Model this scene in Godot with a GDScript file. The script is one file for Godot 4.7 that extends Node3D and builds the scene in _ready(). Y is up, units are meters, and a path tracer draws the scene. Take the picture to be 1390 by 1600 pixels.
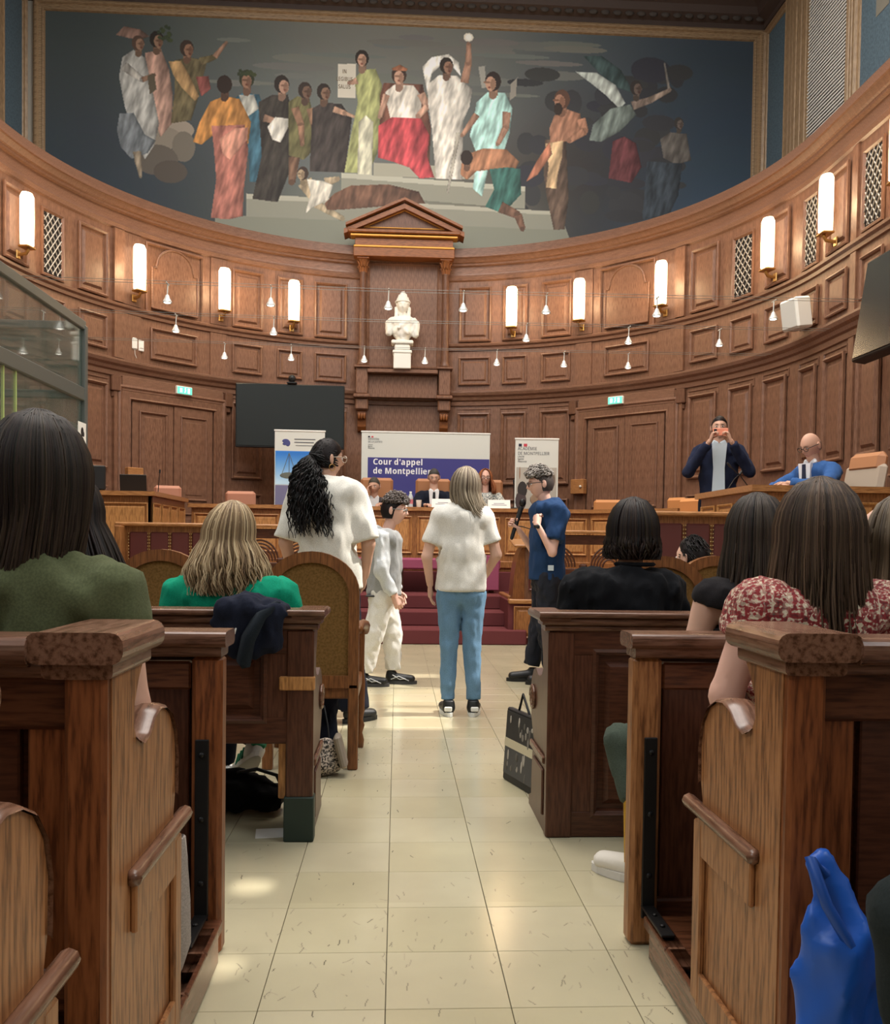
extends Node3D
# A courtroom: horseshoe of oak panelling, a mural above, pews and visitors in front.

# ------------------------------------------------------------------ mesh builder
class MB:
	var v := PackedVector3Array()
	var n := PackedVector3Array()
	var c := PackedColorArray()
	var u := PackedVector2Array()
	var idx := PackedInt32Array()
	var col := Color.WHITE
	func vert(p: Vector3, nn: Vector3, t := Vector2.ZERO) -> int:
		v.push_back(p); n.push_back(nn); c.push_back(col); u.push_back(t)
		return v.size() - 1
	func tri(a: Vector3, b: Vector3, d: Vector3) -> void:
		var nn := (d - a).cross(b - a).normalized()
		var s := v.size()
		vert(a, nn); vert(b, nn); vert(d, nn)
		idx.push_back(s); idx.push_back(s + 1); idx.push_back(s + 2)
	func quad(a: Vector3, b: Vector3, d: Vector3, e: Vector3) -> void:
		var nn := (d - a).cross(b - a) + (e - a).cross(d - a)
		nn = nn.normalized()
		var s := v.size()
		vert(a, nn, Vector2(0, 1)); vert(b, nn, Vector2(0, 0)); vert(d, nn, Vector2(1, 0)); vert(e, nn, Vector2(1, 1))
		for k in [0, 1, 2, 0, 2, 3]:
			idx.push_back(s + k)
	func oquad(a: Vector3, b: Vector3, d: Vector3, e: Vector3, o: Vector3) -> void:   # faces away from o
		var nn := (d - a).cross(b - a)
		if nn.length_squared() < 1e-16:
			nn = (e - a).cross(d - a)
		if nn.dot((a + b + d + e) * 0.25 - o) < 0.0:
			quad(a, e, d, b)
		else:
			quad(a, b, d, e)
	func otri(a: Vector3, b: Vector3, d: Vector3, o: Vector3) -> void:
		if (d - a).cross(b - a).dot((a + b + d) / 3.0 - o) < 0.0:
			tri(a, d, b)
		else:
			tri(a, b, d)
	func box(at: Vector3, s: Vector3, bev := 0.0, bas := Basis()) -> void:
		var h := s * 0.5
		if bev <= 0.0:
			var p := []
			for k in 8:
				p.append(at + bas * Vector3(h.x if k & 1 else -h.x, h.y if k & 2 else -h.y, h.z if k & 4 else -h.z))
			for f in [[0, 1, 3, 2], [4, 5, 7, 6], [0, 1, 5, 4], [2, 3, 7, 6], [0, 2, 6, 4], [1, 3, 7, 5]]:
				oquad(p[f[0]], p[f[1]], p[f[2]], p[f[3]], at)
			return
		var b := minf(bev, minf(h.x, minf(h.y, h.z)) * 0.9)
		var px := []; var py := []; var pz := []
		for k in 8:
			var sg := Vector3(1 if k & 1 else -1, 1 if k & 2 else -1, 1 if k & 4 else -1)
			px.append(at + bas * (sg * Vector3(h.x, h.y - b, h.z - b)))
			py.append(at + bas * (sg * Vector3(h.x - b, h.y, h.z - b)))
			pz.append(at + bas * (sg * Vector3(h.x - b, h.y - b, h.z)))
		for f in [[0, 2, 6, 4], [1, 3, 7, 5]]: oquad(px[f[0]], px[f[1]], px[f[2]], px[f[3]], at)
		for f in [[0, 1, 5, 4], [2, 3, 7, 6]]: oquad(py[f[0]], py[f[1]], py[f[2]], py[f[3]], at)
		for f in [[0, 1, 3, 2], [4, 5, 7, 6]]: oquad(pz[f[0]], pz[f[1]], pz[f[2]], pz[f[3]], at)
		for e in [[0, 1], [2, 3], [4, 5], [6, 7]]: oquad(py[e[0]], py[e[1]], pz[e[1]], pz[e[0]], at)
		for e in [[0, 2], [1, 3], [4, 6], [5, 7]]: oquad(px[e[0]], px[e[1]], pz[e[1]], pz[e[0]], at)
		for e in [[0, 4], [1, 5], [2, 6], [3, 7]]: oquad(px[e[0]], px[e[1]], py[e[1]], py[e[0]], at)
		for k in 8: otri(px[k], py[k], pz[k], at)
	func prism(poly: PackedVector2Array, d: float, xf: Transform3D) -> void:   # polygon in local xy, extruded along local z by +-d/2
		var m := poly.size()
		var mid := Vector2.ZERO
		for q in poly: mid += q / m
		var t := Geometry2D.triangulate_polygon(poly)
		for k in range(0, t.size(), 3):
			for s in [-0.5, 0.5]:
				var a: Vector3 = xf * Vector3(poly[t[k]].x, poly[t[k]].y, d * s)
				var b: Vector3 = xf * Vector3(poly[t[k + 1]].x, poly[t[k + 1]].y, d * s)
				var e: Vector3 = xf * Vector3(poly[t[k + 2]].x, poly[t[k + 2]].y, d * s)
				otri(a, b, e, (a + b + e) / 3.0 - xf.basis.z * s)
		var ccw := not Geometry2D.is_polygon_clockwise(poly)
		for k in m:
			var p := poly[k]
			var q := poly[(k + 1) % m]
			var o2 := Vector2(q.y - p.y, p.x - q.x) * (1.0 if ccw else -1.0)
			var ctr := xf * Vector3((p.x + q.x) * 0.5 - o2.x, (p.y + q.y) * 0.5 - o2.y, 0)
			oquad(xf * Vector3(p.x, p.y, -d / 2), xf * Vector3(q.x, q.y, -d / 2), xf * Vector3(q.x, q.y, d / 2), xf * Vector3(p.x, p.y, d / 2), ctr)
	func fix(sv: int, si: int, flip := false) -> void:   # smooth normals of what was added since
		var k := si
		while k < idx.size():
			if flip:
				var t := idx[k + 1]; idx[k + 1] = idx[k + 2]; idx[k + 2] = t
			var a := v[idx[k]]
			var nn := (v[idx[k + 2]] - a).cross(v[idx[k + 1]] - a)
			for j in 3:
				n[idx[k + j]] += nn
			k += 3
		for j in range(sv, v.size()):
			n[j] = n[j].normalized() if n[j].length_squared() > 1e-20 else Vector3.UP
	func grid(rows: Array, closed := false, flip := false) -> void:   # rows of equal-length point lists, smooth
		var sv := v.size(); var si := idx.size()
		var w: int = rows[0].size()
		for i in rows.size():
			for j in w:
				vert(rows[i][j], Vector3.ZERO, Vector2(float(j) / w, float(i) / rows.size()))
		for i in rows.size() - 1:
			for j in (w if closed else w - 1):
				var a := sv + i * w + j
				var b := sv + i * w + (j + 1) % w
				idx.append_array([a, b, b + w, a, b + w, a + w])
		fix(sv, si, flip)
	func tube(pts: PackedVector3Array, rad: PackedFloat32Array, sides := 8, cap := true, flat := 1.0) -> void:
		var sv := v.size()
		var m := pts.size()
		var ref := Vector3.ZERO
		for i in m:
			var t := (pts[mini(i + 1, m - 1)] - pts[maxi(i - 1, 0)]).normalized()
			if i == 0:
				ref = t.cross(Vector3.UP if absf(t.y) < 0.9 else Vector3.RIGHT).normalized()
			else:
				ref = (ref - t * ref.dot(t)).normalized()
			var bi := t.cross(ref)
			var r := rad[mini(i, rad.size() - 1)]
			for j in sides:
				var a := TAU * j / sides
				var o := ref * cos(a) + bi * sin(a) * flat
				vert(pts[i] + o * r, o.normalized(), Vector2(float(j) / sides, float(i) / m))
		for i in m - 1:
			for j in sides:
				var a := sv + i * sides + j
				var b := sv + i * sides + (j + 1) % sides
				idx.push_back(a); idx.push_back(b + sides); idx.push_back(b)
				idx.push_back(a); idx.push_back(a + sides); idx.push_back(b + sides)
		if cap:
			for e in [0, m - 1]:
				var t := (pts[1] - pts[0]).normalized() * -1.0 if e == 0 else (pts[m - 1] - pts[m - 2]).normalized()
				var k := vert(pts[e] + t * rad[mini(e, rad.size() - 1)] * 0.6, t)
				for j in sides:
					var a: int = sv + e * sides + j
					var b: int = sv + e * sides + (j + 1) % sides
					if e == 0:
						idx.append_array([k, a, b])
					else:
						idx.append_array([k, b, a])
	func lathe(prof: Array, seg := 20, xf := Transform3D()) -> void:   # Vector2(r, y) from the bottom up
		var rows := []
		for q in prof:
			var row := PackedVector3Array()
			for j in seg + 1:
				var a := TAU * j / seg
				row.push_back(xf * Vector3(cos(a) * q.x, q.y, sin(a) * q.x))
			rows.append(row)
		grid(rows)
	func ball(at: Vector3, r: Vector3, bas := Basis(), seg := 12) -> void:
		var sv := v.size()
		var rn := seg / 2 + 1
		for i in rn + 1:
			var e := -PI / 2 + PI * i / rn
			for j in seg + 1:
				var a := TAU * j / seg
				var d := Vector3(cos(a) * cos(e), sin(e), sin(a) * cos(e))
				vert(at + bas * (d * r), (bas * (d / r)).normalized())
		for i in rn:
			for j in seg:
				var a := sv + i * (seg + 1) + j
				idx.append_array([a, a + 1, a + seg + 2, a, a + seg + 2, a + seg + 1])
	func rail(a: Vector3, b: Vector3, w: float, h: float, r: float) -> void:   # a bar with rounded edges from a to b
		var z := (b - a).normalized()
		var x := Vector3.UP.cross(z).normalized()
		var pl := PackedVector2Array()
		for q in [[1, 1, 0.0], [-1, 1, PI / 2], [-1, -1, PI], [1, -1, PI * 1.5]]:
			for k in 5:
				var t: float = q[2] + PI / 2 * k / 4.0
				pl.push_back(Vector2(q[0] * (w / 2 - r) + cos(t) * r, q[1] * (h / 2 - r) + sin(t) * r))
		prism(pl, (b - a).length(), Transform3D(Basis(x, Vector3.UP, z), (a + b) * 0.5))
	func frame(w: float, h: float, prof: Array, xf: Transform3D) -> void:   # mitred moulding round a w x h rectangle; prof: Vector2(inset, height)
		var o := xf * Vector3(0, 0, -10)
		for k in prof.size() - 1:
			var p: Vector2 = prof[k]
			var q: Vector2 = prof[k + 1]
			var a := []; var b := []
			for s in [[-1, -1], [1, -1], [1, 1], [-1, 1]]:
				a.append(xf * Vector3(s[0] * (w / 2 - p.x), s[1] * (h / 2 - p.x), p.y))
				b.append(xf * Vector3(s[0] * (w / 2 - q.x), s[1] * (h / 2 - q.x), q.y))
			for j in 4:
				var e := (j + 1) % 4
				oquad(a[j], a[e], b[e], b[j], o)
	func panel(w: float, h: float, xf: Transform3D, k := 1.0, field := 0.018) -> void:   # moulded frame and raised field
		frame(w, h, [Vector2(0, 0), Vector2(0, 0.02 * k), Vector2(0.014 * k, 0.026 * k), Vector2(0.03 * k, 0.012 * k), Vector2(0.036 * k, -0.008 * k), Vector2(0.062 * k, -0.008 * k), Vector2(0.085 * k, field * 0.6 * k)], xf)
		var x := w / 2 - 0.085 * k; var y := h / 2 - 0.085 * k; var z := field * 0.6 * k
		oquad(xf * Vector3(-x, -y, z), xf * Vector3(x, -y, z), xf * Vector3(x, y, z), xf * Vector3(-x, y, z), xf * Vector3(0, 0, -10))
	func sweep(prof: Array, fr: Array, smooth := true) -> void:   # prof: Vector2 (along local z, along local y); fr: transforms along the path
		for k in prof.size() - 1:
			var p: Vector2 = prof[k]
			var q: Vector2 = prof[k + 1]
			var r0 := PackedVector3Array(); var r1 := PackedVector3Array()
			for f in fr:
				r0.push_back(f * Vector3(0, p.y, p.x)); r1.push_back(f * Vector3(0, q.y, q.x))
			var d := q - p
			var o := Vector2(d.y, -d.x)   # points away from the wall for a profile that climbs
			var sv := v.size(); var si := idx.size()
			for j in r0.size():
				vert(r0[j], Vector3.ZERO); vert(r1[j], Vector3.ZERO)
			for j in r0.size() - 1:
				var a := sv + j * 2
				idx.append_array([a, a + 1, a + 3, a, a + 3, a + 2])
			var f0: Transform3D = fr[0]
			var want := f0.basis.z * o.x + f0.basis.y * o.y
			var got := (v[sv + 3] - v[sv]).cross(v[sv + 1] - v[sv])
			fix(sv, si, got.dot(want) < 0.0)
	func done() -> ArrayMesh:
		var a := []
		a.resize(Mesh.ARRAY_MAX)
		a[Mesh.ARRAY_VERTEX] = v; a[Mesh.ARRAY_NORMAL] = n; a[Mesh.ARRAY_COLOR] = c; a[Mesh.ARRAY_TEX_UV] = u; a[Mesh.ARRAY_INDEX] = idx
		var m := ArrayMesh.new()
		m.add_surface_from_arrays(Mesh.PRIMITIVE_TRIANGLES, a)
		return m

# ------------------------------------------------------------------ smooth blended volumes (bodies, clothes)
class Blob:
	var prims := []
	var cuts := []
	var amp := 0.0
	var freq := 9.0
	var seed_ := 1
	func add(a: Vector3, b: Vector3, ra: Vector2, rb: Vector2, side := Vector3.RIGHT, k := 0.03) -> void:
		prims.append([a, b, ra, rb, side, k])
	func cap(a: Vector3, b: Vector3, ra: float, rb: float, k := 0.02) -> void:
		prims.append([a, b, Vector2(ra, ra), Vector2(rb, rb), Vector3.RIGHT, k])
	func cut(p: Vector3, nn: Vector3, near := 0.0) -> void:   # removes what lies along nn beyond p (within near of p when near > 0)
		cuts.append([p, nn.normalized(), near])
	func into(mb: MB, cell := 0.016) -> void:
		var lo := Vector3(1e9, 1e9, 1e9); var hi := -lo
		for p in prims:
			var r: float = maxf(maxf(p[2].x, p[2].y), maxf(p[3].x, p[3].y)) + cell * 3.0
			for e in [p[0], p[1]]:
				lo = lo.min(e - Vector3.ONE * r); hi = hi.max(e + Vector3.ONE * r)
		var nx := int((hi.x - lo.x) / cell) + 2
		var ny := int((hi.y - lo.y) / cell) + 2
		var nz := int((hi.z - lo.z) / cell) + 2
		var f := PackedFloat32Array()
		f.resize(nx * ny * nz); f.fill(1.0)
		for p in prims:
			var a: Vector3 = p[0]; var b: Vector3 = p[1]
			var ra: Vector2 = p[2]; var rb: Vector2 = p[3]
			var k: float = p[5]
			var rm := maxf(maxf(ra.x, ra.y), maxf(rb.x, rb.y)) + k + cell * 2.0
			var l := ((a.min(b) - Vector3.ONE * rm - lo) / cell).floor()
			var h := ((a.max(b) + Vector3.ONE * rm - lo) / cell).ceil()
			var ab := b - a
			var len2 := maxf(ab.length_squared(), 1e-9)
			var ax := ab.normalized() if len2 > 1e-8 else Vector3.UP
			var side: Vector3 = p[4]
			side = (side - ax * side.dot(ax))
			side = side.normalized() if side.length_squared() > 1e-6 else ax.cross(Vector3.FORWARD).normalized()
			var fw := ax.cross(side)
			var x0 := maxi(int(l.x), 0); var x1 := mini(int(h.x), nx - 1)
			var y0 := maxi(int(l.y), 0); var y1 := mini(int(h.y), ny - 1)
			var z0 := maxi(int(l.z), 0); var z1 := mini(int(h.z), nz - 1)
			for z in range(z0, z1 + 1):
				for y in range(y0, y1 + 1):
					var o := (z * ny + y) * nx
					for x in range(x0, x1 + 1):
						var q := Vector3(lo.x + x * cell, lo.y + y * cell, lo.z + z * cell) - a
						var t := clampf(q.dot(ab) / len2, 0.0, 1.0)
						q -= ab * t
						var wx := lerpf(ra.x, rb.x, t); var wz := lerpf(ra.y, rb.y, t)
						var m := minf(wx, wz)
						var d := (Vector3(q.dot(side) / wx, q.dot(fw) / wz, q.dot(ax) / m).length() - 1.0) * m
						var g := f[o + x]
						var e := maxf(k - absf(d - g), 0.0) / k
						f[o + x] = minf(d, g) - e * e * k * 0.25
		if amp > 0.0 or cuts:
			var no := FastNoiseLite.new()
			no.seed = seed_; no.frequency = freq; no.fractal_octaves = 2; no.noise_type = FastNoiseLite.TYPE_SIMPLEX
			for z in nz:
				for y in ny:
					var o := (z * ny + y) * nx
					for x in nx:
						var g := f[o + x]
						if g > 0.08:
							continue
						var q := Vector3(lo.x + x * cell, lo.y + y * cell, lo.z + z * cell)
						if amp > 0.0 and g > -0.08:
							g += no.get_noise_3d(q.x * 1.3, q.y * 0.6, q.z * 1.3) * amp
						for ct in cuts:
							if ct[2] <= 0.0 or q.distance_squared_to(ct[0]) < ct[2] * ct[2]:
								g = maxf(g, (q - ct[0]).dot(ct[1]))
						f[o + x] = g
		var sv := mb.v.size(); var si := mb.idx.size()
		var at := {}
		var sxy := nx * ny
		var offs := [0, 1, nx, nx + 1, sxy, sxy + 1, sxy + nx, sxy + nx + 1]
		var edges := [[0, 1], [2, 3], [4, 5], [6, 7], [0, 2], [1, 3], [4, 6], [5, 7], [0, 4], [1, 5], [2, 6], [3, 7]]
		for z in nz - 1:
			for y in ny - 1:
				var o := (z * ny + y) * nx
				for x in nx - 1:
					var i := o + x
					var s := f[i] < 0.0
					if (f[i + 1] < 0.0) == s and (f[i + nx] < 0.0) == s and (f[i + nx + 1] < 0.0) == s and (f[i + sxy] < 0.0) == s and (f[i + sxy + 1] < 0.0) == s and (f[i + sxy + nx] < 0.0) == s and (f[i + sxy + nx + 1] < 0.0) == s:
						continue
					var sum := Vector3.ZERO
					var cnt := 0
					for e in edges:
						var g0 := f[i + offs[e[0]]]
						var g1 := f[i + offs[e[1]]]
						if (g0 < 0.0) != (g1 < 0.0):
							var t := g0 / (g0 - g1)
							var p0 := Vector3(e[0] & 1, (e[0] >> 1) & 1, e[0] >> 2)
							var p1 := Vector3(e[1] & 1, (e[1] >> 1) & 1, e[1] >> 2)
							sum += p0.lerp(p1, t); cnt += 1
					at[i] = mb.vert(lo + (Vector3(x, y, z) + sum / cnt) * cell, Vector3.ZERO)
		for i in at:
			var s := f[i] < 0.0
			for e in [[1, nx, sxy], [nx, sxy, 1], [sxy, 1, nx]]:
				if (f[i + e[0]] < 0.0) == s:
					continue
				var q0 = at.get(i); var q1 = at.get(i - e[1]); var q2 = at.get(i - e[1] - e[2]); var q3 = at.get(i - e[2])
				if q1 == null or q2 == null or q3 == null:
					continue
				if s:
					mb.idx.append_array([q0, q2, q1, q0, q3, q2])
				else:
					mb.idx.append_array([q0, q1, q2, q0, q2, q3])
		mb.fix(sv, si)

# ------------------------------------------------------------------ nodes, names, labels
var taken := {}
func numbered(s: String) -> String:
	var k: int = taken.get(s, 0)
	taken[s] = k + 1
	return s if k == 0 else "%s_%03d" % [s, k]
func meta(o: Node, label: String, category: String, group := "") -> void:
	o.set_meta("label", label); o.set_meta("category", category)
	if group: o.set_meta("group", group)
func thing(called: String, label: String, category: String, at := Vector3.ZERO, turn := 0.0, group := "") -> Node3D:
	var o := Node3D.new()
	o.name = numbered(called)
	add_child(o)
	o.position = at; o.rotation.y = turn
	meta(o, label, category, group)
	return o
func part(parent: Node, called: String, mb: MB, m: Material) -> MeshInstance3D:
	return inst(parent, called, mb.done(), m, Transform3D())
func inst(parent: Node, called: String, mesh: Mesh, m: Material, xf: Transform3D) -> MeshInstance3D:
	var o := MeshInstance3D.new()
	o.name = called
	o.mesh = mesh; o.material_override = m
	parent.add_child(o, true)
	o.transform = xf
	return o
func struct(called: String, at := Vector3.ZERO) -> Node3D:
	var o := Node3D.new()
	o.name = numbered(called)
	add_child(o)
	o.position = at
	o.set_meta("kind", "structure")
	return o
func dup(o: Node3D, label: String, at: Vector3, turn := 0.0) -> Node3D:
	var r: Node3D = o.duplicate()
	r.name = numbered(String(o.name).rstrip("0123456789").rstrip("_"))
	add_child(r)
	r.position = at; r.rotation.y = turn
	r.set_meta("label", label)
	return r
func stuff(o: Node) -> void:
	o.set_meta("kind", "stuff")
func bx(parent: Node, called: String, m: Material, at: Vector3, s: Vector3, bev := 0.004, bas := Basis()) -> MeshInstance3D:
	var mb := MB.new()
	mb.box(at, s, bev, bas)
	return part(parent, called, mb, m)
func tb(parent: Node, called: String, m: Material, pts: Array, r: float, sides := 8) -> MeshInstance3D:
	var mb := MB.new()
	mb.tube(PackedVector3Array(pts), PackedFloat32Array([r]), sides)
	return part(parent, called, mb, m)
func v3(x: float, y: float, z: float) -> Vector3:
	return Vector3(x, y, z)

# ------------------------------------------------------------------ materials
var M := {}
var T := {}
var rng := RandomNumberGenerator.new()
func noise_tex(sd: int, fr: float, oct: int, cols: Array, offs: Array, size := 512, type := FastNoiseLite.TYPE_SIMPLEX_SMOOTH) -> NoiseTexture2D:
	var no := FastNoiseLite.new()
	no.seed = sd; no.frequency = fr; no.fractal_octaves = oct; no.noise_type = type; no.fractal_gain = 0.6
	var g := Gradient.new()
	g.offsets = PackedFloat32Array(offs); g.colors = PackedColorArray(cols)
	var t := NoiseTexture2D.new()
	t.width = size; t.height = size; t.seamless = true; t.noise = no; t.color_ramp = g
	return t
func plain(col: Color, rough := 0.6, metal := 0.0, spec := 0.5) -> StandardMaterial3D:
	var m := StandardMaterial3D.new()
	m.albedo_color = col; m.roughness = rough; m.metallic = metal; m.metallic_specular = spec
	return m
func vc(rough := 0.6, spec := 0.4) -> StandardMaterial3D:
	var m := plain(Color.WHITE, rough, 0.0, spec)
	m.vertex_color_use_as_albedo = true
	return m
func tri(m: StandardMaterial3D, t: Texture2D, s: Vector3) -> StandardMaterial3D:
	m.albedo_texture = t; m.uv1_triplanar = true; m.uv1_world_triplanar = true; m.uv1_scale = s
	return m
func wood(col: Color, rough: float, along: int, t := "wood") -> StandardMaterial3D:   # along: 0 x, 1 y, 2 z
	var s := Vector3(9, 9, 9)
	s[along] = 0.9
	var m := tri(plain(col, rough, 0.0, 0.45), T[t], s)
	return m
func cloth(col: Color, rough := 0.9) -> StandardMaterial3D:
	var m := tri(plain(col, rough, 0.0, 0.2), T.cloth, Vector3(6, 6, 6))
	m.rim_enabled = true; m.rim = 0.25; m.rim_tint = 0.6
	return m
func glow(col: Color, e: float) -> StandardMaterial3D:
	var m := plain(col, 0.5)
	m.emission_enabled = true; m.emission = col; m.emission_energy_multiplier = e
	return m
func L(r: float, g: float, b: float) -> Color:   # 0-255 sRGB
	return Color(r / 255.0, g / 255.0, b / 255.0)
func lin(r: float, g: float, b: float) -> Color:   # the same as a linear vertex colour
	return L(r, g, b).srgb_to_linear()

func materials() -> void:
	T.wood = noise_tex(3, 0.014, 5, [Color(0.76, 0.73, 0.71), Color(0.9, 0.89, 0.88), Color(1, 1, 1)], [0.25, 0.5, 0.78])
	T.worn = noise_tex(11, 0.012, 5, [Color(0.62, 0.57, 0.52), Color(0.82, 0.78, 0.74), Color(0.93, 0.91, 0.89), Color(1, 1, 1)], [0.2, 0.4, 0.58, 0.85])
	T.cloth = noise_tex(5, 0.05, 4, [Color(0.86, 0.86, 0.86), Color(1, 1, 1)], [0.3, 0.7])
	T.carpet = noise_tex(7, 0.2, 3, [Color(0.72, 0.72, 0.72), Color(1, 1, 1)], [0.3, 0.7])
	T.velvet = noise_tex(9, 0.03, 5, [Color(0.84, 0.83, 0.8), Color(0.94, 0.94, 0.93), Color(1, 1, 1)], [0.25, 0.5, 0.8])
	# the panelling
	M.wall = wood(L(136, 99, 78), 0.4, 1)
	M.wall_h = wood(L(136, 100, 80), 0.36, 0)
	M.wall_dark = wood(L(116, 80, 60), 0.45, 1)
	M.gilt = plain(L(196, 142, 66), 0.4, 0.55)
	M.gilt_wood = wood(L(150, 92, 48), 0.4, 0)
	# desks and pews
	M.desk = wood(L(206, 150, 92), 0.38, 1)
	M.desk_h = wood(L(186, 132, 82), 0.35, 0)
	M.desk_frame = wood(L(166, 112, 66), 0.38, 1)
	M.pew = wood(L(100, 60, 38), 0.36, 0, "worn")
	M.pew_v = wood(L(136, 80, 44), 0.4, 1, "worn")
	M.pew_end = wood(L(164, 114, 72), 0.42, 1, "worn")
	M.pew_cap = wood(L(116, 84, 68), 0.26, 0, "worn")
	M.pew_cap_z = wood(L(126, 92, 74), 0.26, 2, "worn")
	M.pew_dark = wood(L(86, 50, 34), 0.34, 0)
	M.pew_dark_v = wood(L(92, 56, 40), 0.34, 1)
	M.chair = wood(L(136, 86, 48), 0.35, 1)
	M.velvet = tri(plain(L(126, 94, 54), 0.95, 0.0, 0.2), T.velvet, Vector3(4, 4, 4))
	M.leather = plain(L(92, 44, 40), 0.42)
	M.tan = plain(L(176, 122, 84), 0.5)
	M.pinkish = plain(L(196, 138, 112), 0.5)
	M.orange = plain(L(205, 140, 84), 0.5)
	M.stud = plain(L(214, 190, 130), 0.35, 0.8)
	M.carpet = tri(plain(L(122, 68, 70), 0.98, 0.0, 0.1), T.carpet, Vector3(6, 6, 6))
	M.pink = tri(plain(L(178, 96, 124), 0.98, 0.0, 0.1), T.carpet, Vector3(6, 6, 6))
	# metals, plastics, stone
	M.steel = plain(L(120, 122, 118), 0.45, 0.6)
	M.iron = plain(L(34, 32, 32), 0.45, 0.5)
	M.brass = plain(L(190, 150, 90), 0.35, 0.8)
	M.black = plain(L(20, 22, 24), 0.5)
	M.screen = plain(L(34, 40, 42), 0.22)
	M.white = plain(L(228, 228, 222), 0.55)
	M.paper = plain(L(236, 234, 226), 0.8)
	M.marble = plain(L(236, 235, 226), 0.5)
	M.knob = plain(L(230, 224, 210), 0.25)
	M.lattice = plain(L(178, 172, 164), 0.4, 0.5)
	M.void = plain(L(26, 22, 20), 0.9)
	M.plaster = plain(L(176, 170, 158), 0.9)
	M.blue_wall = tri(plain(L(84, 104, 116), 0.8), T.cloth, Vector3(0.8, 0.8, 0.8))
	M.frame = wood(L(164, 138, 106), 0.45, 0)
	M.frame_v = wood(L(164, 138, 106), 0.45, 1)
	M.ceiling = plain(L(70, 64, 60), 0.8)
	M.glass = plain(Color(0.36, 0.43, 0.39, 0.3), 0.03)
	M.glass.transparency = BaseMaterial3D.TRANSPARENCY_ALPHA
	M.sconce = glow(L(255, 236, 204), 3.0)
	M.bulb = glow(L(255, 250, 238), 4.0)
	M.skin = vc(0.55, 0.35)
	M.hair = vc(0.55, 0.32)
	M.vc = vc(0.7, 0.35)
	M.eye = plain(L(30, 24, 22), 0.2)
	M.spec = plain(L(40, 34, 32), 0.3)

# ------------------------------------------------------------------ the place
const AX := 0.05
const CZ := -9.9
const RW := 4.63
func wxf(th: float, h: float, off := 0.0) -> Transform3D:   # a frame on the horseshoe wall: x to the right, y up, z into the room
	var p: Vector3; var d: Vector3
	if absf(th) <= 90.0:
		d = Vector3(sin(deg_to_rad(th)), 0, -cos(deg_to_rad(th)))
		p = Vector3(AX, h, CZ) + d * (RW - off)
	else:
		d = Vector3(signf(th), 0, 0)
		p = Vector3(AX + signf(th) * (RW - off), h, CZ + deg_to_rad(absf(th) - 90.0) * RW)
	return Transform3D(Basis(Vector3.UP.cross(-d), Vector3.UP, -d), p)
func arc(t0: float, t1: float, step := 2.5) -> Array:
	var m := maxi(int(ceil(absf(t1 - t0) / step)), 1)
	var r := []
	for k in m + 1:
		r.append(wxf(lerpf(t0, t1, float(k) / m), 0.0))
	return r
func arcw(t0: float, t1: float) -> float:
	return deg_to_rad(absf(t1 - t0)) * RW

const SLOPE := 1.36
var sun_dir := Vector3(-1.0, -SLOPE, 0.0)

func _ready() -> void:
	# camera
	var cam := Camera3D.new()
	cam.name = "camera"
	add_child(cam)
	cam.near = 0.1; cam.far = 200.0
	cam.projection = Camera3D.PROJECTION_FRUSTUM
	cam.size = 0.1 * 1600.0 / 1414.14
	cam.frustum_offset = Vector2(0, 0.1 * 92.56 / 1414.14)
	cam.basis = Basis(Vector3.UP, -0.053) * Basis(Vector3.RIGHT, -0.0293) * Basis(Vector3.BACK, 0.0138)
	cam.position = Vector3(0, 1.10, 0)
	cam.current = true
	# sky, exposure
	var env := Environment.new()
	env.background_mode = Environment.BG_SKY
	var sky := Sky.new()
	var sm := ProceduralSkyMaterial.new()
	sm.sky_top_color = Color(0.45, 0.6, 0.85); sm.sky_horizon_color = Color(0.8, 0.87, 0.95)
	sm.ground_bottom_color = Color(0.4, 0.4, 0.4); sm.ground_horizon_color = Color(0.7, 0.72, 0.75)
	sky.sky_material = sm
	env.sky = sky
	env.tonemap_mode = Environment.TONE_MAPPER_LINEAR
	env.tonemap_exposure = 1.12
	env.sdfgi_enabled = true; env.ssao_enabled = true; env.ssil_enabled = true
	var we := WorldEnvironment.new()
	we.name = "environment"
	we.environment = env
	add_child(we)
	# the sun, low enough to come over the panelling on the right through the high window
	var sun := DirectionalLight3D.new()
	sun.name = "sun"
	sun.light_color = Color(1.0, 0.97, 0.93); sun.light_energy = 4.2; sun.light_angular_distance = 0.6; sun.shadow_enabled = true
	add_child(sun)
	sun.look_at_from_position(Vector3.ZERO, sun_dir, Vector3.BACK)
	# the glazed ceiling light over the public
	var sl := AreaLight3D.new()
	sl.name = "skylight"
	sl.area_size = Vector2(7.0, 8.0)
	sl.light_color = Color(1.0, 0.975, 0.95); sl.light_energy = 108.0; sl.shadow_enabled = true; sl.area_range = 60.0
	add_child(sl)
	sl.position = Vector3(0.0, 10.1, -6.6)
	sl.rotation.x = -PI / 2
	# fill lights added at unseen side windows to brighten upright faces
	for s in [-1.0, 1.0]:
		var wl := AreaLight3D.new()
		wl.name = "added_side_fill"
		wl.area_size = Vector2(4.4, 2.4)
		wl.light_color = Color(0.95, 0.98, 1.0); wl.light_energy = 34.0; wl.shadow_enabled = true; wl.area_range = 60.0
		add_child(wl, true)
		wl.position = Vector3(s * 5.8, 7.8, 0.6)
		wl.rotation.y = s * PI / 2
	rng.seed = 77
	materials()
	shell()
	panelling()
	aedicule()
	mural()
	podium()
	desks()
	pews()
	chairs()
	fittings()
	banners()
	belongings()
	people()

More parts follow.
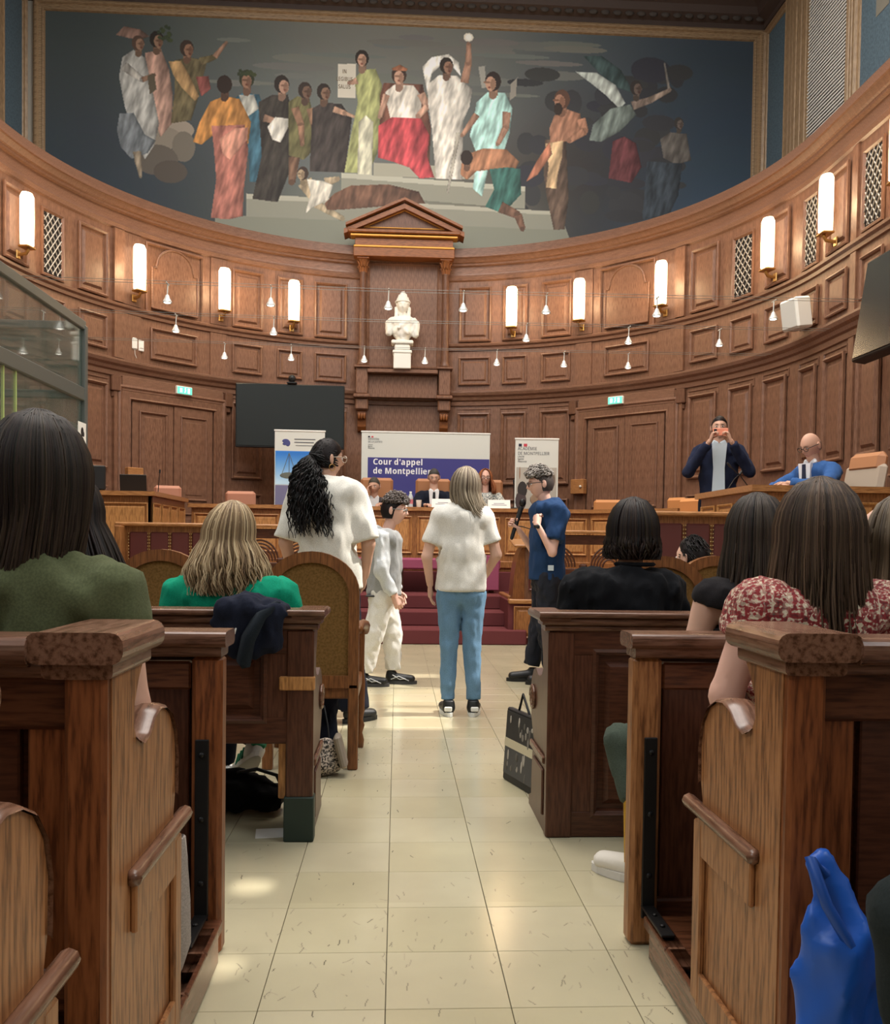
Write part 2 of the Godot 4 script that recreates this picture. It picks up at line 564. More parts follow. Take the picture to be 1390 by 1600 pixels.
func shell() -> void:
	# floor: cream vinyl tiles with thin dark joints
	var fl := struct("floor")
	var sc := Image.create(1024, 1024, false, Image.FORMAT_RGBA8)
	sc.fill(Color(1, 1, 1))
	var no := FastNoiseLite.new()
	no.seed = 4; no.frequency = 0.004; no.fractal_octaves = 4
	for y in range(0, 1024, 4):
		for x in range(0, 1024, 4):
			var k := 0.95 + 0.05 * no.get_noise_2d(x, y)
			sc.fill_rect(Rect2i(x, y, 4, 4), Color(k, k, k * 0.985))
	for k in 620:
		var p := Vector2(rng.randf() * 1024, rng.randf() * 1024)
		if k % 3: p = Vector2(rng.randf() * 1024, 160 + rng.randfn(0, 150))
		var a := rng.randfn(PI / 2, 0.35); var da := rng.randfn(0, 0.02)
		var dk := rng.randf_range(0.7, 0.95) if k % 9 else 0.5
		for s in rng.randi_range(3, 16):
			p += Vector2(cos(a), sin(a)); a += da
			var q := Vector2i(posmod(int(p.x), 1024), posmod(int(p.y), 1024))
			sc.set_pixelv(q, sc.get_pixelv(q) * Color(dk, dk, dk * 1.02))
	var st := ImageTexture.create_from_image(sc)
	var tm := []
	for k in 4:
		var m := tri(plain(L(196 - k * 2, 187 - k * 2, 160 - k * 3), 0.17, 0.0, 0.5), st, Vector3(0.4, 0.4, 0.4))
		m.uv1_offset = Vector3(0.3, 0.3, 0.1)
		tm.append(m)
	bx(fl, "bed", plain(L(84, 76, 62), 0.9), v3(0, -0.06, -3.5), v3(11.9, 0.1, 14.6), 0)
	var mt := MB.new()
	mt.box(Vector3.ZERO, v3(0.2982, 0.012, 0.2982), 0.0012)
	var tile := mt.done()
	var rest := MB.new()
	for i in range(-15, 16):
		for j in range(-7, 28):
			var x := -0.165 + i * 0.3; var z := -1.962 - j * 0.3
			if i >= -4 and i <= 5 and j >= -2 and j <= 17:
				inst(fl, "tile", tile, tm[(i * 7 + j * 13 + i * j) & 3], Transform3D(Basis(), v3(x, -0.006, z)))
			else:
				var h := 0.149
				rest.quad(v3(x - h, 0, z + h), v3(x - h, 0, z - h), v3(x + h, 0, z - h), v3(x + h, 0, z + h))
	stuff(part(fl, "far_tiles", rest, tm[1]))
	# upper walls, set back behind the panelling
	var wb := struct("wall_back")
	bx(wb, "plaster", M.plaster, v3(0, 5.1, -14.9), v3(12.3, 10.4, 0.3), 0)
	var wl := struct("wall_left")
	bx(wl, "plaster", M.plaster, v3(-6.0, 5.1, -5.3), v3(0.2, 10.4, 19.4), 0)
	var wr := struct("wall_right")
	for b in [[5.9, 0.0, 6.6, -15.0, 4.4], [5.9, 10.0, 10.3, -15.0, 4.4], [5.9, 6.6, 10.0, -15.0, -7.7], [5.9, 6.6, 10.0, -5.3, -3.6], [5.9, 6.6, 10.0, -2.1, 4.4], [5.9, 6.6, 8.4, -3.6, -2.1], [5.9, 9.1, 10.0, -3.6, -2.1]]:
		bx(wr, "plaster", M.plaster, v3(6.0, (b[1] + b[2]) / 2, (b[3] + b[4]) / 2), v3(0.2, b[2] - b[1], b[4] - b[3]), 0)
	# window with glazing bars, and a shuttered one with small gaps
	var w1 := struct("window_1", v3(5.98, 6.6, -6.5))
	bx(w1, "pane", M.glass, v3(0, 1.7, 0), v3(0.008, 3.4, 2.4), 0)
	for k in 4: bx(w1, "glazing_bar", M.white, v3(0, 1.7, -1.17 + k * 0.78), v3(0.05, 3.4, 0.05))
	for k in 3: bx(w1, "glazing_bar", M.white, v3(0, 0.03 + k * 1.67, 0), v3(0.05, 0.05, 2.4))
	var w2 := struct("window_2", v3(5.98, 8.4, -2.85))
	var hz := [-2.885, -2.34]
	var z0 := -3.6
	for k in 3:
		var z1: float = hz[k] - 0.05 if k < 2 else -2.1
		bx(w2, "shutter_board", M.wall_dark, v3(0, 0.35, (z0 + z1) / 2 + 2.85), v3(0.03, 0.7, z1 - z0), 0)
		if k < 2:
			var hy: float = SLOPE * (5.98 + 0.45) - 8.4
			bx(w2, "shutter_board", M.wall_dark, v3(0, (hy - 0.05) / 2, hz[k] + 2.85), v3(0.03, hy - 0.05, 0.1), 0)
			bx(w2, "shutter_board", M.wall_dark, v3(0, (hy + 0.05 + 0.7) / 2, hz[k] + 2.85), v3(0.03, 0.7 - hy - 0.05, 0.1), 0)
			z0 = hz[k] + 0.05
	for s in [-1.0, 1.0]:
		var w3 := struct("added_window_3" if s < 0 else "added_window_4", v3(s * 5.88, 7.8, 0.6))  # unseen glowing windows, added to lighten the pew ends and walls
		bx(w3, "pane", glow(Color(0.95, 0.98, 1.0), 1.0), Vector3.ZERO, v3(0.02, 2.4, 4.4), 0)
		for k in 6: bx(w3, "glazing_bar", M.white, v3(-s * 0.02, 0, -2.2 + k * 0.88), v3(0.05, 2.4, 0.06))
		for k in 3: bx(w3, "glazing_bar", M.white, v3(-s * 0.02, -1.2 + k * 1.2, 0), v3(0.05, 0.06, 4.4))
	var wf := struct("wall_front")
	bx(wf, "plaster", M.plaster, v3(0, 5.1, 4.3), v3(12.3, 10.4, 0.2), 0)
	# ceiling with the skylight
	var ce := struct("ceiling")
	for b in [[-6.1, 6.1, -15.05, -10.7], [-6.1, 6.1, -2.5, 4.4], [-6.1, -3.6, -10.7, -2.5], [3.6, 6.1, -10.7, -2.5]]:
		bx(ce, "plaster", M.ceiling, v3((b[0] + b[1]) / 2, 10.3, (b[2] + b[3]) / 2), v3(b[1] - b[0], 0.2, b[3] - b[2]), 0)
	bx(ce, "skylight_pane", glow(Color(1, 0.98, 0.95), 1.0), v3(0, 10.35, -6.6), v3(7.2, 0.04, 8.2), 0)
	for k in 6: bx(ce, "skylight_bar", M.steel, v3(0, 10.28, -10.4 + k * 1.52), v3(7.2, 0.06, 0.06), 0)
	# dark carved cornice under the ceiling, over the mural and along the sides
	var tr := struct("trim_1")
	var prof := [Vector2(0.0, 9.52), Vector2(0.06, 9.54), Vector2(0.06, 9.62), Vector2(0.2, 9.7), Vector2(0.24, 9.8), Vector2(0.42, 9.92), Vector2(0.46, 10.02), Vector2(0.6, 10.2)]
	var mc := MB.new()
	mc.sweep(prof, [Transform3D(Basis(), v3(-5.9, 0, -14.75)), Transform3D(Basis(), v3(5.9, 0, -14.75))])
	for s in [-1.0, 1.0]:
		var bs := Basis(Vector3(0, 0, s), Vector3.UP, Vector3(-s, 0, 0))
		mc.sweep(prof, [Transform3D(bs, v3(s * 5.9, 0, -14.75)), Transform3D(bs, v3(s * 5.9, 0, -8.2))])
	part(tr, "cornice", mc, plain(L(72, 58, 52), 0.6))
	var leaf := MB.new()
	leaf.ball(Vector3.ZERO, v3(0.075, 0.045, 0.03), Basis(), 8)
	var lm := leaf.done()
	for k in 60:
		inst(tr, "carved_leaf", lm, M.ceiling, Transform3D(Basis(), v3(-5.75 + k * 0.195, 9.66, -14.6)))
	# blue wall fields, gilded frames and louvres on the side walls
	for s in [-1.0, 1.0]:
		var w: Node3D = wr if s > 0 else wl
		var bs := Basis(Vector3(0, 0, s), Vector3.UP, Vector3(-s, 0, 0))
		for q in [[-14.6, -13.82], [-11.62, -9.0], [-8.9, -7.9], [-5.1, -3.7]]:
			var xf := Transform3D(bs, v3(s * 5.895, 7.5, (q[0] + q[1]) / 2))
			var mf := MB.new()
			mf.box(xf.origin, v3(0.02, 3.9, q[1] - q[0]), 0.0)
			var pn := part(w, "blue_panel", mf, M.blue_wall)
			var mo := MB.new()
			mo.frame(q[1] - q[0] + 0.1, 4.0, [Vector2(0, 0), Vector2(0, 0.06), Vector2(0.03, 0.07), Vector2(0.05, 0.035), Vector2(0.09, 0.03), Vector2(0.1, 0.01)], xf)
			part(pn, "gilded_frame", mo, M.frame_v)
		for q in [[-13.78, -13.08], [-11.9, -11.66]]:
			var mp := MB.new()
			var d: float = q[1] - q[0]
			for k in 5:
				mp.box(v3(s * (5.9 - 0.012 * (3 - absf(k - 2.0))), 7.5, q[0] + d * (k + 0.5) / 5), v3(0.1, 4.0, d / 5 * 0.86), 0.012)
			part(w, "pilaster", mp, M.frame_v)
		var back := bx(w, "louvre_recess", M.void, v3(s * 5.893, 7.5, -12.48), v3(0.02, 4.0, 1.14), 0)
		var ml := MB.new()
		ml.box(Vector3.ZERO, v3(0.02, 0.018, 1.12), 0.0, Basis(Vector3.BACK, s * 0.3))
		var sl := ml.done()
		for k in 76:
			inst(back, "louvre_slat", sl, M.white, Transform3D(Basis(), v3(s * 5.865, 5.75 + k * 0.05, -12.48)))
	bx(wr, "painted_figure", plain(L(120, 116, 104), 0.8), v3(5.882, 8.2, -11.05), v3(0.004, 0.9, 0.3), 0.002)
	var se := thing("wall_sensor", "small white square sensor box at the lower right of the mural", "sensor", v3(5.76, 7.12, -14.66))
	bx(se, "housing", M.white, Vector3.ZERO, v3(0.1, 0.13, 0.05), 0.015)
	bx(se, "face", M.black, v3(0, 0.005, 0.026), v3(0.062, 0.085, 0.006), 0.002)

var BAYS := [[11.0, 17.4, "rect"], [19.7, 24.7, "rect"], [27.5, 33.5, "rect"], [40.3, 49.7, "arch"], [58.3, 64.4, "rect"], [67.2, 72.5, "grille"], [75.2, 81.0, "rect"], [84.4, 89.1, "grille"], [91.4, 97.2, "rect"], [100.5, 106.0, "grille"], [108.6, 114.4, "rect"], [117.4, 123.2, "grille"]]

func panelling() -> void:
	var wp := struct("wall_apse")
	var t0 := -176.0; var t1 := 176.0
	var mb := MB.new()
	mb.sweep([Vector2(0, 0), Vector2(0, 5.4)], arc(t0, t1))
	part(wp, "backing", mb, M.wall)
	mb = MB.new()
	mb.sweep([Vector2(0, 5.26), Vector2(0.025, 5.28), Vector2(0.035, 5.33), Vector2(0.02, 5.36), Vector2(0.015, 5.38), Vector2(0.015, 5.49), Vector2(0.06, 5.5), Vector2(0.065, 5.53), Vector2(0.09, 5.54), Vector2(0.125, 5.6), Vector2(0.15, 5.605), Vector2(0.15, 5.645), Vector2(0.09, 5.66), Vector2(0.09, 5.76), Vector2(0.0, 5.77)], arc(t0, t1))
	part(wp, "cornice", mb, M.wall_h)
	mb = MB.new()
	mb.sweep([Vector2(0, 4.17), Vector2(0.025, 4.18), Vector2(0.03, 4.22), Vector2(0.055, 4.245), Vector2(0.06, 4.275), Vector2(0.03, 4.29), Vector2(0, 4.3)], arc(t0, t1))
	part(wp, "rail", mb, M.wall_h)
	mb = MB.new()
	mb.sweep([Vector2(0, 3.3), Vector2(0.025, 3.31), Vector2(0.03, 3.37), Vector2(0.055, 3.39), Vector2(0.07, 3.43), Vector2(0.1, 3.46), Vector2(0.115, 3.5), Vector2(0.115, 3.525), Vector2(0.02, 3.55), Vector2(0, 3.55)], arc(t0, t1))
	part(wp, "rail", mb, M.wall_h)
	# ledge between panelling and plaster wall
	mb = MB.new()
	var rows := [PackedVector3Array(), PackedVector3Array()]
	for f in arc(t0, t1):
		var d: Vector3 = -f.basis.z
		var p: Vector3 = f.origin
		var t := 20.0
		if absf(d.x) > 1e-4: t = minf(t, (5.9 * signf(d.x) - p.x) / d.x)
		if d.z < -1e-4: t = minf(t, (-14.75 - p.z) / d.z)
		rows[0].push_back(v3(p.x, 5.768, p.z)); rows[1].push_back(v3(p.x, 5.768, p.z) + d * maxf(t, 0.01))
	mb.grid(rows, false, false)
	part(wp, "ledge", mb, M.wall_dark)
	# pilasters, from the floor through the cornice
	for s in [-1.0, 1.0]:
		for q in [[34.6, 37.8], [51.6, 55.2], [55.2, 57.2], [98.0, 99.4], [115.3, 116.6]]:
			for h in [[0.75, 3.3], [3.55, 4.17], [4.3, 5.26]]:
				mb = MB.new()
				var off := 0.05 if q[0] == 55.2 else 0.025
				var fr := arc(s * q[0], s * q[1], 1.0) if s > 0 else arc(s * q[1], s * q[0], 1.0)
				mb.sweep([Vector2(0, h[0]), Vector2(off, h[0]), Vector2(off, h[1]), Vector2(0, h[1])], fr)
				for e in [0, fr.size() - 1]:
					var f: Transform3D = fr[e]
					mb.oquad(f * v3(0, h[0], 0), f * v3(0, h[0], off), f * v3(0, h[1], off), f * v3(0, h[1], 0), fr[fr.size() / 2] * v3(0, 1, 0))
				part(wp, "pilaster", mb, M.wall)
	# panels
	var cache := {}
	for s in [-1.0, 1.0]:
		for b in BAYS:
			var th: float = s * (b[0] + b[1]) / 2
			var w := arcw(b[0], b[1])
			if b[2] == "arch":
				arched(wp, th, w)
			elif b[2] == "grille":
				grille(wp, th, w)
			else:
				pan(wp, cache, th, 4.74, w, 0.86)
			pan(wp, cache, th, 3.85, w * 0.98, 0.44)
			if b[2] != "arch":
				pan(wp, cache, th, 2.62, w, 1.14)
				pan(wp, cache, th, 1.4, w, 0.86)
				var q := wxf(th, 3.21, 0.004)
				mb = MB.new()
				mb.frame(w + 0.06, 0.1, [Vector2(0, 0), Vector2(0, 0.012), Vector2(0.012, 0.012), Vector2(0.02, 0.0)], q)
				part(wp, "frieze", mb, M.wall_h)
		door(s)
	# light switches on the left pilaster
	var sw := thing("light_switch", "white light switch beside the thermostat on the left wall", "switch", wxf(-51.6, 3.78, 0.03).origin, -deg_to_rad(-51.6))
	bx(sw, "plate", M.white, Vector3.ZERO, v3(0.085, 0.15, 0.02), 0.006)
	bx(sw, "rocker", M.paper, v3(0, 0, 0.012), v3(0.05, 0.07, 0.012), 0.004)
	var th2 := thing("thermostat", "rounded white thermostat with a short cable on the left wall", "thermostat", wxf(-52.9, 3.79, 0.03).origin, -deg_to_rad(-52.9))
	bx(th2, "body", M.white, Vector3.ZERO, v3(0.085, 0.16, 0.035), 0.016)
	tb(th2, "cable", M.white, [v3(0, -0.08, 0), v3(0.005, -0.14, 0), v3(0.03, -0.19, 0)], 0.004)
	# exit signs
	for s in [-1.0, 1.0]:
		var e := wxf(s * 44.0, 3.235, 0.16)
		var x := thing("exit_sign", "green and white lit exit sign over the %s double door" % ("left" if s < 0 else "right"), "sign", e.origin, -deg_to_rad(s * 43.6), "exit signs over the doors")
		bx(x, "housing", M.white, Vector3.ZERO, v3(0.25, 0.12, 0.05), 0.01)
		bx(x, "face", glow(L(96, 205, 178), 0.9), v3(0, 0, 0.026), v3(0.23, 0.1, 0.006), 0.002)
		var mw := MB.new()
		mw.box(v3(-0.06, 0, 0.031), v3(0.035, 0.06, 0.003)); mw.box(v3(0.06, 0, 0.031), v3(0.03, 0.07, 0.003))
		mw.tube(PackedVector3Array([v3(-0.005, -0.03, 0.032), v3(0.01, 0.0, 0.032), v3(0.0, 0.02, 0.032)]), PackedFloat32Array([0.006]), 5)
		mw.ball(v3(0.005, 0.032, 0.032), Vector3.ONE * 0.008)
		part(x, "pictogram", mw, glow(L(250, 255, 250), 0.9))

func pan(parent: Node, cache: Dictionary, th: float, h: float, w: float, hh: float) -> void:
	var key := "%.3f %.3f" % [w, hh]
	if not cache.has(key):
		var mb := MB.new()
		mb.panel(w, hh, Transform3D(), 1.3 if hh > 0.5 else 1.05)
		cache[key] = mb.done()
	inst(parent, "panel", cache[key], M.wall, wxf(th, h, 0.012 + w * w / 8.0 / RW * (1.0 if absf(th) < 90 else 0.0)))

func arched(parent: Node, th: float, w: float) -> void:
	var xf := wxf(th, 4.74, 0.04)
	var mb := MB.new()
	mb.frame(w + 0.16, 0.98, [Vector2(0, 0), Vector2(0, 0.02), Vector2(0.02, 0.024), Vector2(0.035, 0.0)], xf)
	part(parent, "panel_frame", mb, M.wall)
	var a := w * 0.5 - 0.02
	var path := []
	path.append(Vector2(-a, -0.4)); path.append(Vector2(-a, 0.16))
	path.append(Vector2(-a + 0.06, 0.16)); path.append(Vector2(-a + 0.06, 0.2))
	for k in 13:
		var t := PI - PI * k / 12
		path.append(Vector2(cos(t) * (a - 0.07), 0.2 + sin(t) * 0.26))
	path.append(Vector2(a - 0.06, 0.2)); path.append(Vector2(a - 0.06, 0.16)); path.append(Vector2(a, 0.16)); path.append(Vector2(a, -0.4))
	mb = MB.new()
	mb.prism(PackedVector2Array(path), 0.02, xf.translated_local(v3(0, 0, 0.0)))
	var pn := part(parent, "arched_panel", mb, M.wall)
	mb = MB.new()
	var pts := PackedVector3Array()
	for p in path: pts.push_back(xf * v3(p.x, p.y, 0.012))
	pts.push_back(pts[0])
	mb.tube(pts, PackedFloat32Array([0.016]), 6, false)
	part(pn, "moulding", mb, M.wall_h)

func grille(parent: Node, th: float, w: float) -> void:
	var xf := wxf(th, 4.72, 0.012)
	var gw := w * 0.92; var gh := 0.82
	var mb := MB.new()
	mb.frame(gw, gh, [Vector2(0, 0), Vector2(0, 0.025), Vector2(0.02, 0.03), Vector2(0.04, 0.01), Vector2(0.05, -0.01)], xf)
	var g := part(parent, "grille_frame", mb, M.wall)
	mb = MB.new()
	mb.box(xf * v3(0, 0, 0.0), v3(gw - 0.08, gh - 0.08, 0.008), 0, xf.basis)
	part(g, "recess", mb, M.void)
	mb = MB.new()
	var x := gw / 2 - 0.05; var y := gh / 2 - 0.05
	var n := 12
	for s in [-1.0, 1.0]:
		for k in range(-n, n + 1):
			var c := k * 0.085
			# the line through (c, 0) with slope s * 1.35, clipped to the opening
			var ya := clampf((-x - c) * 1.35, -y, y); var yb := clampf((x - c) * 1.35, -y, y)
			if absf(ya - yb) < 0.02: continue
			mb.tube(PackedVector3Array([xf * v3(s * (c + ya / 1.35), ya, 0.012 + 0.004 * s), xf * v3(s * (c + yb / 1.35), yb, 0.012 + 0.004 * s)]), PackedFloat32Array([0.0075]), 5)
	part(g, "lattice", mb, M.lattice)

func door(s: float) -> void:
	var d := struct("door_1" if s < 0 else "door_2")
	var xf := wxf(s * 45.6, 0, 0.11)
	d.transform = xf
	var mb := MB.new()
	mb.frame(1.72, 3.2 * 2, [Vector2(0, 0), Vector2(0, 0.03), Vector2(0.03, 0.04), Vector2(0.06, 0.02), Vector2(0.16, 0.02), Vector2(0.18, 0.035), Vector2(0.2, 0.0)], Transform3D())
	part(d, "casing", mb, M.wall)
	bx(d, "lintel", M.wall_h, v3(0, 3.22, 0.0), v3(1.6, 0.2, 0.05), 0.006)
	for e in [-1.0, 1.0]:
		var lf := bx(d, "leaf", M.wall, v3(e * 0.322, 1.5, -0.03 if e < 0 else -0.02), v3(0.636, 3.0, 0.05), 0.006)
		for q in [[2.28, 1.2], [1.25, 0.5], [0.75, 0.3]]:
			mb = MB.new()
			mb.panel(0.44, q[1], Transform3D(Basis(), v3(e * 0.322, q[0], 0.0)))
			part(lf, "panel", mb, M.wall)
		if e < 0:
			mb = MB.new()
			mb.ball(v3(-0.05, 1.66, 0.045), Vector3.ONE * 0.028)
			mb.tube(PackedVector3Array([v3(-0.05, 1.66, 0), v3(-0.05, 1.66, 0.04)]), PackedFloat32Array([0.01]))
			part(lf, "door_knob", mb, M.knob if s < 0 else M.brass)
	for e in [-1.0, 1.0]:
		mb = MB.new()
		mb.box(v3(e * 0.9, 3.2, 0.0), v3(0.13, 0.2, 0.1), 0.01)
		mb.box(v3(e * 0.9, 3.06, -0.01), v3(0.1, 0.1, 0.07), 0.02)
		part(d, "bracket", mb, M.wall_dark)
	# small wooden box on the jamb
	var b := thing("wooden_box", "small square wooden box with a knob beside the %s double door" % ("left" if s < 0 else "right"), "box", wxf(-53.8 if s < 0 else 36.2, 1.98 if s < 0 else 2.0, 0.12).origin, -deg_to_rad(s * 45.0), "wooden boxes beside the doors")
	bx(b, "case", M.desk_h, Vector3.ZERO, v3(0.23, 0.22, 0.1), 0.008)
	mb = MB.new()
	mb.ball(v3(0.07, 0, 0.06), Vector3.ONE * 0.02)
	part(b, "knob", mb, M.knob)

func aedicule() -> void:
	var t := struct("trim_2")
	var z := -14.36
	bx(t, "niche_back", M.wall, v3(AX, 4.7, z - 0.09), v3(1.22, 1.75, 0.04), 0.004)
	var mb := MB.new()
	mb.frame(1.14, 1.64, [Vector2(0, 0), Vector2(0, 0.02), Vector2(0.02, 0.025), Vector2(0.04, 0.0)], Transform3D(Basis(), v3(AX, 4.7, z - 0.07)))
	part(t, "niche_moulding", mb, M.wall)
	bx(t, "niche_sill", M.wall_h, v3(AX, 3.79, z + 0.03), v3(1.1, 0.06, 0.3), 0.01)
	bx(t, "niche_apron", M.wall, v3(AX, 3.58, z - 0.02), v3(1.1, 0.36, 0.1), 0.008)
	for s in [-1.0, 1.0]:
		var x: float = AX + 0.012 + s * 0.645
		mb = MB.new()
		mb.lathe([Vector2(0.0, 3.87), Vector2(0.085, 3.87), Vector2(0.09, 3.9), Vector2(0.07, 3.925), Vector2(0.078, 3.95), Vector2(0.062, 3.98), Vector2(0.058, 4.4), Vector2(0.055, 4.9), Vector2(0.05, 5.3), Vector2(0.056, 5.31), Vector2(0.056, 5.325), Vector2(0.048, 5.33)], 18, Transform3D(Basis(), v3(x, 0, z + 0.06)))
		var c := part(t, "column", mb, M.wall_dark)
		mb = MB.new()
		mb.lathe([Vector2(0.046, 5.32), Vector2(0.052, 5.38), Vector2(0.06, 5.46), Vector2(0.085, 5.52)], 14, Transform3D(Basis(), v3(x, 0, z + 0.06)))
		mb.box(v3(x, 5.535, z + 0.06), v3(0.19, 0.03, 0.19), 0.008)
		for k in 16:
			var a := TAU * k / 8 + (0.4 if k > 7 else 0.0)
			var r := 0.056 if k < 8 else 0.07
			var h := 5.37 if k < 8 else 5.45
			var dr := v3(cos(a), 0, sin(a))
			mb.tube(PackedVector3Array([v3(x, h - 0.04, z + 0.06) + dr * (r - 0.01), v3(x, h + 0.02, z + 0.06) + dr * r, v3(x, h + 0.05, z + 0.06) + dr * (r + 0.025), v3(x, h + 0.035, z + 0.06) + dr * (r + 0.036)]), PackedFloat32Array([0.014, 0.016, 0.012, 0.006]), 5)
		part(c, "capital", mb, M.gilt_wood)
		mb = MB.new()
		mb.box(v3(x, 3.855, z + 0.06), v3(0.25, 0.035, 0.25), 0.008)
		mb.box(v3(x, 3.64, z + 0.05), v3(0.18, 0.4, 0.18), 0.008)
		mb.box(v3(x, 3.4, z + 0.06), v3(0.26, 0.06, 0.26), 0.015)
		mb.box(v3(x, 3.28, z + 0.03), v3(0.2, 0.18, 0.2), 0.02)
		part(t, "pedestal", mb, M.wall)
		mb = MB.new()
		var pr := PackedVector2Array([Vector2(0, 0.22), Vector2(0.16, 0.22), Vector2(0.17, 0.14), Vector2(0.11, 0.06), Vector2(0.1, -0.04), Vector2(0.06, -0.1), Vector2(0, -0.12)])
		mb.prism(pr, 0.13, Transform3D(Basis(Vector3.FORWARD * -1.0, Vector3.UP, Vector3.LEFT), v3(x, 2.98, z - 0.1)))
		for k in 3:
			mb.ball(v3(x - 0.04 + k * 0.04, 3.1, z + 0.07), v3(0.022, 0.055, 0.02), Basis(), 8)
		part(t, "corbel", mb, M.gilt_wood)
	# entablature and pediment
	mb = MB.new()
	mb.box(v3(AX, 5.62, z + 0.03), v3(1.56, 0.14, 0.3), 0.006)
	mb.box(v3(AX, 5.77, z + 0.02), v3(1.52, 0.14, 0.26), 0.004)
	mb.box(v3(AX, 5.92, z + 0.06), v3(1.74, 0.05, 0.36), 0.012)
	part(t, "entablature", mb, M.gilt_wood)
	for q in [[5.7, 1.56, 0.185], [5.865, 1.66, 0.2]]:
		bx(t, "gilded_fillet", M.gilt, v3(AX, q[0], z + q[2] - 0.09), v3(q[1], 0.035, 0.2), 0.008)
	var tx := Transform3D(Basis(), v3(AX, 5.945, z + 0.02))
	mb = MB.new()
	mb.prism(PackedVector2Array([Vector2(-0.8, 0), Vector2(0.8, 0), Vector2(0, 0.38)]), 0.2, tx)
	part(t, "tympanum", mb, M.wall_dark)
	for s in [-1.0, 1.0]:
		for q in [[0.93, 0.0, 0.075, 0.4, 0.05], [0.9, 0.075, 0.04, 0.46, 0.08]]:
			mb = MB.new()
			var a := Vector2(s * q[0], q[1]); var b := Vector2(0, 0.41 + q[1])
			mb.prism(PackedVector2Array([a, b, b + Vector2(0, -q[2]), a + Vector2(0, -q[2])]), q[3] - 0.1, tx.translated_local(v3(0, 0, q[4])))
			part(t, "raking_cornice", mb, M.gilt_wood)
		tb(t, "gilded_bead", M.gilt, [tx * v3(s * 0.62, 0.06, 0.105), tx * v3(0, 0.335, 0.105)], 0.012)
	tb(t, "gilded_bead", M.gilt, [tx * v3(-0.62, 0.06, 0.105), tx * v3(0.62, 0.06, 0.105)], 0.012)
	# marble bust on its console
	var g := thing("bust", "white marble bust of a crowned woman in the columned niche", "statue", v3(AX - 0.01, 3.82, -14.22))
	mb = MB.new()
	mb.box(v3(0, 0.12, 0), v3(0.27, 0.24, 0.2), 0.01)
	mb.box(v3(0, 0.26, 0), v3(0.3, 0.05, 0.22), 0.012)
	mb.box(v3(0, 0.33, 0), v3(0.24, 0.1, 0.18), 0.02)
	mb.box(v3(0, 0.41, 0), v3(0.34, 0.06, 0.22), 0.015)
	part(g, "console", mb, M.marble)
	var bl := Blob.new()
	bl.add(v3(0, 0.44, 0), v3(0, 0.55, 0), Vector2(0.09, 0.08), Vector2(0.13, 0.1))
	bl.add(v3(0, 0.6, 0), v3(0, 0.72, 0), Vector2(0.17, 0.11), Vector2(0.17, 0.1), Vector3.RIGHT, 0.05)
	bl.add(v3(-0.16, 0.73, 0), v3(0.16, 0.73, 0), Vector2(0.075, 0.075), Vector2(0.075, 0.075), Vector3.UP, 0.05)
	bl.cap(v3(-0.2, 0.7, 0), v3(-0.21, 0.56, 0.02), 0.07, 0.055)
	bl.cap(v3(0.2, 0.7, 0), v3(0.2, 0.54, 0.02), 0.07, 0.055)
	bl.cap(v3(-0.13, 0.76, 0.05), v3(0.08, 0.55, 0.11), 0.04, 0.035, 0.01)
	bl.cap(v3(0.12, 0.77, 0.05), v3(-0.06, 0.62, 0.12), 0.035, 0.03, 0.01)
	bl.cap(v3(0, 0.74, 0), v3(0, 0.88, 0.01), 0.062, 0.055)
	for k in [[-0.09, 0.95, -0.1, 0.76], [0.09, 0.95, 0.1, 0.76]]:
		bl.cap(v3(k[0], k[1], -0.02), v3(k[2], k[3], 0.02), 0.035, 0.028, 0.015)
	bl.amp = 0.012; bl.freq = 14.0
	mb = MB.new()
	bl.into(mb, 0.014)
	head_into(mb, v3(0, 0.97, 0.015), Basis(Vector3.UP, PI), 1.08, {})
	part(g, "figure", mb, M.marble)
	mb = MB.new()
	bl = Blob.new()
	bl.add(v3(0, 1.02, -0.02), v3(0, 1.07, -0.02), Vector2(0.105, 0.12), Vector2(0.095, 0.1))
	bl.add(v3(0, 1.1, -0.02), v3(0, 1.17, -0.02), Vector2(0.08, 0.08), Vector2(0.045, 0.05))
	bl.amp = 0.02; bl.freq = 20.0
	bl.into(mb, 0.014)
	mb.tube(PackedVector3Array(range(17).map(func(k): return v3(sin(TAU * k / 16) * 0.108, 1.045, -0.02 - cos(TAU * k / 16) * 0.12))), PackedFloat32Array([0.018]), 6, false)
	part(g, "crown", mb, M.marble)

# ------------------------------------------------------------------ the mural
func fill_poly(im: Image, pts: Array, col: Color) -> void:
	var lo := 1e9; var hi := -1e9
	for p in pts:
		lo = minf(lo, p[1]); hi = maxf(hi, p[1])
	for y in range(maxi(int(lo), 0), mini(int(hi) + 1, im.get_height())):
		var xs := []
		for k in pts.size():
			var a = pts[k]; var b = pts[(k + 1) % pts.size()]
			if (a[1] <= y) != (b[1] <= y):
				xs.append(a[0] + (y - a[1]) * (b[0] - a[0]) / float(b[1] - a[1]))
		xs.sort()
		for k in range(0, xs.size() - 1, 2):
			im.fill_rect(Rect2i(int(xs[k]), y, maxi(int(xs[k + 1]) - int(xs[k]), 1), 1), col)
func fill_oval(im: Image, x: float, y: float, rx: float, ry: float, col: Color) -> void:
	for j in range(int(-ry), int(ry) + 1):
		var w := rx * sqrt(maxf(1.0 - (j / ry) * (j / ry), 0.0))
		im.fill_rect(Rect2i(int(x - w), int(y) + j, maxi(int(w * 2), 1), 1), col)
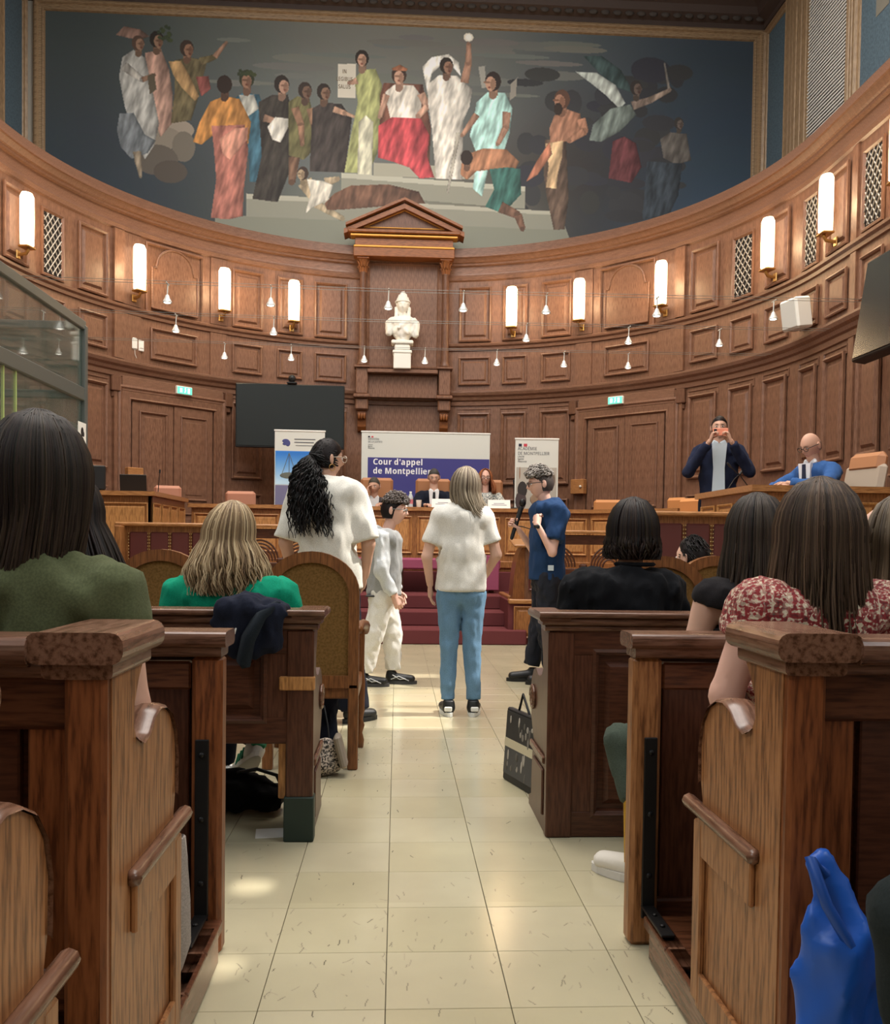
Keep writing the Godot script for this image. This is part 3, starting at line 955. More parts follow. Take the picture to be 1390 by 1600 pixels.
# a robe: painted folds and a rounded body, row by row
var fold := FastNoiseLite.new()
func robe(im: Image, pts: Array, r: int, g: int, b: int) -> void:
	var lo := 1e9; var hi := -1e9
	for p in pts:
		lo = minf(lo, p[1]); hi = maxf(hi, p[1])
	var ph := rng.randf() * 900.0
	for y in range(maxi(int(lo), 0), mini(int(hi) + 1, im.get_height())):
		var xs := []
		for k in pts.size():
			var a = pts[k]; var c = pts[(k + 1) % pts.size()]
			if (a[1] <= y) != (c[1] <= y):
				xs.append(a[0] + (y - a[1]) * (c[0] - a[0]) / float(c[1] - a[1]))
		xs.sort()
		for k in range(0, xs.size() - 1, 2):
			var w: float = maxf(xs[k + 1] - xs[k], 1.0)
			for x in range(maxi(int(xs[k]), 0), mini(int(xs[k + 1]) + 1, im.get_width())):
				var t: float = (x - xs[k]) / w
				var f := 0.66 + 0.46 * sqrt(maxf(1.0 - pow((t - 0.4) * 1.65, 2.0), 0.0))
				f *= 1.0 + 0.42 * fold.get_noise_2d(x * 2.4 + y * 0.6 + ph, y * 0.7 + ph)
				im.set_pixel(x, y, Color(r * f / 255.0, g * f / 255.0, b * f / 255.0))
func limb(im: Image, x0: float, y0: float, x1: float, y1: float, w0: float, w1: float, r: int, g: int, b: int) -> void:
	var d := Vector2(x1 - x0, y1 - y0)
	var n := Vector2(-d.y, d.x).normalized()
	robe(im, [[x0 + n.x * w0, y0 + n.y * w0], [x1 + n.x * w1, y1 + n.y * w1], [x1 - n.x * w1, y1 - n.y * w1], [x0 - n.x * w0, y0 - n.y * w0]], r, g, b)
	fill_oval(im, x1, y1, w1, w1, L(r * 0.9, g * 0.9, b * 0.9))
# a painted head: hair behind, face turned by t (-1 left, 1 right, 0 front, 2 away)
func painted_head(im: Image, x: float, y: float, s: float, t: int, r: int, g: int, b: int, hr: int, hg: int, hb: int) -> void:
	r = int(r * 1.15); g = int(g * 1.15); b = int(b * 1.15)
	limb(im, x, y + s * 0.5, x, y + s * 1.6, s * 0.45, s * 0.5, int(r * 0.8), int(g * 0.8), int(b * 0.8))
	fill_oval(im, x, y - s * 0.1, s * 0.98, s * 1.18, L(hr, hg, hb))
	if t == 2: return
	fill_oval(im, x + t * s * 0.28, y + s * 0.18, s * 0.66, s * 0.9, L(r, g, b))
	fill_oval(im, x + t * s * 0.28 + s * 0.28, y + s * 0.25, s * 0.34, s * 0.7, L(r * 0.78, g * 0.76, b * 0.75))
	fill_oval(im, x + t * s * 0.5 - s * 0.2, y + s * 0.02, s * 0.5, s * 0.12, L(r * 0.72, g * 0.68, b * 0.66))
	fill_oval(im, x + t * s * 0.45, y + s * 0.66, s * 0.22, s * 0.1, L(r * 0.7, g * 0.5, b * 0.48))
func mural() -> void:
	fold.seed = 8; fold.frequency = 0.03; fold.fractal_octaves = 3
	var bg := Image.create(6, 4, false, Image.FORMAT_RGB8)
	var rowsc := [[[58, 66, 66], [78, 84, 80], [98, 99, 92], [94, 96, 90], [66, 74, 78], [46, 58, 70]], [[52, 60, 64], [72, 78, 78], [98, 104, 100], [86, 90, 88], [56, 58, 60], [42, 56, 70]], [[46, 56, 64], [62, 68, 70], [92, 98, 96], [78, 78, 72], [48, 46, 46], [42, 58, 74]], [[44, 56, 66], [60, 66, 66], [112, 114, 98], [112, 112, 96], [50, 52, 54], [50, 68, 88]]]
	for y in 4:
		for x in 6:
			bg.set_pixel(x, y, L(rowsc[y][x][0], rowsc[y][x][1], rowsc[y][x][2]))
	bg.resize(1107, 352, Image.INTERPOLATE_CUBIC)
	var im := bg
	var X := -71.0; var Y := -38.0
	var sh := func(pts: Array) -> Array: return pts.map(func(q): return [q[0] + X, q[1] + Y])
	var P := func(pts: Array, r: int, g: int, b: int): fill_poly(im, sh.call(pts), L(r, g, b))
	var Rb := func(pts: Array, r: int, g: int, b: int): robe(im, sh.call(pts), r, g, b)
	var O := func(x: float, y: float, rx: float, ry: float, r: int, g: int, b: int): fill_oval(im, x + X, y + Y, rx, ry, L(r, g, b))
	for k in 26:
		O.call(rng.randf_range(350, 900), rng.randf_range(45, 150), rng.randf_range(25, 70), rng.randf_range(3, 8), 92 + k % 9, 95 + k % 7, 90 + k % 5)
	for k in 60:
		O.call(rng.randf_range(810, 1060), rng.randf_range(90, 330), rng.randf_range(10, 34), rng.randf_range(6, 22), 46 + k % 6, 47 + k % 6, 50 + k % 7)
	# stone steps
	P.call([[330, 346], [880, 346], [900, 395], [330, 395]], 118, 120, 104)
	P.call([[378, 314], [866, 326], [866, 352], [378, 346]], 128, 129, 112)
	P.call([[378, 310], [866, 322], [866, 328], [378, 318]], 158, 156, 138)
	P.call([[525, 276], [815, 290], [815, 320], [525, 305]], 130, 130, 114)
	P.call([[525, 272], [815, 284], [815, 292], [525, 280]], 166, 164, 146)
	P.call([[575, 254], [735, 256], [735, 276], [575, 276]], 148, 146, 128)
	# clouds under the angels
	for q in [[272, 214, 26, 16, 138], [250, 228, 30, 18, 122], [282, 240, 18, 24, 104], [240, 262, 34, 24, 88], [262, 280, 26, 18, 76]]:
		O.call(q[0], q[1], q[2], q[3], q[4], int(q[4] * 0.92), int(q[4] * 0.8))
	# figures, left to right
	var H := func(x: float, y: float, k: float, t: int, r: int, g: int, b: int, hr: int, hg: int, hb: int): painted_head(im, x + X, y + Y, k, t, r, g, b, hr, hg, hb)
	var A := func(x0: float, y0: float, x1: float, y1: float, w0: float, w1: float, r: int, g: int, b: int): limb(im, x0 + X, y0 + Y, x1 + X, y1 + Y, w0, w1, r, g, b)
	Rb.call([[178, 70], [190, 56], [214, 60], [228, 70], [214, 76], [196, 74]], 112, 84, 72)
	Rb.call([[222, 96], [246, 90], [258, 120], [264, 160], [262, 205], [246, 226], [234, 190]], 150, 114, 98)
	H.call(240, 76, 11, 1, 116, 86, 66, 40, 34, 30)
	for k in 18: O.call(254 + rng.randf_range(-12, 12), 62 + rng.randf_range(-8, 14), 3, 3, 44 + k, 54 + k, 42)
	Rb.call([[188, 104], [204, 92], [222, 104], [230, 140], [243, 205], [236, 240], [222, 262], [206, 222], [192, 182], [183, 135]], 146, 145, 139)
	Rb.call([[184, 192], [204, 190], [222, 224], [238, 232], [226, 252], [202, 262], [186, 244], [180, 218]], 98, 104, 108)
	A.call(190, 118, 218, 138, 7, 4, 138, 134, 126); A.call(218, 138, 236, 130, 4, 3, 108, 80, 62)
	P.call([[226, 132], [236, 128], [240, 152], [230, 160]], 84, 74, 58)
	A.call(210, 250, 216, 290, 6, 2, 124, 110, 90)
	H.call(212, 82, 10, 1, 122, 92, 72, 78, 58, 46)
	Rb.call([[266, 106], [288, 100], [316, 104], [310, 130], [304, 158], [292, 198], [262, 204], [268, 150]], 88, 78, 52)
	Rb.call([[258, 108], [276, 106], [290, 130], [304, 160], [298, 168], [280, 150], [266, 130]], 156, 120, 74)
	A.call(306, 106, 328, 98, 6, 4, 92, 80, 52); A.call(328, 98, 346, 74, 4, 2, 134, 98, 76)
	Rb.call([[300, 130], [318, 128], [322, 148], [308, 160]], 122, 62, 56)
	H.call(286, 88, 11, 1, 116, 82, 62, 56, 42, 34)
	Rb.call([[358, 162], [372, 152], [396, 154], [412, 196], [408, 250], [400, 290], [384, 292], [380, 220]], 46, 84, 102)
	Rb.call([[366, 156], [388, 154], [396, 176], [378, 190]], 150, 150, 140)
	H.call(378, 132, 12, 0, 120, 86, 66, 44, 48, 32)
	for k in 12: O.call(366 + k * 2.2, 122 + rng.randf_range(-4, 2), 3, 3, 46 + k, 54 + k, 34)
	Rb.call([[296, 232], [306, 200], [322, 168], [344, 158], [366, 162], [384, 198], [380, 232], [366, 224], [350, 214], [326, 220], [308, 236]], 172, 112, 50)
	Rb.call([[324, 206], [374, 202], [380, 240], [374, 300], [372, 346], [350, 352], [324, 350], [332, 290], [328, 240]], 154, 90, 76)
	Rb.call([[336, 226], [360, 208], [380, 206], [378, 226], [352, 258], [342, 250]], 182, 120, 98)
	H.call(344, 142, 12, 2, 90, 62, 48, 44, 32, 26)
	Rb.call([[396, 166], [416, 154], [440, 152], [452, 196], [448, 262], [426, 322], [388, 318], [402, 250]], 50, 45, 40)
	A.call(404, 190, 428, 196, 6, 4, 128, 96, 76)
	Rb.call([[410, 204], [422, 188], [446, 190], [440, 206], [430, 228], [418, 224]], 178, 174, 162)
	H.call(432, 138, 12, 1, 146, 108, 88, 42, 34, 30)
	Rb.call([[442, 164], [456, 154], [474, 158], [482, 194], [482, 236], [466, 254], [444, 248]], 88, 84, 50)
	A.call(476, 172, 484, 206, 6, 5, 124, 90, 66); A.call(484, 206, 494, 238, 5, 3, 128, 92, 68)
	A.call(452, 172, 462, 200, 6, 5, 120, 86, 64); A.call(462, 200, 464, 230, 5, 3, 124, 88, 66)
	A.call(452, 250, 448, 290, 8, 5, 100, 72, 54)
	H.call(468, 146, 11, 1, 92, 68, 54, 50, 40, 34)
	Rb.call([[480, 172], [496, 162], [524, 164], [540, 186], [536, 220], [530, 272], [476, 272]], 54, 47, 44)
	A.call(512, 172, 530, 178, 5, 4, 150, 114, 90); A.call(530, 178, 548, 184, 3, 2, 154, 118, 92)
	H.call(497, 147, 11, 1, 108, 80, 62, 42, 34, 30)
	P.call([[518, 101], [546, 99], [546, 153], [519, 154]], 188, 182, 164)
	Rb.call([[544, 124], [556, 108], [576, 106], [586, 130], [588, 176], [580, 240], [566, 272], [530, 272], [540, 210], [550, 160]], 138, 142, 86)
	Rb.call([[552, 190], [562, 180], [574, 190], [572, 274], [550, 274]], 172, 170, 146)
	A.call(548, 126, 536, 130, 5, 3, 150, 112, 90)
	H.call(556, 92, 11, 0, 156, 118, 94, 40, 32, 28)
	Rb.call([[584, 150], [590, 128], [650, 128], [664, 196], [662, 252], [584, 244]], 98, 60, 46)
	Rb.call([[592, 142], [606, 130], [636, 130], [650, 148], [646, 184], [602, 188], [596, 164]], 196, 188, 174)
	A.call(648, 142, 658, 162, 6, 5, 162, 122, 100); A.call(658, 162, 644, 178, 5, 4, 162, 122, 100); A.call(594, 146, 584, 182, 5, 3, 160, 120, 98)
	Rb.call([[582, 196], [602, 182], [648, 182], [662, 208], [658, 240], [670, 274], [648, 277], [632, 260], [606, 252], [582, 246]], 168, 54, 60)
	H.call(614, 116, 12, 0, 164, 124, 100, 58, 42, 34)
	Rb.call([[602, 104], [614, 98], [626, 104], [624, 108], [604, 108]], 150, 90, 60)
	Rb.call([[650, 100], [664, 84], [690, 78], [706, 90], [710, 112], [696, 96], [682, 92], [664, 110], [658, 140]], 202, 198, 186)
	Rb.call([[658, 128], [676, 112], [704, 112], [728, 132], [724, 160], [714, 184], [714, 276], [674, 277], [666, 196], [660, 160]], 186, 180, 168)
	A.call(716, 122, 722, 90, 6, 5, 146, 106, 84); A.call(722, 90, 722, 60, 5, 3, 146, 106, 84)
	H.call(688, 98, 11, 1, 122, 88, 70, 46, 38, 32)
	O.call(722, 50, 8, 7, 210, 202, 182); O.call(722, 50, 5, 5, 238, 232, 214)
	P.call([[738, 96], [748, 94], [752, 128], [744, 130]], 142, 140, 130); P.call([[790, 120], [800, 110], [798, 140], [788, 148]], 132, 126, 114)
	Rb.call([[736, 152], [752, 136], [780, 136], [792, 160], [788, 200], [780, 228], [760, 234], [746, 302], [732, 290], [738, 236], [726, 206], [732, 180]], 144, 188, 180)
	A.call(784, 166, 782, 192, 6, 5, 146, 106, 84); A.call(782, 192, 770, 218, 5, 3, 146, 106, 84); A.call(736, 172, 714, 206, 5, 3, 146, 106, 84)
	H.call(762, 120, 13, -1, 156, 116, 92, 44, 34, 30)
	A.call(708, 202, 692, 298, 3, 1, 152, 146, 132)
	Rb.call([[714, 250], [726, 234], [746, 226], [784, 226], [804, 244], [796, 260], [764, 258], [736, 262], [722, 276], [712, 268]], 148, 98, 68)
	Rb.call([[758, 258], [786, 254], [806, 256], [808, 296], [780, 328], [752, 318], [766, 290]], 46, 92, 84)
	A.call(776, 318, 804, 330, 9, 6, 100, 70, 54); A.call(804, 330, 812, 352, 6, 4, 96, 66, 50)
	H.call(722, 242, 10, 2, 120, 86, 66, 42, 32, 28)
	A.call(468, 288, 488, 316, 12, 9, 150, 132, 102); A.call(484, 322, 528, 345, 6, 4, 146, 130, 102); A.call(500, 288, 520, 282, 7, 4, 146, 128, 100)
	Rb.call([[472, 284], [496, 286], [512, 292], [504, 316], [482, 328], [470, 338], [478, 308]], 188, 182, 166)
	Rb.call([[500, 322], [514, 306], [540, 292], [598, 288], [646, 298], [656, 316], [600, 322], [530, 330], [504, 332]], 94, 64, 48)
	H.call(466, 276, 9, -1, 140, 120, 92, 58, 44, 36)
	Rb.call([[846, 208], [878, 208], [884, 300], [878, 350], [862, 352], [850, 300], [844, 260]], 84, 66, 54)
	Rb.call([[852, 190], [860, 168], [880, 158], [900, 164], [904, 186], [886, 208], [854, 214]], 154, 104, 78)
	A.call(902, 172, 908, 192, 7, 6, 154, 104, 78); A.call(908, 192, 884, 208, 6, 4, 150, 102, 76)
	Rb.call([[846, 214], [874, 208], [872, 236], [866, 262], [864, 286], [848, 284], [852, 250]], 182, 148, 106)
	Rb.call([[816, 276], [832, 244], [852, 212], [856, 230], [834, 264]], 160, 96, 70)
	H.call(872, 144, 13, -1, 142, 98, 74, 88, 58, 44)
	O.call(866, 158, 7, 10, 50, 40, 34)
	Rb.call([[904, 72], [932, 70], [964, 92], [986, 128], [960, 120], [930, 98]], 50, 68, 68)
	Rb.call([[892, 97], [926, 98], [956, 116], [972, 144], [964, 154], [940, 132], [916, 114]], 158, 166, 158)
	Rb.call([[916, 206], [922, 180], [950, 154], [980, 146], [990, 162], [964, 190], [934, 208]], 96, 108, 102)
	A.call(984, 148, 1012, 138, 7, 5, 122, 104, 92); A.call(1012, 138, 1044, 120, 5, 3, 126, 108, 94)
	A.call(1042, 118, 1034, 78, 2, 1, 116, 110, 102)
	H.call(990, 120, 10, 1, 84, 70, 62, 50, 44, 42)
	Rb.call([[954, 206], [972, 198], [990, 208], [1000, 246], [984, 272], [948, 266]], 88, 44, 47)
	Rb.call([[1030, 200], [1046, 188], [1072, 190], [1080, 232], [1056, 240], [1036, 230]], 80, 75, 70)
	Rb.call([[1010, 236], [1066, 238], [1060, 290], [1046, 322], [1004, 330]], 46, 54, 62)
	H.call(1060, 174, 8, 1, 80, 70, 64, 52, 48, 46)
	im.adjust_bcs(1.18, 0.92, 0.8)
	im.resize(760, 242, Image.INTERPOLATE_LANCZOS)
	im.resize(2048, 650, Image.INTERPOLATE_CUBIC)
	var m := plain(Color.WHITE, 0.55, 0.0, 0.35)
	m.albedo_texture = ImageTexture.create_from_image(im)
	var t := thing("mural", "large dark allegorical mural of robed figures above the panelling", "painting", v3(AX, 7.6, -14.74))
	var mb := MB.new()
	mb.quad(v3(-5.65, -1.75, 0.02), v3(-5.65, 1.76, 0.02), v3(5.65, 1.76, 0.02), v3(5.65, -1.75, 0.02))
	part(t, "canvas", mb, m)
	mb = MB.new()
	mb.frame(11.64, 3.86, [Vector2(0, 0), Vector2(0, 0.06), Vector2(0.03, 0.08), Vector2(0.06, 0.08), Vector2(0.08, 0.05), Vector2(0.13, 0.045), Vector2(0.14, 0.06), Vector2(0.16, 0.055), Vector2(0.175, 0.022)], Transform3D(Basis(), v3(0, 0.005, 0)))
	part(t, "gilded_frame", mb, M.frame)
	var tx := TextMesh.new()
	tx.text = "IN\nLEGIBUS\nSALUS"; tx.font_size = 16; tx.pixel_size = 0.0052; tx.depth = 0.004
	inst(t, "lettering", tx, plain(L(110, 96, 76), 0.8), Transform3D(Basis().scaled(Vector3(0.78, 1, 1)), v3(-0.98, 0.9, 0.022)))

# ------------------------------------------------------------------ podium and desks
func podium() -> void:
	var f := struct("floor")
	bx(f, "podium", M.carpet, v3(AX, 0.375, -13.2), v3(6.2, 0.75, 2.6), 0.01)
	bx(f, "podium", M.carpet, v3(3.65, 0.375, -9.45), v3(1.75, 0.75, 4.9), 0.01)
	bx(f, "podium", M.carpet, v3(-3.55, 0.375, -10.9), v3(1.75, 0.75, 2.0), 0.01)
	for q in [[1.24, 2.76], [-2.66, -1.16]]:
		var d := bx(f, "dais", M.carpet, v3((q[0] + q[1]) / 2, 0.247, -10.95), v3(q[1] - q[0], 0.495, 1.9), 0.01)
		var mb := MB.new()
		for k in 3:
			mb.panel(0.4, 0.36, Transform3D(Basis(), v3(q[0] + 0.26 + k * 0.49, 0.25, -9.985)), 0.7)
		part(d, "front_panel", mb, M.desk_frame)
		bx(d, "edge_board", M.desk_h, v3((q[0] + q[1]) / 2, 0.48, -10.02), v3(q[1] - q[0], 0.05, 0.12), 0.01)
	var s := thing("carpeted_steps", "three dark red carpeted steps leading up to the tribunal", "steps", v3(AX, 0, -9.92))
	for k in 3:
		var w := 2.78 - k * 0.16
		var m := bx(s, "step", M.carpet, v3(0, 0.0825 + k * 0.165, -(k * 0.46) - (1.93 - k * 0.46) / 2), v3(w, 0.165, 1.93 - k * 0.46), 0.012)
	for e in [-1.0, 1.0]:
		bx(s, "end_wall", M.desk_frame, v3(e * 1.24, 0.3, -0.75), v3(0.06, 0.46, 0.9), 0.01)
	var b := thing("pink_bench", "long pink upholstered bench at the head of the steps", "bench", v3(AX, 0.495, -11.55))
	bx(b, "seat", M.pink, v3(0, 0.36, 0), v3(2.5, 0.14, 0.42), 0.02)
	for k in 5: bx(b, "leg", M.pew_dark_v, v3(-1.15 + k * 0.575, 0.145, 0.08), v3(0.06, 0.29, 0.06))
	bx(b, "end_panel", M.pink, v3(1.1, 0.26, 0.23), v3(0.26, 0.44, 0.03), 0.008)

func face(parent: Node, a: Vector3, b: Vector3, y0: float, y1: float, n: int) -> void:   # a panelled desk front from a to b (to the right as seen from outside)
	var d := b - a
	var len := d.length()
	var x := d / len
	var bs := Basis(x, Vector3.UP, x.cross(Vector3.UP))
	var o := Transform3D(bs, a)
	var mb := MB.new()
	mb.box(o * v3(len / 2, (y0 + y1) / 2, -0.02), v3(len, y1 - y0, 0.04), 0.004, bs)
	var f := part(parent, "front_board", mb, M.desk_frame)
	var w := len / n
	for k in n:
		mb = MB.new()
		mb.panel(w - 0.07, (y1 - y0) * 0.62, o * Transform3D(Basis(), v3((k + 0.5) * w, lerpf(y0, y1, 0.6), 0.004)), 0.62)
		part(f, "panel", mb, M.desk)
	mb = MB.new()
	mb.box(o * v3(len / 2, y0 + (y1 - y0) * 0.12, 0.015), v3(len, (y1 - y0) * 0.12, 0.03), 0.01, bs)
	part(f, "plinth", mb, M.desk_frame)

func slab(parent: Node, pts: Array, y: float, th: float, m: Material) -> void:   # a worktop from a plan outline (x, z)
	var mb := MB.new()
	mb.prism(PackedVector2Array(pts), th, Transform3D(Basis(Vector3.RIGHT, Vector3.BACK, Vector3.DOWN), v3(0, y, 0)))
	part(parent, "worktop", mb, m)

func desks() -> void:
	var t := thing("judges_desk", "long panelled oak judges desk with a curved right end", "desk", v3(0, 0, 0))
	face(t, v3(-2.68, 0, -11.95), v3(2.55, 0, -11.95), 0.75, 1.54, 9)
	face(t, v3(2.55, 0, -11.95), v3(3.42, 0, -11.05), 0.75, 1.54, 2)
	slab(t, [Vector2(-2.72, -11.9), Vector2(2.56, -11.9), Vector2(3.44, -11.0), Vector2(3.85, -11.35), Vector2(2.8, -12.5), Vector2(-2.72, -12.5)], 1.565, 0.05, M.desk_h)
	bx(t, "end_board", M.desk_frame, v3(3.6, 1.14, -11.2), v3(0.05, 0.78, 0.5), 0.005, Basis(Vector3.UP, deg_to_rad(50)))
	var r := thing("clerk_desk", "panelled oak desk on the podium in front of the bald man", "desk")
	face(r, v3(2.85, 0, -7.1), v3(4.4, 0, -7.1), 0.75, 1.56, 3)
	face(r, v3(2.85, 0, -8.4), v3(2.85, 0, -7.1), 0.75, 1.56, 3)
	slab(r, [Vector2(2.8, -7.05), Vector2(4.4, -7.05), Vector2(4.4, -7.55), Vector2(3.35, -7.55), Vector2(3.35, -8.44), Vector2(2.8, -8.44)], 1.585, 0.05, M.desk_h)
	var l := thing("clerk_desk", "panelled oak desk with a laptop near the glass dock", "desk")
	face(l, v3(-3.75, 0, -10.3), v3(-2.75, 0, -10.3), 0.75, 1.6, 1)
	face(l, v3(-2.75, 0, -10.3), v3(-2.75, 0, -11.88), 0.75, 1.6, 4)
	slab(l, [Vector2(-3.8, -10.25), Vector2(-2.7, -10.25), Vector2(-2.7, -11.88), Vector2(-3.25, -11.88), Vector2(-3.25, -10.8), Vector2(-3.8, -10.8)], 1.625, 0.05, M.desk_h)
	# lectern
	var c := thing("lectern", "dark wooden lectern with a quarter-round side at the steps", "lectern", v3(1.54, 0.495, -10.2))
	bx(c, "body", M.wall_dark, v3(0.05, 0.3, 0), v3(0.34, 0.6, 0.4), 0.01)
	var mb := MB.new()
	mb.panel(0.26, 0.42, Transform3D(Basis(), v3(0.05, 0.32, 0.2)), 0.6)
	part(c, "panel", mb, M.leather)
	var pr := PackedVector2Array([Vector2(0, 0), Vector2(0, 0.6)])
	for k in 9: pr.push_back(Vector2(0, 0) + Vector2(-0.13 * sin(PI / 2 * k / 8.0), 0.6 * cos(PI / 2 * k / 8.0)))
	mb = MB.new()
	mb.prism(pr, 0.36, Transform3D(Basis(), v3(-0.12, 0, 0)))
	part(c, "quarter_round", mb, M.chair)
	bx(c, "slope", M.desk_h, v3(0.0, 0.635, 0.02), v3(0.5, 0.03, 0.46), 0.008, Basis(Vector3.RIGHT, 0.15))
	tb(c, "gooseneck_microphone", M.black, [v3(0.1, 0.65, -0.1), v3(0.02, 0.78, -0.05), v3(-0.12, 0.82, 0.0), v3(-0.2, 0.83, 0.02)], 0.006)
	# leather benches, backs to the wall
	leather_bench(v3(-2.1, 0, -8.5), 0.92, 1.27, "red leather bench with studded panels, left of the steps")
	leather_bench(v3(2.1, 0, -6.55), 0.98, 1.37, "red leather bench with studded panels, behind the child's head")
	# carved lawyers' rails
	carved(v3(2.2, 0, -9.3), 1.1, 1.25, "dark carved rail with fan scrolls right of the lectern")
	carved(v3(-1.85, 0, -9.5), 1.7, 1.27, "dark carved rail with fan scrolls behind the left leather bench")

func leather_bench(at: Vector3, w: float, top: float, label: String) -> void:
	var t := thing("leather_bench", label, "bench", at)
	bx(t, "top_rail", M.desk_h, v3(0, top - 0.02, 0), v3(w + 0.06, 0.035, 0.1), 0.01)
	bx(t, "back_frame", M.desk_frame, v3(0, top - 0.3, -0.03), v3(w, 0.56, 0.04), 0.005)
	for s in [-1.0, 1.0]:
		bx(t, "side", M.desk_frame, v3(s * (w / 2 - 0.03), (top - 0.03) / 2, 0.05), v3(0.06, top - 0.04, 0.2), 0.008)
	bx(t, "seat", M.leather, v3(0, 0.62, 0.24), v3(w - 0.1, 0.1, 0.45), 0.03)
	bx(t, "base", M.desk_frame, v3(0, 0.28, 0.2), v3(w - 0.1, 0.56, 0.36), 0.006)
	var pw := (w - 0.16) / 4
	for k in 4:
		var p := bx(t, "leather_pad", M.leather, v3(-w / 2 + 0.08 + (k + 0.5) * pw, top - 0.32, -0.0), v3(pw - 0.025, 0.46, 0.03), 0.012)
		var mb := MB.new()
		for j in 16:
			for e in [-1.0, 1.0]:
				mb.ball(v3(-w / 2 + 0.08 + (k + 0.5) * pw + e * (pw / 2 - 0.008), top - 0.54 + j * 0.029, 0.012), Vector3.ONE * 0.006, Basis(), 4)
		part(p, "studs", mb, M.stud)

func carved(at: Vector3, w: float, top: float, label: String) -> void:
	var t := thing("carved_rail", label, "railing", at)
	bx(t, "top_rail", M.desk_h, v3(0, top, 0), v3(w, 0.03, 0.14), 0.008)
	bx(t, "frieze", M.pew_dark, v3(0, top - 0.08, 0), v3(w, 0.1, 0.05), 0.006)
	bx(t, "bottom_rail", M.pew_dark, v3(0, top - 0.42, 0), v3(w, 0.08, 0.06), 0.006)
	bx(t, "skirt", M.desk_frame, v3(0, (top - 0.46) / 2, -0.01), v3(w, top - 0.46, 0.04), 0.006)
	var n := int(w / 0.4)
	for k in n:
		var x := -w / 2 + (k + 0.5) * w / n
		for s in [-1.0, 1.0]:
			var mb := MB.new()
			for j in 5:
				var r := 0.2 - j * 0.032
				var pts := PackedVector3Array()
				for i in 9:
					var a := PI / 2 * i / 8.0
					pts.push_back(v3(x + s * (w / n / 2 - r * sin(a) * 0.95), top - 0.36 + r * cos(a) * 1.05, 0.0))
				mb.tube(pts, PackedFloat32Array([0.011]), 6)
			part(t, "fan_scroll", mb, M.pew_dark_v)
		bx(t, "boss", M.pew_dark, v3(x, top - 0.36, 0.0), v3(0.08, 0.06, 0.06), 0.015)

# ------------------------------------------------------------------ pews
func end_shape(kind: String) -> PackedVector2Array:   # (forward, up)
	if kind == "old":
		return PackedVector2Array([Vector2(0, 0), Vector2(0, 0.82), Vector2(0.19, 0.82), Vector2(0.18, 0.79), Vector2(0.15, 0.76), Vector2(0.125, 0.72), Vector2(0.12, 0.68), Vector2(0.135, 0.655), Vector2(0.165, 0.64), Vector2(0.2, 0.648), Vector2(0.235, 0.672), Vector2(0.275, 0.682), Vector2(0.32, 0.676), Vector2(0.365, 0.655), Vector2(0.4, 0.615), Vector2(0.415, 0.56), Vector2(0.412, 0.48), Vector2(0.4, 0.44), Vector2(0.41, 0.4), Vector2(0.42, 0.0)])
	return PackedVector2Array([Vector2(0, 0), Vector2(0, 0.8), Vector2(0.2, 0.8), Vector2(0.17, 0.74), Vector2(0.13, 0.68), Vector2(0.12, 0.62), Vector2(0.16, 0.585), Vector2(0.24, 0.58), Vector2(0.3, 0.6), Vector2(0.36, 0.585), Vector2(0.41, 0.54), Vector2(0.43, 0.47), Vector2(0.41, 0.39), Vector2(0.37, 0.34), Vector2(0.33, 0.3), Vector2(0.36, 0.24), Vector2(0.38, 0.12), Vector2(0.38, 0.06), Vector2(0.44, 0.04), Vector2(0.44, 0.0)])
func zframe(x: float, y: float, z: float) -> Transform3D:   # local x forwards (-z), local y up, local z to +x
	return Transform3D(Basis(Vector3.FORWARD, Vector3.UP, Vector3.RIGHT), v3(x, y, z))

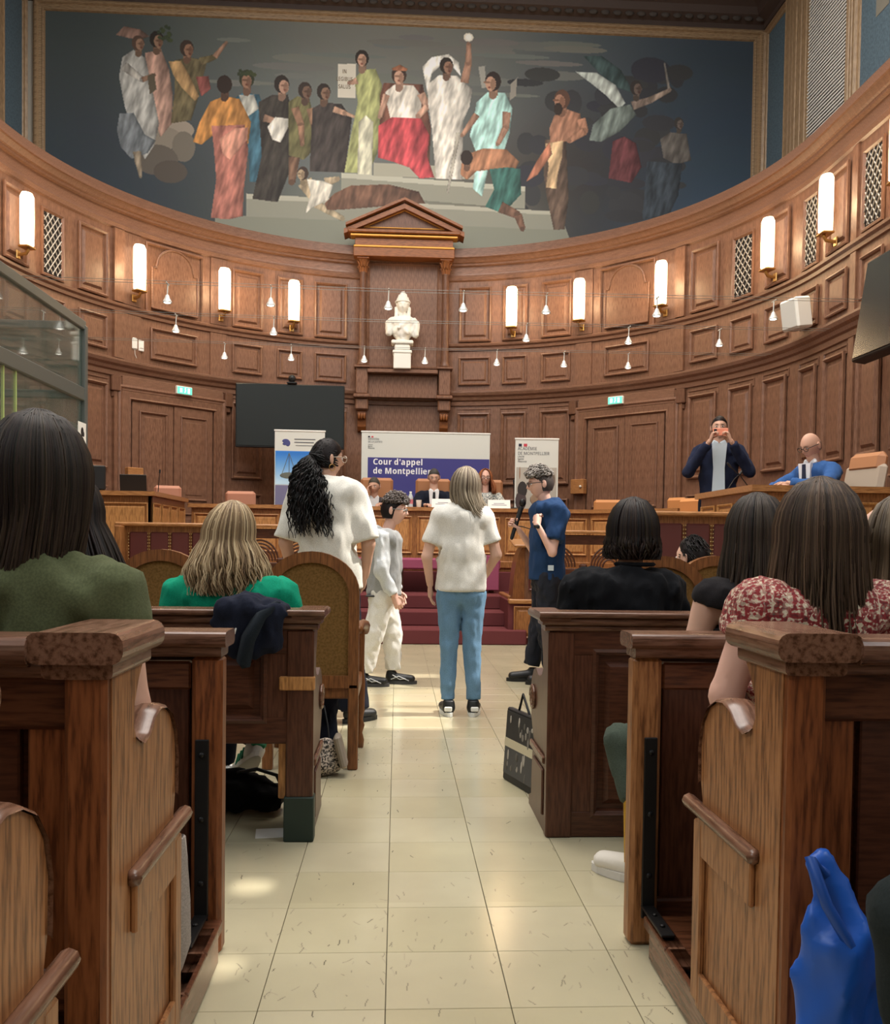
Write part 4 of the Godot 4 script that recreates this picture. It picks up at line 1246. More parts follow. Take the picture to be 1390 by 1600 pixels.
func old_pew(s: float, x: float, z: float, label: String, len := 3.2) -> Node3D:   # s: which way the bench runs from its aisle end
	var y := 0.1
	var t := thing("oak_pew", label, "pew", v3(x, y, z), 0.0, "worn oak pews beside the aisle")
	var mb := MB.new()
	mb.prism(end_shape("old"), 0.05, zframe(s * 0.025, 0, 0))
	var e := part(t, "end_panel", mb, M.pew_end)
	mb = MB.new()   # the handrail and the framing on the aisle face
	mb.tube(PackedVector3Array([v3(-s * 0.008, 0.425, -0.09), v3(-s * 0.008, 0.425, -0.47)]), PackedFloat32Array([0.016]), 8)
	part(e, "handrail", mb, M.pew_cap_z)
	bx(e, "rail_board", M.pew_end, v3(-s * 0.006, 0.37, -0.25), v3(0.012, 0.09, 0.3), 0.003)
	bx(e, "front_stile", M.pew_end, v3(-s * 0.006, 0.2, -0.395), v3(0.014, 0.4, 0.05), 0.004)
	bx(e, "foot_board", M.pew_end, v3(-s * 0.006, 0.03, -0.2), v3(0.012, 0.08, 0.38), 0.003)
	# arm pad: a rolled top along the scroll
	mb = MB.new()
	var rows := []
	for q in [Vector2(0.13, 0.655), Vector2(0.165, 0.642), Vector2(0.2, 0.65), Vector2(0.235, 0.674), Vector2(0.275, 0.684), Vector2(0.32, 0.678), Vector2(0.365, 0.657), Vector2(0.4, 0.617), Vector2(0.416, 0.56), Vector2(0.413, 0.48)]:
		var row := PackedVector3Array()
		for k in 7:
			var a := PI * k / 6
			row.push_back(v3(s * 0.025 - cos(a) * 0.032, q.y + sin(a) * 0.01 - 0.002, -q.x))
		rows.append(row)
	mb.grid(rows, false, true)
	part(e, "arm_pad", mb, M.pew_cap_z)
	bx(t, "post", M.pew_v, v3(s * 0.035, 0.41, -0.02), v3(0.066, 0.82, 0.09), 0.008)
	mb = MB.new()
	mb.rail(v3(s * 0.045, 0.832, 0.045), v3(s * 0.045, 0.832, -0.205), 0.15, 0.05, 0.02)
	mb.rail(v3(s * 0.045, 0.8, 0.03), v3(s * 0.045, 0.8, -0.19), 0.11, 0.036, 0.01)
	part(t, "cap_end", mb, M.pew_cap_z)
	mb = MB.new()
	mb.rail(v3(s * 0.115, 0.826, 0.0), v3(s * (len + 0.11), 0.826, 0.0), 0.11, 0.048, 0.02)
	mb.rail(v3(s * 0.1, 0.798, -0.005), v3(s * (len + 0.11), 0.798, -0.005), 0.07, 0.03, 0.01)
	part(t, "cap_rail", mb, M.pew_cap)
	bx(t, "top_rail", M.pew, v3(s * (len / 2 + 0.06), 0.742, -0.02), v3(len, 0.09, 0.04), 0.006)
	for k in 4:
		bx(t, "back_board", M.pew_dark, v3(s * (0.13 + (k + 0.5) * 0.77), 0.5, -0.035), v3(0.72, 0.42, 0.02), 0.003)
		bx(t, "stile", M.pew_v, v3(s * (0.1 + k * 0.77), 0.48, -0.025), v3(0.07, 0.46, 0.035), 0.004)
	bx(t, "back_panel", M.pew_dark, v3(s * (len / 2 + 0.06), 0.4, -0.052), v3(len, 0.76, 0.016), 0.003)
	bx(t, "mid_rail", M.pew, v3(s * (len / 2 + 0.06), 0.275, -0.02), v3(len, 0.07, 0.045), 0.008)
	bx(t, "kick_board", M.pew_dark, v3(s * (len / 2 + 0.06), 0.12, -0.035), v3(len, 0.24, 0.02), 0.003)
	bx(t, "seat", M.pew, v3(s * (len / 2 + 0.05), 0.36, -0.24), v3(len, 0.035, 0.38), 0.01)
	return t

func strap_pew(s: float, x: float, z: float, label: String) -> void:
	var len := 3.4
	var t := thing("strapped_pew", label, "pew", v3(x, 0, z), 0.0, "pews with iron straps")
	var mb := MB.new()
	mb.box(v3(s * 0.04, 0.4, -0.01), v3(0.08, 0.8, 0.07), 0.012)
	part(t, "post", mb, M.pew_end if s > 0 else M.pew_v)
	mb = MB.new()
	mb.rail(v3(-s * 0.014, 0.845, -0.01), v3(s * len, 0.845, -0.01), 0.14, 0.042, 0.019)
	mb.rail(v3(0, 0.815, -0.01), v3(s * len, 0.815, -0.01), 0.1, 0.034, 0.01)
	part(t, "cap_rail", mb, M.pew_cap)
	bx(t, "top_rail", M.pew, v3(s * (len / 2 + 0.085), 0.745, -0.01), v3(len, 0.075, 0.035), 0.006)
	for k in 4:
		bx(t, "back_board", M.pew_dark_v, v3(s * (0.09 + (k + 0.5) * 0.8), 0.4, -0.03), v3(0.79, 0.62, 0.02), 0.003)
	bx(t, "back_panel", M.pew_dark, v3(s * (len / 2 + 0.04), 0.41, -0.048), v3(len, 0.76, 0.014), 0.003)
	bx(t, "bottom_rail", M.pew_dark, v3(s * (len / 2 + 0.08), 0.07, -0.02), v3(len, 0.1, 0.04), 0.006)
	bx(t, "seat", M.pew, v3(s * (len / 2 + 0.22), 0.43, -0.25), v3(len, 0.035, 0.38), 0.01)
	for k in 3: bx(t, "seat_leg", M.pew_dark_v, v3(s * (0.3 + k * 1.4), 0.205, -0.36), v3(0.05, 0.41, 0.06), 0.005)
	mb = MB.new()
	mb.box(v3(s * 0.05, 0.33, 0.03), v3(0.036, 0.5, 0.008), 0.002)
	mb.box(v3(s * 0.05, 0.112, 0.12), v3(0.036, 0.008, 0.2), 0.002)
	for k in 3: mb.ball(v3(s * 0.05, 0.2 + k * 0.17, 0.036), v3(0.008, 0.008, 0.005), Basis(), 6)
	for k in 2: mb.ball(v3(s * 0.05, 0.118, 0.1 + k * 0.07), v3(0.008, 0.005, 0.008), Basis(), 6)
	part(t, "iron_strap", mb, M.iron)

func scroll_pew(s: float, x: float, z: float, label: String) -> Node3D:
	var len := 3.3
	var t := thing("scrolled_pew", label, "pew", v3(x, 0, z), 0.0, "dark pews with scrolled ends")
	var low := 0.36 if s < 0 else 0.0
	var mb := MB.new()
	var sh := end_shape("scroll")
	mb.prism(sh, 0.05, zframe(s * 0.03, 0, 0))
	var e := part(t, "scrolled_end", mb, M.pew_dark_v)
	mb = MB.new()
	for k in 22:
		var a := TAU * k / 10.0
		var r := 0.055 * (1.0 - k / 26.0)
		if k: mb.tube(PackedVector3Array([mb.get_meta("p"), v3(s * 0.0, 0.47 + sin(a) * r, -0.345 - cos(a) * r)]), PackedFloat32Array([0.008]), 5)
		mb.set_meta("p", v3(s * 0.0, 0.47 + sin(a) * r, -0.345 - cos(a) * r))
	part(e, "volute", mb, M.pew_cap_z)
	bx(e, "panel_moulding", M.pew_cap_z, v3(s * 0.0, 0.28, -0.2), v3(0.014, 0.03, 0.33), 0.005)
	bx(e, "end_inset", M.pew_dark_v, v3(s * 0.002, 0.15, -0.18), v3(0.012, 0.18, 0.24), 0.006)
	mb = MB.new()
	var prof := [[0.845, 0.022, 0.15], [0.82, 0.03, 0.12], [0.795, 0.025, 0.09]]
	for q in prof: mb.rail(v3(-s * (0.04 - (0.845 - q[0]) * 0.5), q[0], -0.01), v3(s * len, q[0], -0.01), q[2], q[1], q[1] * 0.48)
	mb.rail(v3(s * 0.02, 0.835, 0.05), v3(s * 0.02, 0.835, -0.25), 0.12, 0.034, 0.015)
	part(t, "moulded_cap", mb, M.pew_cap)
	bx(t, "post", M.pew_dark_v, v3(s * 0.05, 0.39, 0.0), v3(0.1, 0.78, 0.05), 0.006)
	bx(t, "top_rail", M.pew_dark, v3(s * (len / 2 + 0.05), 0.74, 0.0), v3(len, 0.1, 0.04), 0.005)
	bx(t, "bottom_rail", M.pew_dark, v3(s * (len / 2 + 0.05), low + 0.05, 0.0), v3(len, 0.1, 0.04), 0.005)
	for k in 3:
		var x0: float = s * (0.16 + (k + 0.5) * 1.06)
		mb = MB.new()
		mb.panel(1.04, 0.64 - low, Transform3D(Basis(), v3(x0, (0.69 + low + 0.1) / 2, 0.005)), 0.8)
		part(t, "panel", mb, M.pew_dark)
		bx(t, "stile", M.pew_dark_v, v3(s * (0.13 + k * 1.06), (0.69 + low + 0.1) / 2, 0.0), v3(0.1, 0.6 - low, 0.036), 0.004)
	bx(t, "back_panel", M.pew_dark, v3(s * (len / 2 + 0.05), (0.78 + low) / 2, -0.032), v3(len, 0.76 - low, 0.014), 0.003)
	bx(t, "seat", M.pew_dark, v3(s * (len / 2 + 0.05), 0.42, -0.24), v3(len, 0.04, 0.4), 0.01)
	return t

func pews() -> void:
	# low wooden platforms under the first rows
	for s in [-1.0, 1.0]:
		var x := -0.45 if s < 0 else 0.68
		var p := struct("floor")
		for k in 8:
			bx(p, "platform_board", M.pew, v3(x + s * 1.75, 0.085, -2.3 + k * 0.2 - 0.0), v3(3.5, 0.03, 0.196), 0.003)
		bx(p, "platform_board", M.pew, v3(x + s * 1.75, 0.085, 0.4), v3(3.5, 0.03, 2.2), 0.003)
		bx(p, "sill", M.pew_cap_z, v3(x + s * 0.03, 0.05, -0.45), v3(0.06, 0.1, 3.8), 0.01)
	old_pew(-1.0, -0.45, -1.46, "worn oak pew nearest the camera on the left, behind the olive shirt")
	old_pew(1.0, 0.68, -1.55, "worn oak pew nearest the camera on the right, beside the blue bag")
	old_pew(-1.0, -0.45, -0.78, "worn oak pew end cut off by the lower left corner")
	strap_pew(-1.0, -0.455, -2.42, "chipped pew with an iron strap, second from the camera on the left")
	strap_pew(1.0, 0.65, -2.46, "pew with an iron strap, second from the camera on the right")
	var l := scroll_pew(-1.0, -0.3, -3.35, "dark scrolled pew with a green foot, under the navy jacket")
	bx(l, "green_foot", plain(L(30, 48, 40), 0.5), v3(-0.05, 0.083, 0.0), v3(0.11, 0.166, 0.07), 0.004)
	bx(l, "repair_block", M.desk, v3(-0.06, 0.585, 0.02), v3(0.13, 0.05, 0.03), 0.004)
	bx(l, "brace", M.desk, v3(-0.115, 0.26, -0.02), v3(0.03, 0.22, 0.03), 0.004)
	scroll_pew(1.0, 0.57, -3.38, "dark scrolled pew closed to the floor, behind the black shirt")

func arm_chair(label: String, at: Vector3, turn := 0.0) -> Node3D:
	var t := thing("arch_back_chair", label, "chair", at, turn, "arch-backed velvet armchairs")
	var o := PackedVector2Array(); var i := PackedVector2Array()
	var n := 16
	for k in n + 1:
		var a := PI * k / n
		o.push_back(Vector2(cos(a) * 0.23, 0.86 + sin(a) * 0.2)); i.push_back(Vector2(cos(a) * 0.18, 0.85 + sin(a) * 0.155))
	o.append_array([Vector2(-0.23, 0.4), Vector2(0.23, 0.4)])
	i.append_array([Vector2(-0.18, 0.46), Vector2(0.18, 0.46)])
	var mb := MB.new()   # the frame as a ring: quads between outline and opening, on both sides
	var m := o.size()
	for k in m:
		var j := (k + 1) % m
		for z in [-0.025, 0.025]:
			mb.oquad(v3(o[k].x, o[k].y, z), v3(o[j].x, o[j].y, z), v3(i[j].x, i[j].y, z), v3(i[k].x, i[k].y, z), v3(o[k].x, o[k].y, 0))
		mb.oquad(v3(o[k].x, o[k].y, -0.025), v3(o[j].x, o[j].y, -0.025), v3(o[j].x, o[j].y, 0.025), v3(o[k].x, o[k].y, 0.025), v3(0, 0.7, 0))
		var c := (v3(i[k].x, i[k].y, 0) - v3(0, 0.7, 0)) * 2 + v3(0, 0.7, 0)
		mb.oquad(v3(i[k].x, i[k].y, -0.025), v3(i[j].x, i[j].y, -0.025), v3(i[j].x, i[j].y, 0.025), v3(i[k].x, i[k].y, 0.025), c)
	part(t, "back_frame", mb, M.chair)
	mb = MB.new()
	var q := PackedVector2Array()
	for p in i: q.push_back(p * Vector2(1.01, 1.0))
	mb.prism(q, 0.025, Transform3D())
	part(t, "velvet_back", mb, M.velvet)
	for s in [-1.0, 1.0]:
		bx(t, "leg", M.chair, v3(s * 0.205, 0.21, 0.0), v3(0.05, 0.42, 0.05), 0.006)
		mb = MB.new()
		mb.lathe([Vector2(0.0, 0), Vector2(0.02, 0), Vector2(0.024, 0.04), Vector2(0.014, 0.08), Vector2(0.026, 0.12), Vector2(0.016, 0.15), Vector2(0.024, 0.2), Vector2(0.026, 0.36), Vector2(0.02, 0.4), Vector2(0.022, 0.66)], 10, Transform3D(Basis(), v3(s * 0.22, 0, -0.48)))
		part(t, "leg", mb, M.chair)
		mb = MB.new()
		mb.tube(PackedVector3Array([v3(s * 0.225, 0.68, -0.01), v3(s * 0.23, 0.69, -0.2), v3(s * 0.235, 0.675, -0.4), v3(s * 0.24, 0.66, -0.5), v3(s * 0.24, 0.62, -0.53)]), PackedFloat32Array([0.024, 0.022, 0.026, 0.03, 0.022]), 8)
		part(t, "arm", mb, M.chair)
	bx(t, "seat_rail", M.chair, v3(0, 0.38, -0.24), v3(0.46, 0.07, 0.5), 0.008)
	bx(t, "seat_pad", M.leather, v3(0, 0.44, -0.24), v3(0.42, 0.06, 0.46), 0.02)
	return t

func office_chair(label: String, at: Vector3, turn: float, m: Material, w := 0.46, top := 1.29) -> void:
	var t := thing("office_chair", label, "chair", at, turn, "upholstered chairs of the tribunal")
	bx(t, "backrest", m, v3(0, (top + 0.62) / 2, 0), v3(w, top - 0.62, 0.09), 0.035, Basis(Vector3.RIGHT, 0.08))
	bx(t, "seat", m, v3(0, 0.5, 0.25), v3(w, 0.1, 0.46), 0.035)
	tb(t, "column", M.iron, [v3(0, 0.06, 0.22), v3(0, 0.46, 0.22)], 0.03)
	var mb := MB.new()
	for k in 5: mb.tube(PackedVector3Array([v3(0, 0.09, 0.22), v3(cos(TAU * k / 5) * 0.26, 0.035, 0.22 + sin(TAU * k / 5) * 0.26)]), PackedFloat32Array([0.022, 0.016]), 6)
	part(t, "star_base", mb, M.iron)

func chairs() -> void:
	arm_chair("arch-backed velvet armchair left of the blonde woman's head", v3(-1.13, 0, -4.42))
	arm_chair("arch-backed velvet armchair beside the standing woman with the ponytail", v3(-0.41, 0, -4.4))
	arm_chair("arch-backed armchair just right of the black shirt", v3(1.3, 0, -4.4))
	arm_chair("arch-backed velvet armchair in front of the child's head", v3(1.74, 0, -4.88))
	var y := 0.75
	office_chair("tan leather chair behind the grey-haired official on the left", v3(-0.3, y, -12.98), 0, M.tan, 0.46)
	office_chair("tan leather chair behind the official in the dark tie", v3(0.5, y, -12.98), 0, M.tan, 0.5)
	office_chair("tan leather chair behind the red-haired woman", v3(1.27, y, -12.98), 0, M.tan, 0.46)
	office_chair("pale pink chair back showing over the desk near the screen", v3(-2.2, y, -12.85), 0, M.pinkish, 0.42, 1.06)
	office_chair("low pink chair back beside the laptop", v3(-3.12, y, -12.5), 0.2, M.pinkish, 0.36, 1.1)
	office_chair("orange chair back behind the desk, right of the lectern", v3(2.98, y, -12.75), -0.2, M.orange, 0.4, 1.02)
	office_chair("orange chair back at the curved end of the desk", v3(3.72, y, -11.9), -0.9, M.orange, 0.3, 1.02)
	office_chair("orange chair turned sideways next to the standing man", v3(3.42, y, -10.35), -1.1, M.orange, 0.4, 0.93)
	# the tall chair of the bald man
	var t := thing("high_back_chair", "tall beige leather chair of the bald man in the blue suit", "chair", v3(4.06, 0.75, -7.92), -1.3)
	bx(t, "backrest", plain(L(172, 156, 138), 0.55), v3(0.0, 0.8, -0.1), v3(0.48, 0.66, 0.09), 0.04, Basis(Vector3.RIGHT, -0.2))
	bx(t, "headrest", M.tan, v3(0.0, 1.13, -0.17), v3(0.42, 0.2, 0.12), 0.05, Basis(Vector3.RIGHT, -0.2))
	bx(t, "seat", M.tan, v3(0, 0.48, 0.2), v3(0.5, 0.1, 0.5), 0.04)
	bx(t, "pedestal", M.iron, v3(0, 0.22, 0.2), v3(0.12, 0.44, 0.12), 0.02)

# ------------------------------------------------------------------ lamps, screens, dock
func fittings() -> void:
	var names := {21.9: "nearest the niche", 35.8: "at the inner door jamb", 53.1: "at the outer door jamb", 77.8: "between the lattice grilles", 94.2: "nearest the wall screen", 111.5: "far along the side wall"}
	var shade := MB.new()
	shade.lathe([Vector2(0.0, -0.3), Vector2(0.07, -0.3), Vector2(0.088, -0.28), Vector2(0.092, 0.0), Vector2(0.09, 0.27), Vector2(0.07, 0.31), Vector2(0.0, 0.312)], 14)
	var sm := shade.done()
	var br := MB.new()
	br.box(v3(0, -0.31, 0.0), v3(0.17, 0.025, 0.13), 0.008)
	br.tube(PackedVector3Array([v3(0, -0.33, 0.02), v3(0, -0.38, -0.01), v3(0, -0.39, -0.1)]), PackedFloat32Array([0.02]), 8)
	br.box(v3(0, -0.39, -0.115), v3(0.07, 0.1, 0.02), 0.006)
	var bm := br.done()
	for s in [-1.0, 1.0]:
		for th in names:
			if s < 0 and th > 100: continue
			var f := wxf(s * th, 4.79, 0.15)
			var t := thing("wall_sconce", "lit frosted tube wall lamp %s on the %s" % [names[th], "left" if s < 0 else "right"], "wall lamp", f.origin, 0.0, "tube wall lamps on the panelling")
			t.basis = f.basis
			inst(t, "glass_shade", sm, M.sconce, Transform3D(Basis().scaled(Vector3(1, 1, 0.8)), Vector3.ZERO))
			inst(t, "bracket", bm, M.brass, Transform3D())
			var o := OmniLight3D.new()
			o.name = "lamp_light"
			o.light_color = Color(1.0, 0.86, 0.66); o.light_energy = 0.4; o.omni_range = 30.0; o.omni_attenuation = 2.0; o.light_size = 0.1; o.shadow_enabled = true
			t.add_child(o)
			o.position = v3(0, 0, 0.2)
	# low-voltage spots on stretched cables
	var rowsz := {-8.4: [-2.11, -1.18, -0.11, 0.58, 1.35, 2.39, 3.5], -9.55: [-3.65, -2.31, -1.31, 1.33, 2.42, 3.4], -10.85: [-3.97, -2.06, -1.28, -0.42, 0.3, 1.16, 1.97, 2.75]}
	var cone := MB.new()
	cone.lathe([Vector2(0.01, 0.03), Vector2(0.018, 0.02), Vector2(0.024, 0.0), Vector2(0.04, -0.03), Vector2(0.043, -0.042), Vector2(0.036, -0.042), Vector2(0.0, -0.03)], 10)
	var cm := cone.done()
	var stem := MB.new()
	stem.tube(PackedVector3Array([v3(0, 0.03, 0), v3(0.004, 0.13, 0)]), PackedFloat32Array([0.006]), 6)
	stem.tube(PackedVector3Array([v3(0.004, 0.13, -0.05), v3(0.004, 0.13, 0.05)]), PackedFloat32Array([0.006]), 6)
	var stm := stem.done()
	var bulb := MB.new()
	bulb.ball(v3(0, -0.036, 0), v3(0.034, 0.012, 0.034), Basis(), 10)
	var bbm := bulb.done()
	var white := plain(L(222, 222, 216), 0.35, 0.3)
	var rn := {-8.4: "front", -9.55: "middle", -10.85: "rear"}
	var ordn := ["first", "second", "third", "fourth", "fifth", "sixth", "seventh", "eighth"]
	for z in rowsz:
		var k := 0
		for x in rowsz[z]:
			var t := thing("cable_spotlight", "small white hanging spotlight, %s from the left on the %s cable pair" % [ordn[k], rn[z]], "spotlight", v3(x, 3.3, z), 0.0, "spotlights on stretched cables")
			inst(t, "reflector", cm, white, Transform3D())
			inst(t, "stem", stm, white, Transform3D())
			inst(t, "bulb", bbm, M.bulb, Transform3D())
			var sp := SpotLight3D.new()
			sp.name = "spot_light"
			sp.light_color = Color(1.0, 0.95, 0.86); sp.light_energy = 0.25; sp.spot_range = 20.0; sp.spot_angle = 50.0; sp.light_size = 0.03; sp.shadow_enabled = true
			t.add_child(sp)
			sp.position = v3(0, -0.06, 0); sp.rotation.x = -PI / 2
			k += 1
		for e in [-0.045, 0.045]:
			var c := MB.new()
			var hw: float = 4.63 if z > -9.9 else sqrt(4.63 * 4.63 - (z + 9.9) * (z + 9.9))
			c.tube(PackedVector3Array([v3(AX - hw + 0.02, 3.46, z + e), v3(AX, 3.425, z + e), v3(AX + hw - 0.02, 3.46, z + e)]), PackedFloat32Array([0.0025]), 5)
			var o := part(self, numbered("lamp_cable"), c, M.steel)
			meta(o, "thin %s cable of the %s spotlight pair across the room" % ["rear" if e < 0 else "front", rn[z]], "cable", "spotlight cables")
	# big screen on the left with a camera on top
	var tv := thing("wall_screen", "large dark screen mounted left of the niche", "screen", v3(-1.58, 2.94, -13.35), 0.05)
	bx(tv, "casing", M.black, v3(0, 0, -0.02), v3(1.57, 0.93, 0.05), 0.01)
	bx(tv, "display", M.screen, v3(0, 0.005, 0.008), v3(1.54, 0.89, 0.01), 0.003)
	bx(tv, "mount", M.iron, v3(0, 0, -0.35), v3(0.2, 0.2, 0.62), 0.01)
	var wc := thing("conference_camera", "black dome camera on top of the large screen", "camera", v3(-1.56, 3.41, -13.36))
	bx(wc, "foot", M.black, v3(0, 0.012, 0), v3(0.14, 0.024, 0.1), 0.006)
	var mb := MB.new()
	mb.ball(v3(0, 0.075, 0), v3(0.055, 0.06, 0.05)); mb.ball(v3(0, 0.08, 0.045), v3(0.02, 0.02, 0.01))
	part(wc, "head", mb, M.black)
	# screen on the right side wall
	var t2 := thing("side_screen", "large black screen tilted out from the right side wall", "screen", v3(4.38, 3.33, -7.42), 0.0)
	var bs := Basis(Vector3.BACK, -0.14)
	bx(t2, "casing", M.black, Vector3.ZERO, v3(0.14, 0.95, 1.9), 0.012, bs)
	bx(t2, "display", M.screen, bs * v3(-0.075, 0, 0), v3(0.01, 0.9, 1.84), 0.003, bs)
	bx(t2, "mount", M.iron, v3(0.15, 0, 0), v3(0.2, 0.16, 0.2), 0.01)
	var sp2 := thing("loudspeaker", "white loudspeaker box on the right panelling", "speaker", wxf(88.4, 3.74, 0.24).origin, -1.35)
	bx(sp2, "cabinet", M.white, Vector3.ZERO, v3(0.3, 0.34, 0.2), 0.02, Basis(Vector3.RIGHT, 0.15))
	bx(sp2, "grille", plain(L(205, 205, 198), 0.8), Basis(Vector3.RIGHT, 0.15) * v3(0, 0, 0.1), v3(0.25, 0.3, 0.012), 0.004, Basis(Vector3.RIGHT, 0.15))
	bx(sp2, "wall_arm", M.white, v3(0, 0, -0.12), v3(0.05, 0.05, 0.1), 0.005)
	# glazed dock on the left
	var d := thing("glass_dock", "steel framed glass dock at the left edge", "dock", v3(-2.4, 0, -7.05))
	var m := plain(L(104, 110, 106), 0.4, 0.5)
	var far := -1.55
	for q in [[0.0, 0.0], [far, 0.0], [0.0, 2.9], [far, 2.9]]:
		bx(d, "post", m, v3(q[0], 1.36, q[1]), v3(0.06, 2.72, 0.06), 0.006)
	for h in [2.72, 2.2, 1.0, 0.08]:
		for x in [0.0, far]:
			bx(d, "rail", m if h != 2.2 or x == 0.0 else M.iron, v3(x, h, 1.45), v3(0.05, 0.07 if h > 2.5 else 0.1, 2.9), 0.006)
		bx(d, "rail", m, v3(far / 2, h, 0), v3(-far, 0.06, 0.05), 0.006)
	for q in [[1.0, 2.2], [2.2, 2.72], [0.08, 1.0]]:
		for x in [0.0, far]:
			bx(d, "pane", M.glass, v3(x, (q[0] + q[1]) / 2, 1.45), v3(0.012, q[1] - q[0], 2.84), 0)
		bx(d, "pane", M.glass, v3(far / 2, (q[0] + q[1]) / 2, 0), v3(-far - 0.06, q[1] - q[0], 0.012), 0)
	for z in [1.22, 1.4]:  # light caught by the pane edges, painted as pale yellow-green strips
		bx(d, "glass_edge_glint", plain(L(196, 214, 128), 0.3), v3(0.0, 1.6, z), v3(0.02, 1.16, 0.007), 0.002)
	var pp := thing("pinned_notice", "small white notice with a dark head stuck inside the dock glass", "notice", v3(-2.36, 1.9, -6.92), PI / 2)
	bx(pp, "sheet", M.paper, Vector3.ZERO, v3(0.17, 0.15, 0.002), 0)
	mb = MB.new()
	mb.ball(v3(0, 0.005, 0.002), v3(0.03, 0.035, 0.002)); mb.ball(v3(0.025, -0.01, 0.002), v3(0.02, 0.02, 0.002))
	part(pp, "printed_head", mb, M.iron)
	var p2 := thing("blue_notice", "blue sheet below the white notice on the dock glass", "notice", v3(-2.36, 1.76, -6.92), PI / 2)
	bx(p2, "sheet", plain(L(52, 112, 160), 0.7), Vector3.ZERO, v3(0.17, 0.12, 0.002), 0)
	# on the desks
	var lp := thing("laptop", "open black laptop on the desk by the left door", "laptop", v3(-3.08, 1.65, -10.75), 0.1)
	bx(lp, "keyboard_half", M.black, v3(0, 0.01, -0.12), v3(0.3, 0.018, 0.22), 0.004)
	bx(lp, "lid", M.black, v3(0, 0.11, 0.0), v3(0.3, 0.21, 0.012), 0.004, Basis(Vector3.RIGHT, 0.2))
	bx(lp, "lid_edge", M.steel, v3(0, 0.214, 0.02), v3(0.3, 0.006, 0.014), 0.001)
	var mo := thing("monitor", "black monitor beside the dock post at the left desk", "monitor", v3(-3.5, 1.65, -10.55), 0.2)
	bx(mo, "housing", M.black, v3(0, 0.16, 0), v3(0.32, 0.28, 0.07), 0.012)
	bx(mo, "badge", M.white, v3(-0.01, 0.05, 0.037), v3(0.05, 0.02, 0.003), 0.001)
	bx(mo, "foot", M.black, v3(0, 0.01, 0), v3(0.22, 0.02, 0.16), 0.005)
	gooseneck("thin table microphone beside the low pink chair", v3(-2.9, 1.65, -11.15), v3(0.02, 0.28, 0.0))
	gooseneck("slanting desk microphone before the official in the dark tie", v3(0.55, 1.59, -12.1), v3(0.22, 0.17, -0.1))
	gooseneck("slanting desk microphone in front of the man with the phone", v3(3.02, 1.61, -8.2), v3(0.2, 0.2, -0.2))
	gooseneck("desk microphone leaning right behind the man with the phone", v3(3.3, 1.61, -8.3), v3(-0.22, 0.26, 0.0))
	gooseneck("upright desk microphone right of the red-haired woman", v3(1.56, 1.59, -12.2), v3(0.0, 0.36, 0.0))
	for q in [[0.0, "on the left, partly behind the curly-haired boy"], [0.62, "in front of the official in the dark tie"], [1.37, "in front of the red-haired woman"]]:
		var np := thing("name_plate", "white folded name card " + q[1], "name card", v3(q[0] - 0.02, 1.59, -12.08), 0.0, "name cards on the judges desk")
		mb = MB.new()
		mb.prism(PackedVector2Array([Vector2(-0.06, 0), Vector2(0.06, 0), Vector2(0, 0.12)]), 0.3, zframe(0, 0, 0))
		part(np, "card", mb, M.paper)
		for k in 2:
			bx(np, "printed_line", plain(L(120, 120, 140), 0.8), v3(0, 0.05 + k * 0.02, 0.037 - k * 0.01), v3(0.2 - k * 0.06, 0.006, 0.002), 0, Basis(Vector3.RIGHT, -0.46))
	var bo := thing("water_bottle", "clear plastic water bottle on the judges desk", "bottle", v3(0.17, 1.59, -12.15))
	mb = MB.new()
	mb.lathe([Vector2(0, 0), Vector2(0.03, 0), Vector2(0.033, 0.01), Vector2(0.033, 0.13), Vector2(0.03, 0.15), Vector2(0.014, 0.19), Vector2(0.014, 0.2)], 12)
	part(bo, "body", mb, plain(L(196, 206, 210), 0.15))
	mb = MB.new()
	mb.lathe([Vector2(0.0345, 0.05), Vector2(0.0345, 0.11)], 12)
	part(bo, "wrapper", mb, plain(L(206, 120, 130), 0.5))
	mb = MB.new()
	mb.lathe([Vector2(0.016, 0.195), Vector2(0.016, 0.215), Vector2(0.0, 0.216)], 10)
	part(bo, "cap", mb, M.white)
	for q in [[0.28, "right of the water bottle"], [-0.08, "beside the left name card"]]:
		var cu := thing("paper_cup", "white paper cup " + q[1], "cup", v3(q[0], 1.59, -12.12), 0.0, "paper cups on the judges desk")
		mb = MB.new()
		mb.lathe([Vector2(0, 0), Vector2(0.028, 0), Vector2(0.038, 0.1), Vector2(0.04, 0.102), Vector2(0.036, 0.1), Vector2(0.026, 0.006)], 12)
		part(cu, "cup_body", mb, M.paper)
	var ch := thing("dark_coat", "black coat hung low against the right side wall", "coat", v3(4.35, 0.75, -8.9))
	var bl := Blob.new()
	bl.add(v3(0, 0.2, 0), v3(0, 0.85, 0), Vector2(0.16, 0.12), Vector2(0.12, 0.1))
	bl.amp = 0.03; bl.freq = 7.0
	mb = MB.new(); bl.into(mb, 0.03)
	part(ch, "fabric", mb, cloth(L(22, 24, 30)))

func gooseneck(label: String, at: Vector3, to: Vector3) -> void:
	var t := thing("desk_microphone", label, "microphone", at, 0.0, "gooseneck microphones on the desks")
	bx(t, "base", M.black, v3(0, 0.012, 0), v3(0.09, 0.024, 0.11), 0.006)
	tb(t, "stem", M.iron, [v3(0, 0.02, 0), to * 0.5 + v3(0, 0.03, 0), to], 0.005, 6)
	tb(t, "capsule", M.black, [to * 0.96, to * 1.1], 0.011, 8)

